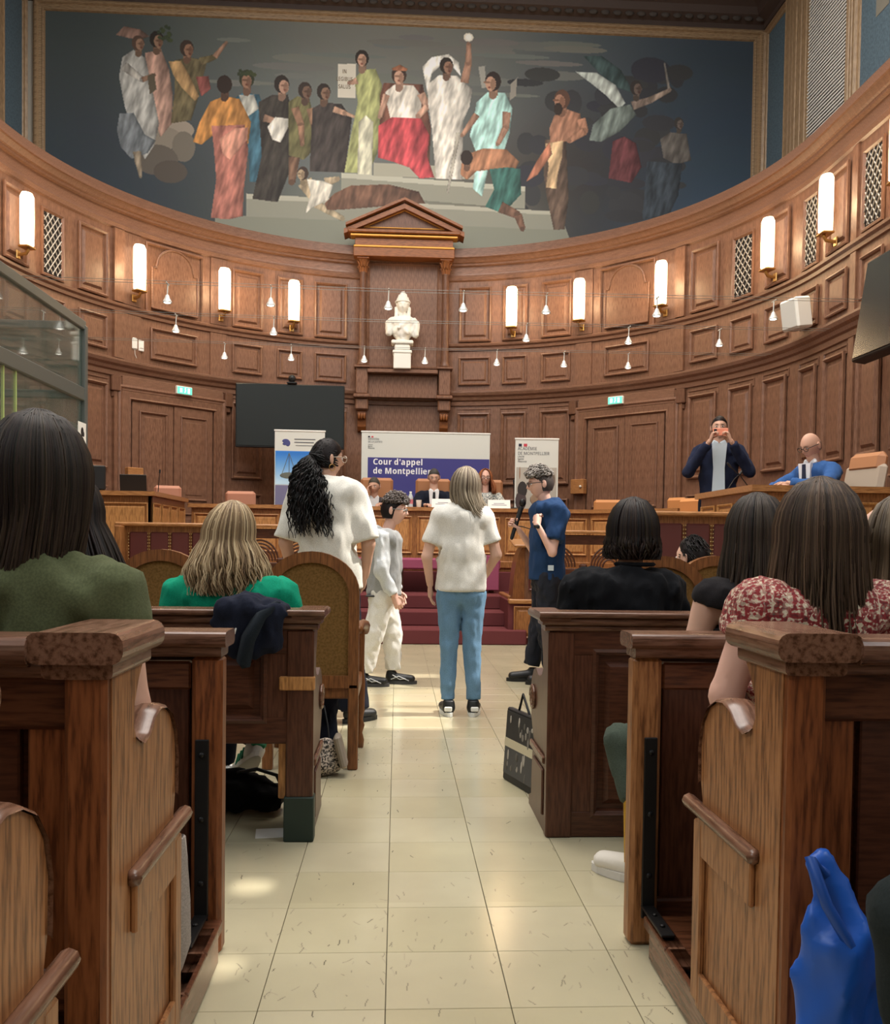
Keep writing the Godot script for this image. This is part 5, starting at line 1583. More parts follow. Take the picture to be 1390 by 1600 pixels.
# ------------------------------------------------------------------ banners
func words(parent: Node, s: String, h: float, m: Material, at: Vector3, left := true, bold := 400) -> void:
	var tx := TextMesh.new()
	var f := SystemFont.new()
	f.font_names = PackedStringArray(["Droid Sans"]); f.font_weight = bold
	tx.font = f
	tx.text = s; tx.font_size = 32; tx.pixel_size = h / 32.0; tx.depth = 0.003
	tx.horizontal_alignment = HORIZONTAL_ALIGNMENT_LEFT if left else HORIZONTAL_ALIGNMENT_CENTER
	inst(parent, "lettering", tx, m, Transform3D(Basis(), at))
func banner(label: String, at: Vector3, w: float, h: float, turn: float) -> Node3D:
	var t := thing("roll_up_banner", label, "banner", at, turn, "roll-up banners behind the judges desk")
	bx(t, "sheet", plain(L(214, 216, 208), 0.7), v3(0, h / 2, 0), v3(w, h - 0.03, 0.004), 0)
	bx(t, "top_bar", plain(L(236, 236, 230), 0.4), v3(0, h - 0.01, 0.0), v3(w + 0.02, 0.025, 0.02), 0.005)
	bx(t, "base", M.steel, v3(0, 0.03, 0), v3(w + 0.04, 0.06, 0.16), 0.01)
	tb(t, "pole", M.steel, [v3(0, 0.05, -0.03), v3(0, h - 0.02, -0.015)], 0.008)
	return t
func banners() -> void:
	var navy := plain(L(62, 60, 130), 0.7)
	var ink := plain(L(84, 86, 92), 0.8)
	var dark := plain(L(36, 40, 60), 0.8)
	var red := plain(L(200, 70, 84), 0.8)
	var white := plain(L(244, 244, 244), 0.7)
	var c := banner("wide white and navy banner reading Cour d'appel de Montpellier", v3(0.41, 0.75, -13.6), 1.92, 2.03, 0.0)
	bx(c, "navy_field", navy, v3(0.045, 0.83, 0.004), v3(1.82, 1.62, 0.003), 0)
	words(c, "Cour d'appel", 0.122, white, v3(-0.79, 1.575, 0.008), true, 700)
	words(c, "de Montpellier", 0.122, white, v3(-0.79, 1.44, 0.008), true, 700)
	bx(c, "flag_mark", dark, v3(-0.85, 1.945, 0.004), v3(0.03, 0.022, 0.003), 0)
	bx(c, "flag_mark", red, v3(-0.8, 1.945, 0.004), v3(0.03, 0.022, 0.003), 0)
	words(c, "MINISTÈRE\nDE LA JUSTICE", 0.034, ink, v3(-0.865, 1.89, 0.004))
	words(c, "Liberté\nÉgalité\nFraternité", 0.022, ink, v3(-0.865, 1.8, 0.004))
	var a := banner("pale banner reading Académie de Montpellier behind the boy with the microphone", v3(1.99, 0.75, -13.0), 0.62, 1.9, -0.08)
	bx(a, "flag_mark", dark, v3(-0.24, 1.8, 0.004), v3(0.045, 0.04, 0.003), 0)
	bx(a, "flag_mark", red, v3(-0.165, 1.8, 0.004), v3(0.05, 0.04, 0.003), 0)
	words(a, "ACADÉMIE\nDE MONTPELLIER", 0.058, ink, v3(-0.275, 1.715, 0.004))
	words(a, "Liberté\nÉgalité\nFraternité", 0.03, ink, v3(-0.275, 1.6, 0.004))
	var ph := bx(a, "printed_photo", plain(L(178, 172, 160), 0.7), v3(0, 1.18, 0.004), v3(0.58, 0.6, 0.002), 0)
	for q in [[-0.2, 1.16, 0.07, 0.12, 52, 46, 44], [-0.22, 1.0, 0.08, 0.14, 76, 62, 62], [0.05, 1.2, 0.06, 0.09, 96, 80, 72], [0.22, 1.3, 0.05, 0.12, 112, 96, 84], [-0.24, 1.4, 0.008, 0.09, 150, 110, 84], [0.05, 1.02, 0.14, 0.1, 150, 124, 100]]:
		var mb := MB.new()
		mb.ball(v3(q[0], q[1], 0.005), v3(q[2], q[3], 0.002))
		part(ph, "printed_shape", mb, plain(L(q[4], q[5], q[6]), 0.8))
	var b := banner("banner with a pair of scales on blue, behind the ponytail", v3(-1.41, 0.75, -13.1), 0.71, 1.96, 0.04)
	var im := Image.create(1, 8, false, Image.FORMAT_RGB8)
	for k in 8: im.set_pixel(0, k, L(46, 120, 205).lerp(L(190, 222, 240), k / 7.0))
	im.resize(8, 64, Image.INTERPOLATE_CUBIC)
	var sky := plain(Color.WHITE, 0.7)
	sky.albedo_texture = ImageTexture.create_from_image(im)
	var mb2 := MB.new()
	mb2.quad(v3(-0.345, 1.18, 0.004), v3(-0.345, 1.66, 0.004), v3(0.345, 1.66, 0.004), v3(-0.345 + 0.69, 1.18, 0.004))
	var pic := part(b, "printed_sky", mb2, sky)
	var pan := MB.new()
	pan.ball(v3(-0.15, 1.31, 0.006), v3(0.13, 0.045, 0.002))
	for x in [-0.25, -0.15, -0.05]: pan.tube(PackedVector3Array([v3(-0.15, 1.63, 0.006), v3(x, 1.33, 0.006)]), PackedFloat32Array([0.004]), 4)
	part(pic, "printed_scales", pan, plain(L(104, 108, 98), 0.8))
	bx(b, "lower_field", plain(L(120, 118, 150), 0.7), v3(0, 0.62, 0.004), v3(0.69, 1.1, 0.002), 0)
	var lg := MB.new()
	lg.ball(v3(-0.2, 1.8, 0.004), v3(0.05, 0.03, 0.002)); lg.ball(v3(-0.17, 1.77, 0.004), v3(0.035, 0.045, 0.002)); lg.ball(v3(-0.215, 1.76, 0.004), v3(0.03, 0.02, 0.002))
	part(b, "emblem", lg, plain(L(72, 76, 130), 0.8))
	for k in 3: bx(b, "printed_line", ink, v3(0.07 - (k % 2) * 0.01, 1.83 - k * 0.045, 0.004), v3(0.3 - k * 0.02, 0.012 if k < 2 else 0.007, 0.002), 0)

# ------------------------------------------------------------------ bags, coats
func belongings() -> void:
	# navy jacket over the pew back
	var t := thing("jacket", "navy jacket hung over the scrolled pew back", "jacket", v3(-0.52, 0.86, -3.34))
	var bl := Blob.new()
	bl.add(v3(-0.1, 0.0, 0.0), v3(0.1, -0.005, 0.0), Vector2(0.03, 0.09), Vector2(0.03, 0.09), Vector3.UP, 0.03)
	bl.add(v3(-0.06, -0.02, 0.08), v3(-0.01, -0.14, 0.06), Vector2(0.1, 0.03), Vector2(0.07, 0.035), Vector3.RIGHT, 0.03)
	bl.add(v3(0.05, -0.02, 0.08), v3(0.04, -0.13, 0.06), Vector2(0.08, 0.03), Vector2(0.06, 0.035), Vector3.RIGHT, 0.03)
	bl.add(v3(-0.05, 0.02, -0.05), v3(-0.02, 0.01, 0.06), Vector2(0.08, 0.03), Vector2(0.08, 0.03), Vector3.RIGHT, 0.03)
	bl.amp = 0.016; bl.freq = 9.0
	var mb := MB.new()
	bl.into(mb, 0.01)
	part(t, "fabric", mb, cloth(L(32, 36, 50)))
	mb = MB.new()
	mb.tube(PackedVector3Array([v3(0.09, 0.02, 0.05), v3(0.04, -0.02, 0.12), v3(0.0, -0.1, 0.13), v3(-0.02, -0.19, 0.11)]), PackedFloat32Array([0.02, 0.03, 0.034, 0.036]), 10, true, 0.5)
	part(t, "sleeve", mb, cloth(L(38, 44, 50)))
	tb(t, "zip_pull", M.white, [v3(-0.045, -0.065, 0.118), v3(-0.05, -0.085, 0.118)], 0.003, 5)
	# black handbag under the pew
	t = thing("handbag", "slouched black handbag on the floor under the green-footed pew", "bag", v3(-0.62, 0, -3.72))
	bl = Blob.new()
	bl.add(v3(-0.2, 0.09, 0), v3(0.12, 0.06, 0.02), Vector2(0.085, 0.1), Vector2(0.055, 0.09), Vector3.UP, 0.04)
	bl.cap(v3(-0.06, 0.13, 0), v3(0.08, 0.1, 0), 0.05, 0.04)
	bl.cut(v3(0, 0.004, 0), Vector3.DOWN)
	bl.amp = 0.02; bl.freq = 9.0
	mb = MB.new(); bl.into(mb, 0.014)
	part(t, "body", mb, cloth(L(14, 14, 16), 0.7))
	tb(t, "strap", M.black, [v3(-0.02, 0.16, 0.02), v3(0.06, 0.175, 0.02), v3(0.14, 0.15, 0.02), v3(0.18, 0.06, 0.02)], 0.008)
	var sh := part(self, numbered("white_rectangle"), sheet(0.16, 0.11), M.paper)  # thin white rectangle laid flat on the tiles
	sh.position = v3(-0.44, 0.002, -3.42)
	meta(sh, "flat white rectangle lying on the tiles beside the green pew foot", "paper")
	# leopard bag and dark bag by the chair
	var leo := plain(Color.WHITE, 0.8)
	leo.albedo_texture = noise_tex(21, 0.035, 2, [Color(0.05, 0.045, 0.04), Color(0.08, 0.07, 0.06), Color(0.78, 0.72, 0.66), Color(0.82, 0.76, 0.7)], [0.0, 0.47, 0.53, 1.0], 256)
	leo.uv1_triplanar = true; leo.uv1_scale = Vector3(7, 7, 7)
	t = thing("leopard_bag", "leopard print handbag with a grey flap beside the chair leg", "bag", v3(-0.31, 0, -4.28))
	bl = Blob.new()
	bl.add(v3(-0.03, 0.06, 0), v3(-0.02, 0.13, 0), Vector2(0.09, 0.06), Vector2(0.07, 0.045), Vector3.RIGHT, 0.03)
	bl.cut(v3(0, 0.004, 0), Vector3.DOWN)
	bl.amp = 0.012
	mb = MB.new(); bl.into(mb, 0.01)
	part(t, "body", mb, leo)
	bx(t, "flap", plain(L(150, 138, 124), 0.6), v3(0.055, 0.12, 0.01), v3(0.035, 0.16, 0.1), 0.012, Basis(Vector3.BACK, 0.25))
	tb(t, "strap", M.black, [v3(0.0, 0.17, 0.0), v3(-0.01, 0.24, -0.02), v3(-0.03, 0.32, -0.06)], 0.004, 6)
	t = thing("dark_bag", "dark blue bag hanging behind the leopard bag", "bag", v3(-0.4, 0, -4.62))
	bl = Blob.new()
	bl.add(v3(0, 0.14, 0), v3(0.0, 0.3, 0), Vector2(0.11, 0.07), Vector2(0.09, 0.05), Vector3.RIGHT, 0.03)
	bl.amp = 0.025
	bl.cut(v3(0, 0.004, 0), Vector3.DOWN); bl.add(v3(0, 0.05, 0), v3(0, 0.1, 0), Vector2(0.1, 0.06), Vector2(0.1, 0.06))
	mb = MB.new(); bl.into(mb, 0.014)
	part(t, "body", mb, cloth(L(34, 38, 54)))
	# picture carrier bag against the right scrolled pew
	t = thing("picture_bag", "black carrier bag printed with photographs beside the right scrolled pew", "bag", v3(0.6, 0, -3.98), 0.3)
	var lean := Basis(Vector3.RIGHT, 0.0) * Basis(Vector3.BACK, -0.06)
	bx(t, "body", plain(L(26, 26, 30), 0.5), lean * v3(0, 0.17, -0.1), v3(0.03, 0.34, 0.32), 0.006, lean)
	for q in [[0.26, 44], [0.1, 70]]:
		var pr := bx(t, "printed_photo", plain(L(q[1], q[1], q[1] + 2), 0.5), lean * v3(-0.017, q[0], -0.1), v3(0.003, 0.13, 0.3), 0, lean)
		for k in 14:
			mb = MB.new()
			mb.ball(lean * v3(-0.019, q[0] + rng.randf_range(-0.045, 0.035), -0.1 + rng.randf_range(-0.13, 0.13)), v3(0.001, rng.randf_range(0.01, 0.03), rng.randf_range(0.006, 0.014)), lean, 6)
			var g := rng.randf_range(60, 190)
			part(pr, "printed_shape", mb, plain(L(g, g * 0.96, g * 0.9), 0.6))
	bx(t, "pale_band", plain(L(206, 196, 166), 0.6), lean * v3(-0.0175, 0.18, -0.1), v3(0.003, 0.04, 0.31), 0, lean)
	for k in 2: tb(t, "handle", M.black, [lean * v3(0.0, 0.34, -0.16 + k * 0.0), v3(0.02, 0.42, -0.12), lean * v3(0.0, 0.34, -0.05)], 0.006)
	# blue bag, bottom right
	t = thing("blue_bag", "bright blue nylon bag leaning on the nearest right pew", "bag", v3(0.715, 0.1, -1.43))
	bl = Blob.new()
	bl.add(v3(0.0, 0.1, 0), v3(0.02, 0.36, 0.0), Vector2(0.08, 0.05), Vector2(0.055, 0.04), Vector3.RIGHT, 0.04)
	bl.add(v3(0.02, 0.38, 0.0), v3(-0.02, 0.49, -0.01), Vector2(0.04, 0.03), Vector2(0.02, 0.012), Vector3.RIGHT, 0.04)
	bl.cut(v3(0, 0.003, 0), Vector3.DOWN)
	bl.amp = 0.02; bl.freq = 8.0
	mb = MB.new(); bl.into(mb, 0.011)
	part(t, "body", mb, plain(L(24, 84, 176), 0.45))
	tb(t, "strap", plain(L(20, 70, 150), 0.5), [v3(-0.01, 0.47, 0.0), v3(-0.04, 0.5, 0.01), v3(-0.02, 0.43, 0.03), v3(0.02, 0.36, 0.04)], 0.01, 6)
	# grey bag between the left pews
	t = thing("grey_bag", "pale grey cloth bag standing between the left pews", "bag", v3(-0.55, 0.1, -2.08))
	mb = MB.new()
	var rows := []
	for q in [[0.0, 0.07], [0.06, 0.085], [0.16, 0.08], [0.25, 0.075], [0.3, 0.07], [0.305, 0.066], [0.28, 0.062], [0.2, 0.06]]:
		var row := PackedVector3Array()
		for k in 17:
			var a := TAU * k / 16
			var r: float = q[1] * (1.0 + 0.08 * sin(a * 3.0 + q[0] * 9))
			row.push_back(v3(cos(a) * r, q[0] + 0.02 * cos(a), sin(a) * r * 0.8))
		rows.append(row)
	mb.grid(rows, false, false)
	part(t, "body", mb, cloth(L(168, 158, 150)))
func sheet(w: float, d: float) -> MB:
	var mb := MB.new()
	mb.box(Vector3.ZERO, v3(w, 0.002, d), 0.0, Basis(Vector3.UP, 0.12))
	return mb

# ------------------------------------------------------------------ people
# a head: centre, basis (faces local -z), scale; options: skin, brow, lips (linear vertex colours), ears, eyes
func head_into(mb: MB, at: Vector3, bs: Basis, sc: float, o: Dictionary) -> void:
	var skin: Color = o.get("skin", Color.WHITE)
	var sv := mb.v.size(); var si := mb.idx.size()
	var nr := 30; var ns := 40
	var keep := mb.col
	for i in nr + 1:
		var e := -PI / 2 + PI * i / nr
		for j in ns:
			var a := TAU * j / ns
			var d := v3(cos(e) * sin(a), sin(e), -cos(e) * cos(a))
			var f := maxf(-d.z, 0.0)
			var rx := 0.076; var ry := 0.116; var rz := 0.098
			if d.y < 0.0: rx *= 1.0 - 0.3 * pow(-d.y, 1.3); rz *= 1.0 - 0.1 * -d.y
			if d.z > 0.0 and d.y < -0.35: rz *= 1.0 - 0.35 * (-d.y - 0.35)
			var p := v3(d.x * rx, d.y * ry, d.z * rz)
			var g := func(cx: float, cy: float, wx: float, wy: float) -> float:
				return exp(-pow((d.x - cx) / wx, 2.0) - pow((d.y - cy) / wy, 2.0)) if d.z < 0.1 else 0.0
			var out := 0.0
			out += 0.024 * g.call(0, -0.2, 0.14, 0.12) + 0.012 * g.call(0, 0.0, 0.1, 0.2)
			out -= 0.009 * (g.call(0.38, 0.05, 0.2, 0.13) + g.call(-0.38, 0.05, 0.2, 0.13))
			out += 0.004 * (g.call(0.35, 0.26, 0.3, 0.1) + g.call(-0.35, 0.26, 0.3, 0.1))
			out += 0.006 * g.call(0, -0.5, 0.2, 0.06) + 0.005 * g.call(0, -0.62, 0.18, 0.05) - 0.003 * g.call(0, -0.56, 0.2, 0.03)
			out += 0.008 * g.call(0, -0.86, 0.3, 0.14)
			p.z -= out
			mb.col = skin
			if o.has("lips") and f > 0.0:
				mb.col = mb.col.lerp(o.lips, clampf(g.call(0, -0.55, 0.2, 0.07) * 1.2, 0, 1))
			if o.has("brow") and f > 0.0:
				var bb: float = g.call(0.36, 0.22, 0.22, 0.05) + g.call(-0.36, 0.22, 0.22, 0.05)
				mb.col = mb.col.lerp(o.brow, clampf(bb * 1.1, 0, 0.9))
			if o.has("beard") and f > -0.2 and d.y < -0.28:
				mb.col = mb.col.lerp(o.beard, 0.45)
			mb.vert(at + bs * (p * sc), Vector3.ZERO)
	for i in nr:
		for j in ns:
			var a := sv + i * ns + j
			var b := sv + i * ns + (j + 1) % ns
			mb.idx.append_array([a, b + ns, b, a, a + ns, b + ns])
	mb.fix(sv, si)
	mb.col = skin
	if o.get("ears", true):
		for s in [-1.0, 1.0]:
			mb.ball(at + bs * (v3(s * 0.079, -0.004, 0.012) * sc), v3(0.01, 0.032, 0.019) * sc, bs * Basis(Vector3.UP, s * 0.35), 10)
	if o.has("brow"):
		for s in [-1.0, 1.0]:
			mb.col = Color(0.75, 0.72, 0.7)
			mb.ball(at + bs * (v3(s * 0.03, 0.005, -0.083) * sc), v3(0.013, 0.007, 0.008) * sc, bs, 8)
			mb.col = Color(0.03, 0.02, 0.015)
			mb.ball(at + bs * (v3(s * 0.03, 0.005, -0.089) * sc), v3(0.006, 0.006, 0.004) * sc, bs, 8)
	mb.col = keep

# a hand: wrist, pointing direction, palm normal (towards which the fingers curl), thumb side
func hand_into(mb: MB, w: Vector3, dir: Vector3, palm: Vector3, thumb: Vector3, curl := 0.35, sc := 1.0) -> void:
	dir = dir.normalized(); palm = (palm - dir * palm.dot(dir)).normalized()
	var side := dir.cross(palm)
	if side.dot(thumb) < 0.0: side = -side
	var k := w + dir * 0.085 * sc
	mb.tube(PackedVector3Array([w - dir * 0.02, w + dir * 0.02 * sc, w + dir * 0.06 * sc, k]), PackedFloat32Array([0.026 * sc, 0.032 * sc, 0.037 * sc, 0.03 * sc]), 10, true, 0.5)
	var ln := [0.07, 0.08, 0.075, 0.058]
	for i in 4:
		var r := k + side * (0.027 - i * 0.018) * sc - dir * 0.01 * sc
		var a := 0.0
		var pts := PackedVector3Array([r])
		var p := r
		for j in 3:
			a += curl * (0.8 + 0.35 * j)
			p += (dir * cos(a) + palm * sin(a)) * ln[i] * [0.45, 0.32, 0.23][j] * sc
			pts.push_back(p)
		mb.tube(pts, PackedFloat32Array([0.0095 * sc, 0.009 * sc, 0.0082 * sc, 0.0065 * sc]), 7)
	var tr := w + dir * 0.025 * sc + side * 0.028 * sc
	var td := (dir * 0.75 + side * 0.6 + palm * curl).normalized()
	var t2 := (dir * 0.95 + side * 0.1 + palm * curl * 1.5).normalized()
	mb.tube(PackedVector3Array([tr, tr + td * 0.035 * sc, tr + td * 0.035 * sc + t2 * 0.03 * sc]), PackedFloat32Array([0.014 * sc, 0.011 * sc, 0.008 * sc]), 8)

# hair: strands that leave the crown, follow the skull and fall
func long_hair(mb: MB, at: Vector3, bs: Basis, sc: float, o: Dictionary) -> void:
	var cols: Array = o.cols
	var n: int = o.get("n", 700)
	var R := v3(0.09, 0.122, 0.108) * sc
	mb.col = cols[0]
	var shell := []
	for i in 9:   # dark under-cap, open at the face
		var e := PI / 2 - i * 0.26
		var row := PackedVector3Array()
		for j in 25:
			var a: float = lerpf(-1.0, 1.0, j / 24.0) * o.get("open", 2.15) * (1.0 if i > 2 else lerpf(1.45, 1.0, i / 2.0))
			row.push_back(at + bs * (v3(cos(e) * sin(a), sin(e), cos(e) * cos(a)) * R * 0.96))
		shell.append(row)
	mb.grid(shell, false, true)
	var fall: Vector3 = o.get("fall", Vector3.ZERO)
	var no := FastNoiseLite.new()
	no.seed = o.get("seed", 1); no.frequency = 2.2
	for k in n:
		var a: float = rng.randf_range(-1.0, 1.0) * o.get("open", 2.15)
		var lay := rng.randf()
		var sh: float = 1.0 + 0.1 * lay * o.get("puff", 1.0)
		var ln: float = o.len * (1.0 - 0.16 * rng.randf() * rng.randf()) * (1.0 - o.get("side_short", 0.0) * pow(absf(a) / 2.2, 2.0))
		var top := 1.35 + 0.2 * rng.randf()
		var pts := PackedVector3Array()
		var cl := no.get_noise_2d(a * 3.0, lay * 0.6)
		var ph: float = rng.randf() * TAU * o.get("mess", 0.25) + a * 4.0
		var part_x: float = o.get("part", 0.0) * sc
		var m := 6
		for i in m:
			var e := lerpf(top, -0.12, pow(i / float(m - 1), 0.8))
			var q := v3(cos(e) * sin(a), sin(e), cos(e) * cos(a)) * R * sh
			q.x += part_x * maxf(sin(e), 0.0)
			pts.push_back(at + bs * q)
		var last := pts[m - 1]
		var outw := (bs * v3(sin(a), 0, cos(a)))
		var seg: int = o.get("segs", 9)
		for i in range(1, seg + 1):
			var t := i / float(seg)
			var q := last + Vector3.DOWN * ln * t
			q += outw * (o.get("flare", 0.02) * sin(t * PI * 0.75) + o.get("spread", 0.02) * t) * (0.5 + lay)
			q += fall * t * t
			q += outw * cl * 0.03 * t
			var w: float = o.get("wave", 0.006) * t
			q += v3(sin(ph + t * o.get("freq", 9.0)), 0, cos(ph * 1.3 + t * o.get("freq", 9.0))) * w
			if o.has("tip"): q += outw * o.tip * pow(t, 3.0)
			pts.push_back(q)
		var ci := clampf(0.5 + 0.5 * cl * 1.6 + rng.randfn(0, 0.22), 0.0, 0.999) * (cols.size() - 1)
		mb.col = (cols[int(ci)] as Color).lerp(cols[mini(int(ci) + 1, cols.size() - 1)], ci - int(ci))
		var th: float = o.get("thick", 0.0058) * sc * rng.randf_range(0.7, 1.3)
		var rd := PackedFloat32Array()
		for i in pts.size():
			rd.push_back(th * (0.7 if i == 0 else 1.0 - 0.75 * pow(i / float(pts.size() - 1), 4.0)))
		mb.tube(pts, rd, 4, false)

func curls(mb: MB, at: Vector3, bs: Basis, sc: float, cols: Array, n: int, emin: float, size := 0.016, open := 2.4, front := 0.0) -> void:
	var R := v3(0.088, 0.128, 0.112) * sc
	for k in n:
		var e := asin(rng.randf_range(sin(emin), 1.0))
		var a := rng.randf_range(-1, 1) * (open if e < 0.55 else PI)
		var d := v3(cos(e) * sin(a), sin(e), cos(e) * cos(a))
		var p := at + bs * (d * R * rng.randf_range(0.96, 1.1)) + bs * v3(0, 0, -front)
		var ax := (bs * (d + v3(rng.randfn(0, 0.7), rng.randfn(0, 0.7), rng.randfn(0, 0.7)))).normalized()
		var u := ax.cross(Vector3.UP if absf(ax.y) < 0.9 else Vector3.RIGHT).normalized()
		var w := ax.cross(u)
		var r := size * rng.randf_range(0.6, 1.15)
		mb.col = cols[rng.randi() % cols.size()]
		var pts := PackedVector3Array()
		for i in 10:
			var t := i * 0.75
			pts.push_back(p + (u * cos(t) + w * sin(t)) * r * (1.0 - i * 0.04) + ax * (i - 4) * 0.0028)
		mb.tube(pts, PackedFloat32Array([0.003, 0.0045, 0.005, 0.005, 0.005, 0.005, 0.005, 0.005, 0.004, 0.002]), 4, false)

func cap_hair(mb: MB, at: Vector3, bs: Basis, sc: float, col: Color, low: float, front: float, puff := 1.0) -> void:   # close-cropped hair as a shell over the skull
	mb.col = col
	var rows := []
	for i in 10:
		var row := PackedVector3Array()
		for j in 33:
			var a := TAU * j / 32.0
			var lim := lerpf(low, front, pow(maxf(-cos(a), 0.0), 0.35) if cos(a) < 0.0 else 0.0)
			var e := lerpf(PI / 2, lim, i / 9.0)
			var R := v3(0.081, 0.124, 0.104) * sc * puff
			var t := 1.0 if i < 8 else lerpf(1.0, 0.93, (i - 7) / 2.0)
			row.push_back(at + bs * (v3(cos(e) * sin(a), sin(e), cos(e) * cos(a)) * R * (t + 0.012 * sin(j * 5.1 + i * 2.3))))
		rows.append(row)
	mb.grid(rows, false, true)

func glasses(parent: Node, at: Vector3, bs: Basis, sc: float, m: Material) -> void:
	var mb := MB.new()
	for s in [-1.0, 1.0]:
		var pts := PackedVector3Array()
		for k in 15:
			var a := TAU * k / 14
			pts.push_back(at + bs * (v3(s * 0.034 + cos(a) * 0.027, 0.004 + sin(a) * 0.02, -0.104) * sc))
		mb.tube(pts, PackedFloat32Array([0.0028]), 5, false)
		mb.tube(PackedVector3Array([at + bs * (v3(s * 0.061, 0.01, -0.104) * sc), at + bs * (v3(s * 0.082, 0.012, -0.04) * sc), at + bs * (v3(s * 0.084, 0.008, 0.015) * sc)]), PackedFloat32Array([0.003]), 5)
	mb.tube(PackedVector3Array([at + bs * (v3(-0.008, 0.008, -0.106) * sc), at + bs * (v3(0.008, 0.008, -0.106) * sc)]), PackedFloat32Array([0.0028]), 5)
	part(parent, "glasses", mb, m)

func shoe(parent: Node, at: Vector3, dir: float, m: Material, sole: Material, sc := 1.0, called := "shoe") -> Node3D:
	var bs := Basis(Vector3.UP, dir)   # toe along local -z
	var bl := Blob.new()
	bl.add(at + bs * v3(0, 0.05, 0.05) * sc, at + bs * v3(0, 0.042, -0.12) * sc, Vector2(0.037, 0.042) * sc, Vector2(0.042, 0.03) * sc, bs.x, 0.02)
	bl.cap(at + bs * v3(0, 0.06, 0.045) * sc, at + bs * v3(0, 0.1, 0.045) * sc, 0.04 * sc, 0.038 * sc)
	bl.cut(at + v3(0, 0.014, 0), Vector3.DOWN)
	bl.cut(at + v3(0, 0.105 * sc, 0), Vector3.UP)
	var mb := MB.new()
	bl.into(mb, 0.011)
	var s := part(parent, called, mb, m)
	mb = MB.new()
	var pl := PackedVector2Array()
	for k in 16:
		var a := TAU * k / 16
		var z := cos(a) * 0.135 - 0.03
		pl.push_back(Vector2(sin(a) * (0.043 if z < -0.02 else 0.036), z) * sc)
	mb.prism(pl, 0.026 * sc, Transform3D(bs * Basis(Vector3.RIGHT, Vector3.BACK, Vector3.DOWN), at + v3(0, 0.014 * sc, 0)))
	part(s, "sole", mb, sole)
	return s

func blob_part(parent: Node, called: String, bl: Blob, cell: float, m: Material, col := Color.WHITE) -> MeshInstance3D:
	var mb := MB.new()
	mb.col = col
	bl.into(mb, cell)
	return part(parent, called, mb, m)

# a torso in a top: shoulders to hem, with sleeves along the given arm joints
func top_blob(sh: float, y_sh: float, y_hem: float, w: float, dep: float, amp := 0.01) -> Blob:
	var b := Blob.new()
	var mid := lerpf(y_hem, y_sh, 0.5)
	b.add(v3(0, y_hem + 0.02, 0), v3(0, mid, 0), Vector2(w, dep), Vector2(w * 0.95, dep * 0.95), Vector3.RIGHT, 0.04)
	b.add(v3(0, mid, 0), v3(0, y_sh - 0.1, 0), Vector2(w * 0.95, dep * 0.95), Vector2(w * 1.06, dep), Vector3.RIGHT, 0.04)
	b.add(v3(-sh * 0.78, y_sh - 0.055, 0.0), v3(sh * 0.78, y_sh - 0.055, 0.0), Vector2(0.055, dep * 0.66), Vector2(0.055, dep * 0.66), Vector3.UP, 0.06)
	b.cap(v3(0, y_sh - 0.04, 0), v3(0, y_sh + 0.025, -0.005), 0.085, 0.06, 0.05)
	b.cut(v3(0, y_hem, 0), Vector3.DOWN, 0.45)
	b.cut(v3(0, y_sh + 0.02, 0), v3(0, 1, -0.25), 0.1)
	b.amp = amp
	return b
func sleeve(b: Blob, s: Vector3, e: Vector3, w: Vector3, r: float, len: float) -> void:   # len: 1 to the elbow, 2 to the wrist
	if len <= 1.0:
		var q := s.lerp(e, len)
		b.cap(s, q + (e - s).normalized() * 0.03, r, r * 1.02, 0.03)
		b.cut(q, e - s, r * 1.6)
	else:
		b.cap(s, e, r, r * 0.84, 0.03)
		var q := e.lerp(w, len - 1.0)
		b.cap(e, q + (w - e).normalized() * 0.02, r * 0.84, r * 0.66, 0.02)
		b.cut(q, w - e, r * 1.3)
func legs_blob(hip_y: float, hw: float, k: Array, a: Array, r: Array, waist: Vector2, amp := 0.01) -> Blob:   # k, a: knees and ankles left, right; r: hip, knee, ankle radius
	var b := Blob.new()
	for i in 2:
		var s := -1.0 if i == 0 else 1.0
		var h := v3(s * hw, hip_y - 0.05, 0)
		b.cap(h, k[i], r[0], r[1], 0.03)
		b.cap(k[i], a[i], r[1], r[2], 0.015)
		b.cut(a[i], a[i] - k[i], r[2] * 2.2)
	b.add(v3(0, hip_y - 0.02, 0), v3(0, hip_y + 0.12, 0), waist, waist * 0.9, Vector3.RIGHT, 0.05)
	b.amp = amp; b.freq = 12.0
	return b
func skin_core(b: Blob, y_hem: float, y_sh: float, head: Vector3, neck := 0.052) -> void:
	b.add(v3(0, y_hem + 0.05, 0), v3(0, y_sh - 0.12, 0), Vector2(0.1, 0.07), Vector2(0.11, 0.07))
	b.cap(v3(-0.1, y_sh - 0.08, 0), v3(0.1, y_sh - 0.08, 0), 0.045, 0.045, 0.04)
	b.cap(v3(0, y_sh - 0.08, 0.005), head + v3(0, -0.06, 0.012), neck * 1.12, neck, 0.03)
func arm(b: Blob, s: Vector3, e: Vector3, w: Vector3, k := 1.0) -> void:
	b.cap(s, e, 0.045 * k, 0.038 * k, 0.02)
	b.cap(e, w, 0.038 * k, 0.025 * k, 0.015)

func person(label: String, at: Vector3, turn := 0.0) -> Node3D:
	return thing("person", label, "person", at, turn)

var SK := {"light": Color(0.66, 0.41, 0.31), "tan": Color(0.6, 0.36, 0.26), "pink": Color(0.7, 0.42, 0.33)}
func face_opts(skin: Color, brow: Color) -> Dictionary:
	return {"skin": skin, "lips": Color(skin.r * 0.85, skin.g * 0.55, skin.b * 0.6), "brow": brow}

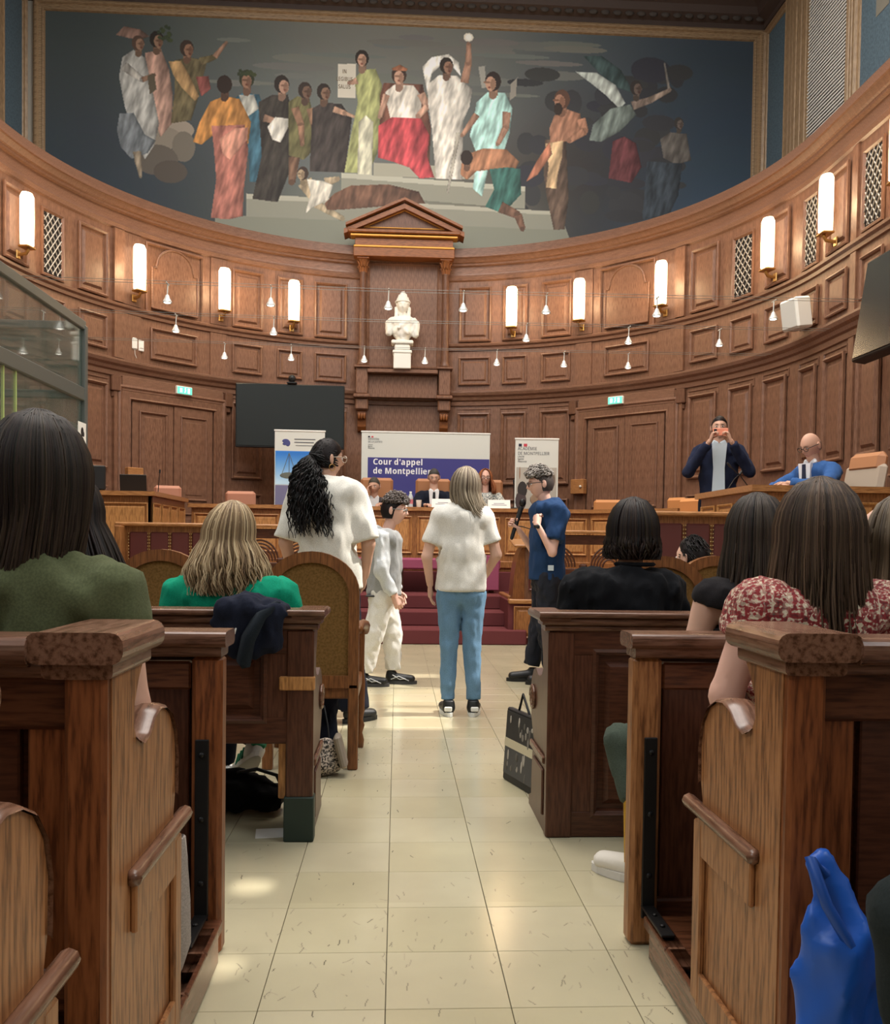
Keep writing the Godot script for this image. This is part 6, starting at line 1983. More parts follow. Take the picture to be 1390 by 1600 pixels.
# someone sitting with their back to us; o: sh (half shoulder width), y_sh, head, head_turn, skin, top material, trousers
func seated(label: String, at: Vector3, turn: float, o: Dictionary) -> Node3D:
	var t := person(label, at, turn)
	var sh: float = o.get("sh", 0.17)
	var ys: float = o.get("y_sh", 1.02)
	var hd: Vector3 = o.get("head", v3(0, ys + 0.2, -0.03))
	var skin: Color = o.get("skin", SK.light)
	var hem: float = o.get("hem", 0.5)
	var arms: Array = o.get("arms", [[v3(-sh, ys - 0.06, 0), v3(-sh - 0.05, ys - 0.32, -0.04), v3(-sh * 0.7, ys - 0.42, -0.26)], [v3(sh, ys - 0.06, 0), v3(sh + 0.05, ys - 0.32, -0.04), v3(sh * 0.7, ys - 0.42, -0.26)]])
	var b := Blob.new()
	skin_core(b, hem, ys, hd, o.get("neck", 0.05))
	for a in arms: arm(b, a[0], a[1], a[2], o.get("arm_k", 1.0))
	var mb := MB.new()
	mb.col = skin
	b.into(mb, 0.016)
	var hb := Basis(Vector3.UP, o.get("head_turn", 0.0)) * Basis(Vector3.RIGHT, o.get("nod", 0.0))
	head_into(mb, hd, hb, o.get("head_sc", 1.0), o.get("face", face_opts(skin, Color(0.05, 0.03, 0.02))))
	for a in arms: hand_into(mb, a[2], a[2] - a[1], Vector3.DOWN, v3(0, 0, -1) if not o.has("thumb") else o.thumb, 0.4)
	part(t, "body", mb, M.skin)
	var tp := top_blob(sh, ys, hem, o.get("w", sh * 0.95), o.get("dep", 0.115), o.get("amp", 0.014))
	tp.seed_ = o.get("seed", 3)
	for a in arms: sleeve(tp, a[0], a[1], a[2], o.get("sleeve_r", 0.062), o.get("sleeve", 0.5))
	blob_part(t, o.get("top_name", "shirt"), tp, o.get("cell", 0.012), o.top)
	var hy: float = o.get("hip_y", 0.5)
	var kn: Array = o.get("knees", [v3(-0.1, hy + 0.02, -0.42), v3(0.1, hy + 0.02, -0.42)])
	var an: Array = o.get("ankles", [v3(-0.1, 0.1, -0.4), v3(0.1, 0.1, -0.4)])
	var lg := legs_blob(hy + 0.06, 0.09, kn, an, [0.085, 0.062, 0.05], Vector2(0.15, 0.11))
	blob_part(t, "trousers", lg, 0.02, o.get("trousers", cloth(L(40, 44, 60))))
	for k in 2:
		var sx := shoe(t, Vector3.ZERO, o.get("toe", [0.0, 0.0])[k], o.get("shoes", M.black), o.get("soles", M.black))
		sx.position = v3(an[k].x, maxf(an[k].y - 0.1, 0.0) if k == o.get("heel_up", -1) else 0.0, an[k].z)
		if k == o.get("heel_up", -1): sx.rotation.x = -0.75
	t.set_meta("hd", hd); t.set_meta("hb", hb)
	return t
func add_hair(t: Node3D, o: Dictionary) -> void:
	var mb := MB.new()
	long_hair(mb, t.get_meta("hd") + o.get("shift", Vector3.ZERO), t.get_meta("hb"), o.get("sc", 1.0), o)
	part(t, "hair", mb, M.hair)

func people() -> void:
	visitors()
	speakers()
	officials()

func visitors() -> void:
	rng.seed = 501
	# olive top, nearest on the left
	var t := seated("person with long dark hair in an olive top, nearest on the left", v3(-0.69, 0.0, -1.76), 0.0, {"sh": 0.15, "y_sh": 1.06, "head": v3(-0.0, 1.215, -0.02), "top": cloth(L(92, 98, 70)), "skin": SK.tan, "sleeve": 0.32, "sleeve_r": 0.06, "w": 0.145, "dep": 0.1, "hip_y": 0.55, "hem": 0.6, "arms": [[v3(-0.15, 1.0, 0), v3(-0.2, 0.78, -0.06), v3(-0.1, 0.68, -0.25)], [v3(0.15, 1.0, 0), v3(0.18, 0.78, 0.0), v3(0.1, 0.68, -0.22)]], "knees": [v3(-0.1, 0.57, -0.4), v3(0.1, 0.57, -0.4)], "ankles": [v3(-0.1, 0.2, -0.42), v3(0.1, 0.2, -0.42)]})
	add_hair(t, {"cols": [Color(0.008, 0.006, 0.005), Color(0.016, 0.011, 0.008), Color(0.026, 0.018, 0.013), Color(0.05, 0.033, 0.022)], "len": 0.36, "n": 3600, "flare": 0.0, "spread": -0.02, "fall": v3(-0.1, 0, 0.0), "wave": 0.008, "thick": 0.0019, "seed": 3, "open": 2.3})
	# second dark-haired person, mostly hidden
	t = seated("person with long black hair half hidden behind the olive top", v3(-0.98, 0, -2.74), 0.0, {"sh": 0.16, "y_sh": 0.99, "head": v3(0.0, 1.17, -0.02), "top": cloth(L(30, 30, 34)), "skin": SK.tan, "sleeve": 0.5})
	add_hair(t, {"cols": [Color(0.006, 0.005, 0.005), Color(0.014, 0.01, 0.009), Color(0.03, 0.022, 0.018)], "len": 0.34, "n": 700, "flare": 0.03, "spread": 0.04, "seed": 5, "thick": 0.0045})
	# blonde in green
	t = seated("blonde person in a green top before the navy jacket", v3(-0.66, 0, -3.66), 0.0, {"sh": 0.2, "y_sh": 0.95, "head": v3(-0.02, 1.125, -0.03), "head_turn": -0.2, "top": cloth(L(22, 150, 116)), "skin": SK.pink, "sleeve": 1.0, "sleeve_r": 0.07, "w": 0.19, "dep": 0.13, "shoes": plain(L(228, 228, 224), 0.6), "soles": plain(L(214, 210, 200), 0.7), "ankles": [v3(-0.1, 0.1, -0.42), v3(0.04, 0.24, -0.22)], "heel_up": 1, "toe": [0.0, 0.5], "trousers": cloth(L(26, 28, 36))})
	add_hair(t, {"cols": [Color(0.1, 0.062, 0.034), Color(0.23, 0.155, 0.085), Color(0.4, 0.29, 0.165), Color(0.58, 0.46, 0.29)], "len": 0.22, "n": 2200, "flare": 0.03, "spread": 0.02, "wave": 0.012, "freq": 11.0, "thick": 0.003, "seed": 8, "puff": 1.6, "part": 0.02, "open": 2.35, "mess": 0.5})
	var st := plain(L(24, 128, 84), 0.5)
	var mb := MB.new()   # green stripes and heel of the trainer under the pew
	var fr := Transform3D(Basis(Vector3.RIGHT, -0.75) * Basis(Vector3.UP, 0.5), v3(0.04, 0.14, -0.22))
	mb.box(fr * v3(0, 0.075, 0.082), v3(0.07, 0.045, 0.025), 0.01, fr.basis)
	part(t, "heel_tab", mb, st)
	for e in [-1.0, 1.0]:
		for k in 3: bx(t, "shoe_stripe", st, fr * v3(e * 0.04, 0.05, 0.01 - k * 0.03), v3(0.008, 0.05, 0.013), 0.002, fr.basis * Basis(Vector3.RIGHT, 0.4))
	# black shirt, bob
	t = seated("person with a black bob in a black shirt, right of the aisle", v3(0.945, 0, -3.72), -0.05, {"sh": 0.19, "y_sh": 0.99, "head": v3(0.04, 1.165, -0.04), "top": cloth(L(26, 27, 30)), "skin": SK.tan, "sleeve": 1.6, "sleeve_r": 0.068, "w": 0.2, "dep": 0.135, "top_name": "shirt", "amp": 0.02})
	add_hair(t, {"cols": [Color(0.006, 0.0045, 0.004), Color(0.012, 0.008, 0.006), Color(0.03, 0.018, 0.012)], "len": 0.1, "n": 1300, "flare": 0.008, "spread": -0.006, "wave": 0.014, "freq": 7.0, "thick": 0.005, "seed": 12, "puff": 1.9, "tip": -0.012, "mess": 1.0, "segs": 6, "open": 2.4})
	mb = MB.new()
	mb.tube(PackedVector3Array(range(9).map(func(k): return v3(0.04 + sin(-1.5 + 3.0 * k / 8) * 0.07, 1.03, 0.0 + cos(-1.5 + 3.0 * k / 8) * 0.065))), PackedFloat32Array([0.02]), 6, true, 0.5)
	part(t, "collar", mb, cloth(L(24, 25, 28)))
	# child beyond the chairs
	t = seated("child with short black hair seen over the arch-backed chair", v3(1.7, 0, -5.14), 0.3, {"sh": 0.14, "y_sh": 0.84, "head": v3(0, 1.04, 0), "top": cloth(L(60, 66, 84)), "skin": SK.light, "head_turn": 0.3})
	mb = MB.new()
	cap_hair(mb, t.get_meta("hd"), t.get_meta("hb"), 1.02, Color(0.012, 0.01, 0.009), -0.25, 0.75, 1.02)
	for k in 260:
		var e := rng.randf_range(0.0, 1.5); var a := rng.randf_range(-2.0, 2.0)
		var d: Vector3 = t.get_meta("hb") * v3(cos(e) * sin(a), sin(e), cos(e) * cos(a))
		var p: Vector3 = t.get_meta("hd") + d * v3(0.082, 0.124, 0.104)
		mb.col = Color(0.014, 0.012, 0.011) * rng.randf_range(0.7, 2.2)
		mb.tube(PackedVector3Array([p, p + d * 0.012 + v3(0, 0.004, 0), p + d * 0.014 + v3(0.01, -0.012, 0.006)]), PackedFloat32Array([0.004, 0.003, 0.001]), 3, false)
	part(t, "hair", mb, M.hair)
	# dark hair and glasses, green trousers
	t = seated("person with long dark hair and glasses, green trousers in the aisle", v3(1.14, 0, -2.8), 0.0, {"sh": 0.16, "y_sh": 1.0, "head": v3(0.0, 1.145, -0.02), "head_turn": -0.55, "top": cloth(L(36, 34, 36)), "skin": SK.light, "sleeve": 0.06, "sleeve_r": 0.05, "w": 0.14, "trousers": cloth(L(72, 82, 72)), "knees": [v3(-0.37, 0.44, -0.22), v3(0.06, 0.5, -0.4)], "ankles": [v3(-0.345, 0.26, -0.12), v3(0.06, 0.1, -0.4)], "toe": [0.8, 0.0], "shoes": plain(L(226, 220, 208), 0.6), "soles": plain(L(216, 212, 204), 0.7)})
	add_hair(t, {"cols": [Color(0.008, 0.006, 0.005), Color(0.018, 0.013, 0.01), Color(0.04, 0.028, 0.02), Color(0.07, 0.05, 0.036)], "len": 0.34, "n": 2400, "flare": 0.012, "spread": 0.0, "wave": 0.01, "thick": 0.0026, "seed": 15})
	glasses(t, t.get_meta("hd"), t.get_meta("hb"), 1.0, plain(L(170, 160, 150), 0.3))
	tb(t, "mustard_sock", cloth(L(196, 150, 50)), [v3(-0.345, 0.29, -0.12), v3(-0.345, 0.07, -0.09)], 0.042, 10)
	# floral top
	var fl := plain(Color.WHITE, 0.85)
	fl.albedo_texture = noise_tex(31, 0.03, 2, [L(48, 20, 20), L(128, 30, 34), L(140, 36, 38), L(214, 206, 186), L(196, 190, 160)], [0.0, 0.38, 0.6, 0.64, 0.9], 256)
	fl.uv1_triplanar = true; fl.uv1_scale = Vector3(8.5, 8.5, 8.5)
	t = seated("person with long brown hair in a red floral top on the right", v3(0.97, 0.02, -2.02), 0.0, {"sh": 0.145, "y_sh": 1.0, "head": v3(0.0, 1.115, -0.02), "top": fl, "skin": SK.pink, "sleeve": 0.35, "sleeve_r": 0.066, "w": 0.15, "dep": 0.105, "hip_y": 0.5, "hem": 0.55, "arms": [[v3(-0.15, 0.94, 0), v3(-0.21, 0.74, -0.02), v3(-0.12, 0.66, -0.22)], [v3(0.15, 0.94, 0), v3(0.18, 0.74, 0), v3(0.1, 0.66, -0.22)]], "knees": [v3(-0.09, 0.5, -0.3), v3(0.09, 0.5, -0.3)], "ankles": [v3(-0.09, 0.1, -0.3), v3(0.09, 0.1, -0.3)]})
	add_hair(t, {"cols": [Color(0.016, 0.01, 0.007), Color(0.035, 0.021, 0.013), Color(0.06, 0.037, 0.023), Color(0.115, 0.073, 0.046)], "len": 0.37, "n": 3600, "flare": 0.01, "spread": -0.006, "wave": 0.012, "freq": 8.0, "thick": 0.002, "seed": 19, "open": 2.3, "mess": 0.6})
	# cut off by the right edge
	t = seated("person in white with light brown hair cut off by the right edge", v3(1.21, 0.0, -2.12), 0.2, {"knees": [v3(-0.09, 0.5, -0.2), v3(0.09, 0.5, -0.2)], "ankles": [v3(-0.09, 0.1, -0.2), v3(0.09, 0.1, -0.2)], "sh": 0.15, "y_sh": 0.95, "head": v3(0.0, 1.1, -0.02), "head_turn": 0.65, "top": cloth(L(226, 224, 218)), "skin": SK.light, "sleeve": 0.5})
	add_hair(t, {"cols": [Color(0.05, 0.034, 0.022), Color(0.12, 0.085, 0.055), Color(0.2, 0.15, 0.1)], "len": 0.34, "n": 700, "seed": 23, "open": 2.0})
	# knee at the lower right corner
	t = seated("person in dark green-black clothes cut off at the lower right corner", v3(0.97, 0.1, -0.84), 0.12, {"sh": 0.18, "y_sh": 1.02, "top": cloth(L(34, 38, 38)), "skin": SK.light, "sleeve": 1.8, "trousers": cloth(L(36, 42, 42)), "knees": [v3(-0.15, 0.46, -0.46), v3(0.1, 0.5, -0.42)], "ankles": [v3(-0.13, 0.1, -0.42), v3(0.1, 0.1, -0.4)]})
	mb = MB.new()
	cap_hair(mb, t.get_meta("hd"), t.get_meta("hb"), 1.0, Color(0.03, 0.02, 0.014), -0.4, 0.7, 1.04)
	part(t, "hair", mb, M.hair)

func speakers() -> void:
	rng.seed = 902
	# --- girl in white T-shirt and jeans
	var t := person("girl in a white T-shirt and light blue jeans standing in the aisle", v3(0.415, 0, -5.83))
	var hd := v3(0.02, 1.475, -0.015)
	var hb := Basis(Vector3.UP, -0.35) * Basis(Vector3.BACK, -0.06)
	var la := [v3(-0.165, 1.27, 0), v3(-0.225, 1.02, 0.02), v3(-0.2, 0.84, -0.04)]
	var ra := [v3(0.165, 1.27, 0), v3(0.225, 1.04, 0.0), v3(0.17, 0.9, -0.14)]
	var b := Blob.new()
	skin_core(b, 0.82, 1.34, hd, 0.048)
	arm(b, la[0], la[1], la[2], 0.92); arm(b, ra[0], ra[1], ra[2], 0.92)
	var mb := MB.new()
	mb.col = SK.light
	b.into(mb, 0.014)
	head_into(mb, hd, hb, 0.98, face_opts(SK.light, Color(0.12, 0.08, 0.05)))
	hand_into(mb, la[2], v3(0.04, -1, -0.1), v3(1, 0, 0), v3(0, 0, -1), 0.25, 0.95)
	hand_into(mb, ra[2], v3(-0.5, -0.7, -0.5), v3(-1, 0, 0), v3(0, 0, -1), 0.4, 0.95)
	part(t, "body", mb, M.skin)
	b = top_blob(0.165, 1.345, 0.8, 0.165, 0.118, 0.009)
	b.seed_ = 5; b.freq = 7.0
	sleeve(b, la[0] + v3(0.02, 0.01, 0), la[1], la[2], 0.06, 0.68); sleeve(b, ra[0] - v3(0.02, -0.01, 0), ra[1], ra[2], 0.06, 0.68)
	blob_part(t, "t_shirt", b, 0.011, cloth(L(232, 230, 222)))
	b = legs_blob(0.82, 0.075, [v3(-0.072, 0.45, 0.0), v3(0.075, 0.45, 0.0)], [v3(-0.078, 0.1, 0.02), v3(0.09, 0.1, 0.02)], [0.08, 0.058, 0.045], Vector2(0.14, 0.098), 0.01)
	blob_part(t, "jeans", b, 0.011, cloth(L(112, 148, 178)))
	for k in 2:
		var s := shoe(t, v3(-0.078 if k == 0 else 0.092, 0, 0.0), 0.12 if k == 0 else -0.15, M.black, M.white, 0.98, "trainer")
		bx(s, "heel_patch", M.white, v3(-0.078 if k == 0 else 0.092, 0.05, 0.088), v3(0.05, 0.03, 0.012), 0.005)
	mb = MB.new()
	long_hair(mb, hd, hb, 1.0, {"cols": [Color(0.08, 0.058, 0.04), Color(0.15, 0.115, 0.08), Color(0.23, 0.185, 0.13), Color(0.34, 0.285, 0.21)], "len": 0.19, "n": 1500, "flare": 0.012, "spread": -0.02, "wave": 0.006, "thick": 0.003, "seed": 33, "fall": v3(0.075, 0, 0.01), "open": 2.3, "side_short": 0.2})
	part(t, "hair", mb, M.hair)
	# --- woman with the curly ponytail
	t = person("woman with a long curly black ponytail in a white T-shirt, standing left", v3(-0.43, 0, -5.6), -0.12)
	hd = v3(-0.01, 1.615, -0.02)
	hb = Basis(Vector3.UP, -0.85)
	la = [v3(-0.2, 1.38, 0), v3(-0.255, 1.1, 0.02), v3(-0.23, 0.88, -0.08)]
	ra = [v3(0.2, 1.38, 0), v3(0.255, 1.1, 0.0), v3(0.22, 0.9, -0.1)]
	b = Blob.new()
	skin_core(b, 0.88, 1.47, hd, 0.054)
	arm(b, la[0], la[1], la[2], 1.1); arm(b, ra[0], ra[1], ra[2], 1.1)
	mb = MB.new()
	mb.col = SK.tan
	b.into(mb, 0.015)
	head_into(mb, hd, hb, 1.0, face_opts(SK.tan, Color(0.02, 0.014, 0.01)))
	hand_into(mb, la[2], v3(0.1, -1, -0.1), v3(1, 0, 0), v3(0, 0, -1), 0.3)
	hand_into(mb, ra[2], v3(-0.2, -0.9, -0.3), v3(-1, 0, 0), v3(0, 0, -1), 0.3)
	part(t, "body", mb, M.skin)
	b = top_blob(0.2, 1.475, 0.82, 0.215, 0.145, 0.012)
	b.seed_ = 9; b.freq = 6.0
	sleeve(b, la[0] + v3(0.02, 0.0, 0), la[1], la[2], 0.076, 0.93); sleeve(b, ra[0] - v3(0.02, 0.0, 0), ra[1], ra[2], 0.076, 0.93)
	blob_part(t, "t_shirt", b, 0.012, cloth(L(236, 234, 224)))
	b = legs_blob(0.86, 0.095, [v3(-0.1, 0.48, 0), v3(0.12, 0.48, 0)], [v3(-0.1, 0.08, 0.02), v3(0.17, 0.08, 0.02)], [0.11, 0.095, 0.105], Vector2(0.175, 0.12), 0.012)
	blob_part(t, "trousers", b, 0.015, cloth(L(26, 28, 38)))
	shoe(t, v3(-0.1, 0, 0.0), 0.1, M.black, M.black); shoe(t, v3(0.19, 0, 0.0), -0.75, M.black, M.black)
	mb = MB.new()
	cap_hair(mb, hd, hb, 1.03, Color(0.008, 0.007, 0.007), -0.5, 0.5, 1.03)
	for k in 420:   # combed strands back to the tie
		var e := rng.randf_range(-0.4, 1.5); var a := rng.randf_range(-1.9, 1.9)
		var p0 := v3(cos(e) * sin(a), sin(e), cos(e) * cos(a)) * v3(0.086, 0.13, 0.112)
		var tie := v3(-0.01, 0.03, 0.118)
		var q := (p0 + tie) * 0.5
		q = q.normalized() * maxf(q.length(), 0.108)
		mb.col = Color(0.01, 0.009, 0.009) * rng.randf_range(0.7, 2.4)
		mb.tube(PackedVector3Array([hd + hb * p0, hd + hb * q, hd + hb * tie]), PackedFloat32Array([0.003]), 3, false)
	var root := hd + hb * v3(-0.01, 0.02, 0.12)
	for k in 330:   # the ponytail: spiral locks
		var a := rng.randf() * TAU
		var rr := sqrt(rng.randf())
		var end := v3(-0.06 + cos(a) * rr * 0.13, 1.22 + rng.randf_range(-0.07, 0.14) - 0.03 * rr, 0.16 + sin(a) * rr * 0.06)
		var mid := root.lerp(end, 0.4) + v3(cos(a) * rr * 0.085 - 0.03, 0.03, 0.04 + sin(a) * 0.04)
		var ph := rng.randf() * TAU
		var hr := rng.randf_range(0.007, 0.014)
		var pts := PackedVector3Array()
		for i in 22:
			var s := i / 21.0
			var p := root.lerp(mid, s).lerp(mid.lerp(end, s), s)
			p += v3(cos(ph + s * 30.0), 0.3 * sin(ph + s * 30.0), sin(ph + s * 30.0)) * hr * minf(s * 3.0, 1.0)
			pts.push_back(p)
		mb.col = Color(0.009, 0.008, 0.008) * rng.randf_range(0.6, 2.6)
		mb.tube(pts, PackedFloat32Array([0.004, 0.0055, 0.0055, 0.0055, 0.0055, 0.0055, 0.0055, 0.0055, 0.0055, 0.0055, 0.0055, 0.0055, 0.0055, 0.0055, 0.005, 0.005, 0.005, 0.004, 0.004, 0.003, 0.003, 0.002]), 3, false)
	part(t, "curly_ponytail", mb, M.hair)
	glasses(t, hd, hb, 1.0, plain(L(196, 182, 166), 0.25))
	mb = MB.new()
	mb.tube(PackedVector3Array(range(13).map(func(k): return hd + hb * (v3(0.082, -0.055 + cos(TAU * k / 12) * 0.02, 0.012 + sin(TAU * k / 12) * 0.02)))), PackedFloat32Array([0.0028]), 5, false)
	part(t, "hoop_earring", mb, M.brass)
	# --- boy in the pale hoodie, facing right
	t = person("curly-haired boy in a grey hoodie and white trousers facing right", v3(-0.1, 0, -7.05), -PI / 2 - 0.1)
	hd = v3(0, 1.36, -0.07)
	hb = Basis(Vector3.RIGHT, -0.08)
	la = [v3(-0.15, 1.14, 0), v3(-0.19, 0.9, 0.02), v3(-0.15, 0.72, -0.1)]
	ra = [v3(0.15, 1.14, 0), v3(0.19, 0.9, 0.0), v3(0.17, 0.71, -0.1)]
	b = Blob.new()
	skin_core(b, 0.75, 1.2, hd, 0.045)
	arm(b, la[0], la[1], la[2], 0.85); arm(b, ra[0], ra[1], ra[2], 0.85)
	mb = MB.new()
	mb.col = SK.pink
	b.into(mb, 0.014)
	head_into(mb, hd, hb, 0.97, face_opts(SK.pink, Color(0.05, 0.035, 0.025)))
	hand_into(mb, la[2], v3(0, -0.9, -0.35), v3(1, 0, 0), v3(0, 0, -1), 0.5, 0.9)
	hand_into(mb, ra[2], v3(0, -0.9, -0.35), v3(-1, 0, 0), v3(0, 0, -1), 0.5, 0.9)
	part(t, "body", mb, M.skin)
	b = top_blob(0.16, 1.2, 0.7, 0.155, 0.135, 0.014)
	b.seed_ = 14
	var grey := cloth(L(160, 162, 162))
	var hood := blob_part(t, "hoodie", b, 0.012, grey)
	b = Blob.new()
	sleeve(b, la[0], la[1], la[2], 0.064, 1.95); sleeve(b, ra[0], ra[1], ra[2], 0.064, 1.95)
	b.amp = 0.02
	blob_part(hood, "pale_sleeves", b, 0.011, cloth(L(206, 210, 212)))
	b = Blob.new()
	b.add(v3(-0.09, 1.17, 0.05), v3(0.09, 1.17, 0.05), Vector2(0.05, 0.05), Vector2(0.05, 0.05), Vector3.UP, 0.04)
	b.cap(v3(0, 1.18, 0.08), v3(0, 1.1, 0.11), 0.07, 0.05, 0.04)
	b.cap(v3(-0.08, 1.18, 0.0), v3(-0.04, 1.14, -0.09), 0.035, 0.03, 0.03); b.cap(v3(0.08, 1.18, 0.0), v3(0.04, 1.14, -0.09), 0.035, 0.03, 0.03)
	blob_part(hood, "hood", b, 0.011, cloth(L(196, 200, 202)))
	bx(hood, "waistband", M.black, v3(0, 0.7, 0), v3(0.29, 0.015, 0.25), 0.005)
	b = legs_blob(0.74, 0.07, [v3(-0.08, 0.42, -0.06), v3(0.08, 0.42, 0.06)], [v3(-0.08, 0.11, -0.07), v3(0.08, 0.11, 0.13)], [0.092, 0.078, 0.06], Vector2(0.14, 0.115), 0.016)
	blob_part(t, "white_trousers", b, 0.012, cloth(L(232, 230, 224)))
	for k in 2:
		var p := v3(-0.08, 0, -0.1) if k == 0 else v3(0.08, 0, 0.1)
		var s := shoe(t, p, 0.0, M.black, plain(L(60, 60, 62), 0.6), 0.98, "trainer")
		mb = MB.new()
		for e in [-1.0, 1.0]:
			mb.tube(PackedVector3Array([p + v3(e * 0.042, 0.04, 0.04), p + v3(e * 0.044, 0.065, -0.02), p + v3(e * 0.042, 0.03, -0.1)]), PackedFloat32Array([0.004]), 5)
			mb.tube(PackedVector3Array([p + v3(e * 0.042, 0.075, 0.03), p + v3(e * 0.045, 0.04, -0.03), p + v3(e * 0.03, 0.05, -0.1)]), PackedFloat32Array([0.004]), 5)
		part(s, "silver_trim", mb, plain(L(190, 192, 194), 0.4))
	mb = MB.new()
	cap_hair(mb, hd, hb, 0.98, Color(0.012, 0.01, 0.009), -0.62, 0.62, 1.02)
	curls(mb, hd + v3(0, 0.01, 0), hb, 0.98, [Color(0.10, 0.08, 0.07), Color(0.06, 0.045, 0.04), Color(0.16, 0.14, 0.13)], 460, 0.42, 0.014, 2.6, 0.012)
	part(t, "curly_hair", mb, M.hair)
	glasses(t, hd, hb, 0.97, M.steel)
	# --- boy with the microphone, facing left
	t = person("curly-haired boy in a navy T-shirt holding a microphone, facing left", v3(1.2, 0, -7.2), PI / 2)
	hd = v3(0.0, 1.595, -0.06)
	hb = Basis(Vector3.RIGHT, -0.12)
	la = [v3(-0.17, 1.37, 0.07), v3(-0.235, 1.05, 0.0), v3(-0.225, 1.27, -0.12)]
	ra = [v3(0.17, 1.36, 0.0), v3(0.17, 1.05, -0.08), v3(0.08, 1.24, -0.23)]
	b = Blob.new()
	skin_core(b, 0.86, 1.45, hd, 0.05)
	arm(b, la[0], la[1], la[2], 0.88); arm(b, ra[0], ra[1], ra[2], 0.88)
	mb = MB.new()
	mb.col = SK.pink
	b.into(mb, 0.014)
	head_into(mb, hd, hb, 1.0, face_opts(SK.pink, Color(0.05, 0.035, 0.025)))
	hand_into(mb, la[2], v3(0.5, 0.8, 0.08), v3(0.6, 0, 0.4), v3(0, 0, -1), 0.75, 0.95)
	hand_into(mb, ra[2], v3(-0.15, 0.45, -0.75), v3(-0.8, 0.3, 0.2), v3(0, 1, 0), 1.15, 0.95)
	part(t, "body", mb, M.skin)
	b = top_blob(0.18, 1.455, 0.83, 0.17, 0.14, 0.016)
	b.seed_ = 21; b.freq = 7.0
	sleeve(b, la[0], la[1], la[2], 0.072, 0.7); sleeve(b, ra[0], ra[1], ra[2], 0.072, 0.7)
	var ts := blob_part(t, "t_shirt", b, 0.012, cloth(L(38, 62, 98)))
	bx(ts, "sewn_label", plain(L(206, 220, 226), 0.8), v3(-0.18, 0.93, 0.0), v3(0.006, 0.042, 0.045), 0.001)
	b = legs_blob(0.86, 0.085, [v3(-0.09, 0.47, 0.0), v3(0.09, 0.47, -0.03)], [v3(-0.09, 0.13, 0.03), v3(0.09, 0.13, -0.1)], [0.1, 0.085, 0.062], Vector2(0.155, 0.12), 0.016)
	blob_part(t, "trousers", b, 0.013, cloth(L(40, 42, 50), 0.6))
	shoe(t, v3(-0.09, 0, 0.0), 0.0, M.black, M.black, 1.05, "trainer"); shoe(t, v3(0.09, 0, -0.13), 0.0, M.black, M.black, 1.05, "trainer")
	mb = MB.new()
	cap_hair(mb, hd, hb, 1.0, Color(0.06, 0.05, 0.045), -0.55, 0.62, 1.01)
	curls(mb, hd + v3(0, 0.012, 0), hb, 1.02, [Color(0.26, 0.235, 0.21), Color(0.17, 0.15, 0.135), Color(0.36, 0.33, 0.305)], 520, 0.42, 0.016, 2.6, 0.014)  # dark curls coloured lighter to suggest sunlight on top
	part(t, "curly_hair", mb, M.hair)
	glasses(t, hd, hb, 1.0, M.spec)
	mb = MB.new()
	mb.lathe([Vector2(0.0275, -0.012), Vector2(0.0275, 0.012)], 14, Transform3D(Basis(v3(1, 0, 0), v3(0.27, 0.95, -0.1).normalized(), v3(0, 0, 1)), la[2] - v3(0, 0.02, 0)))
	mb.ball(la[2] + v3(-0.028, -0.02, 0), v3(0.006, 0.017, 0.017))
	part(t, "wrist_watch", mb, M.black)
	# the microphone in his fist is a thing of its own
	var mic := thing("handheld_microphone", "black handheld microphone in the boy's fist", "microphone", v3(0.95, 1.26, -7.27))
	mb = MB.new()
	var ax := v3(0.07, 0.24, 0.0)
	mb.tube(PackedVector3Array([-ax * 0.45, -ax * 0.4, ax * 0.5, ax * 0.62]), PackedFloat32Array([0.012, 0.015, 0.02, 0.023]), 12)
	part(mic, "handle", mb, M.black)
	mb = MB.new()
	mb.ball(ax * 0.78, v3(0.029, 0.034, 0.029))
	part(mic, "mesh_head", mb, M.iron)

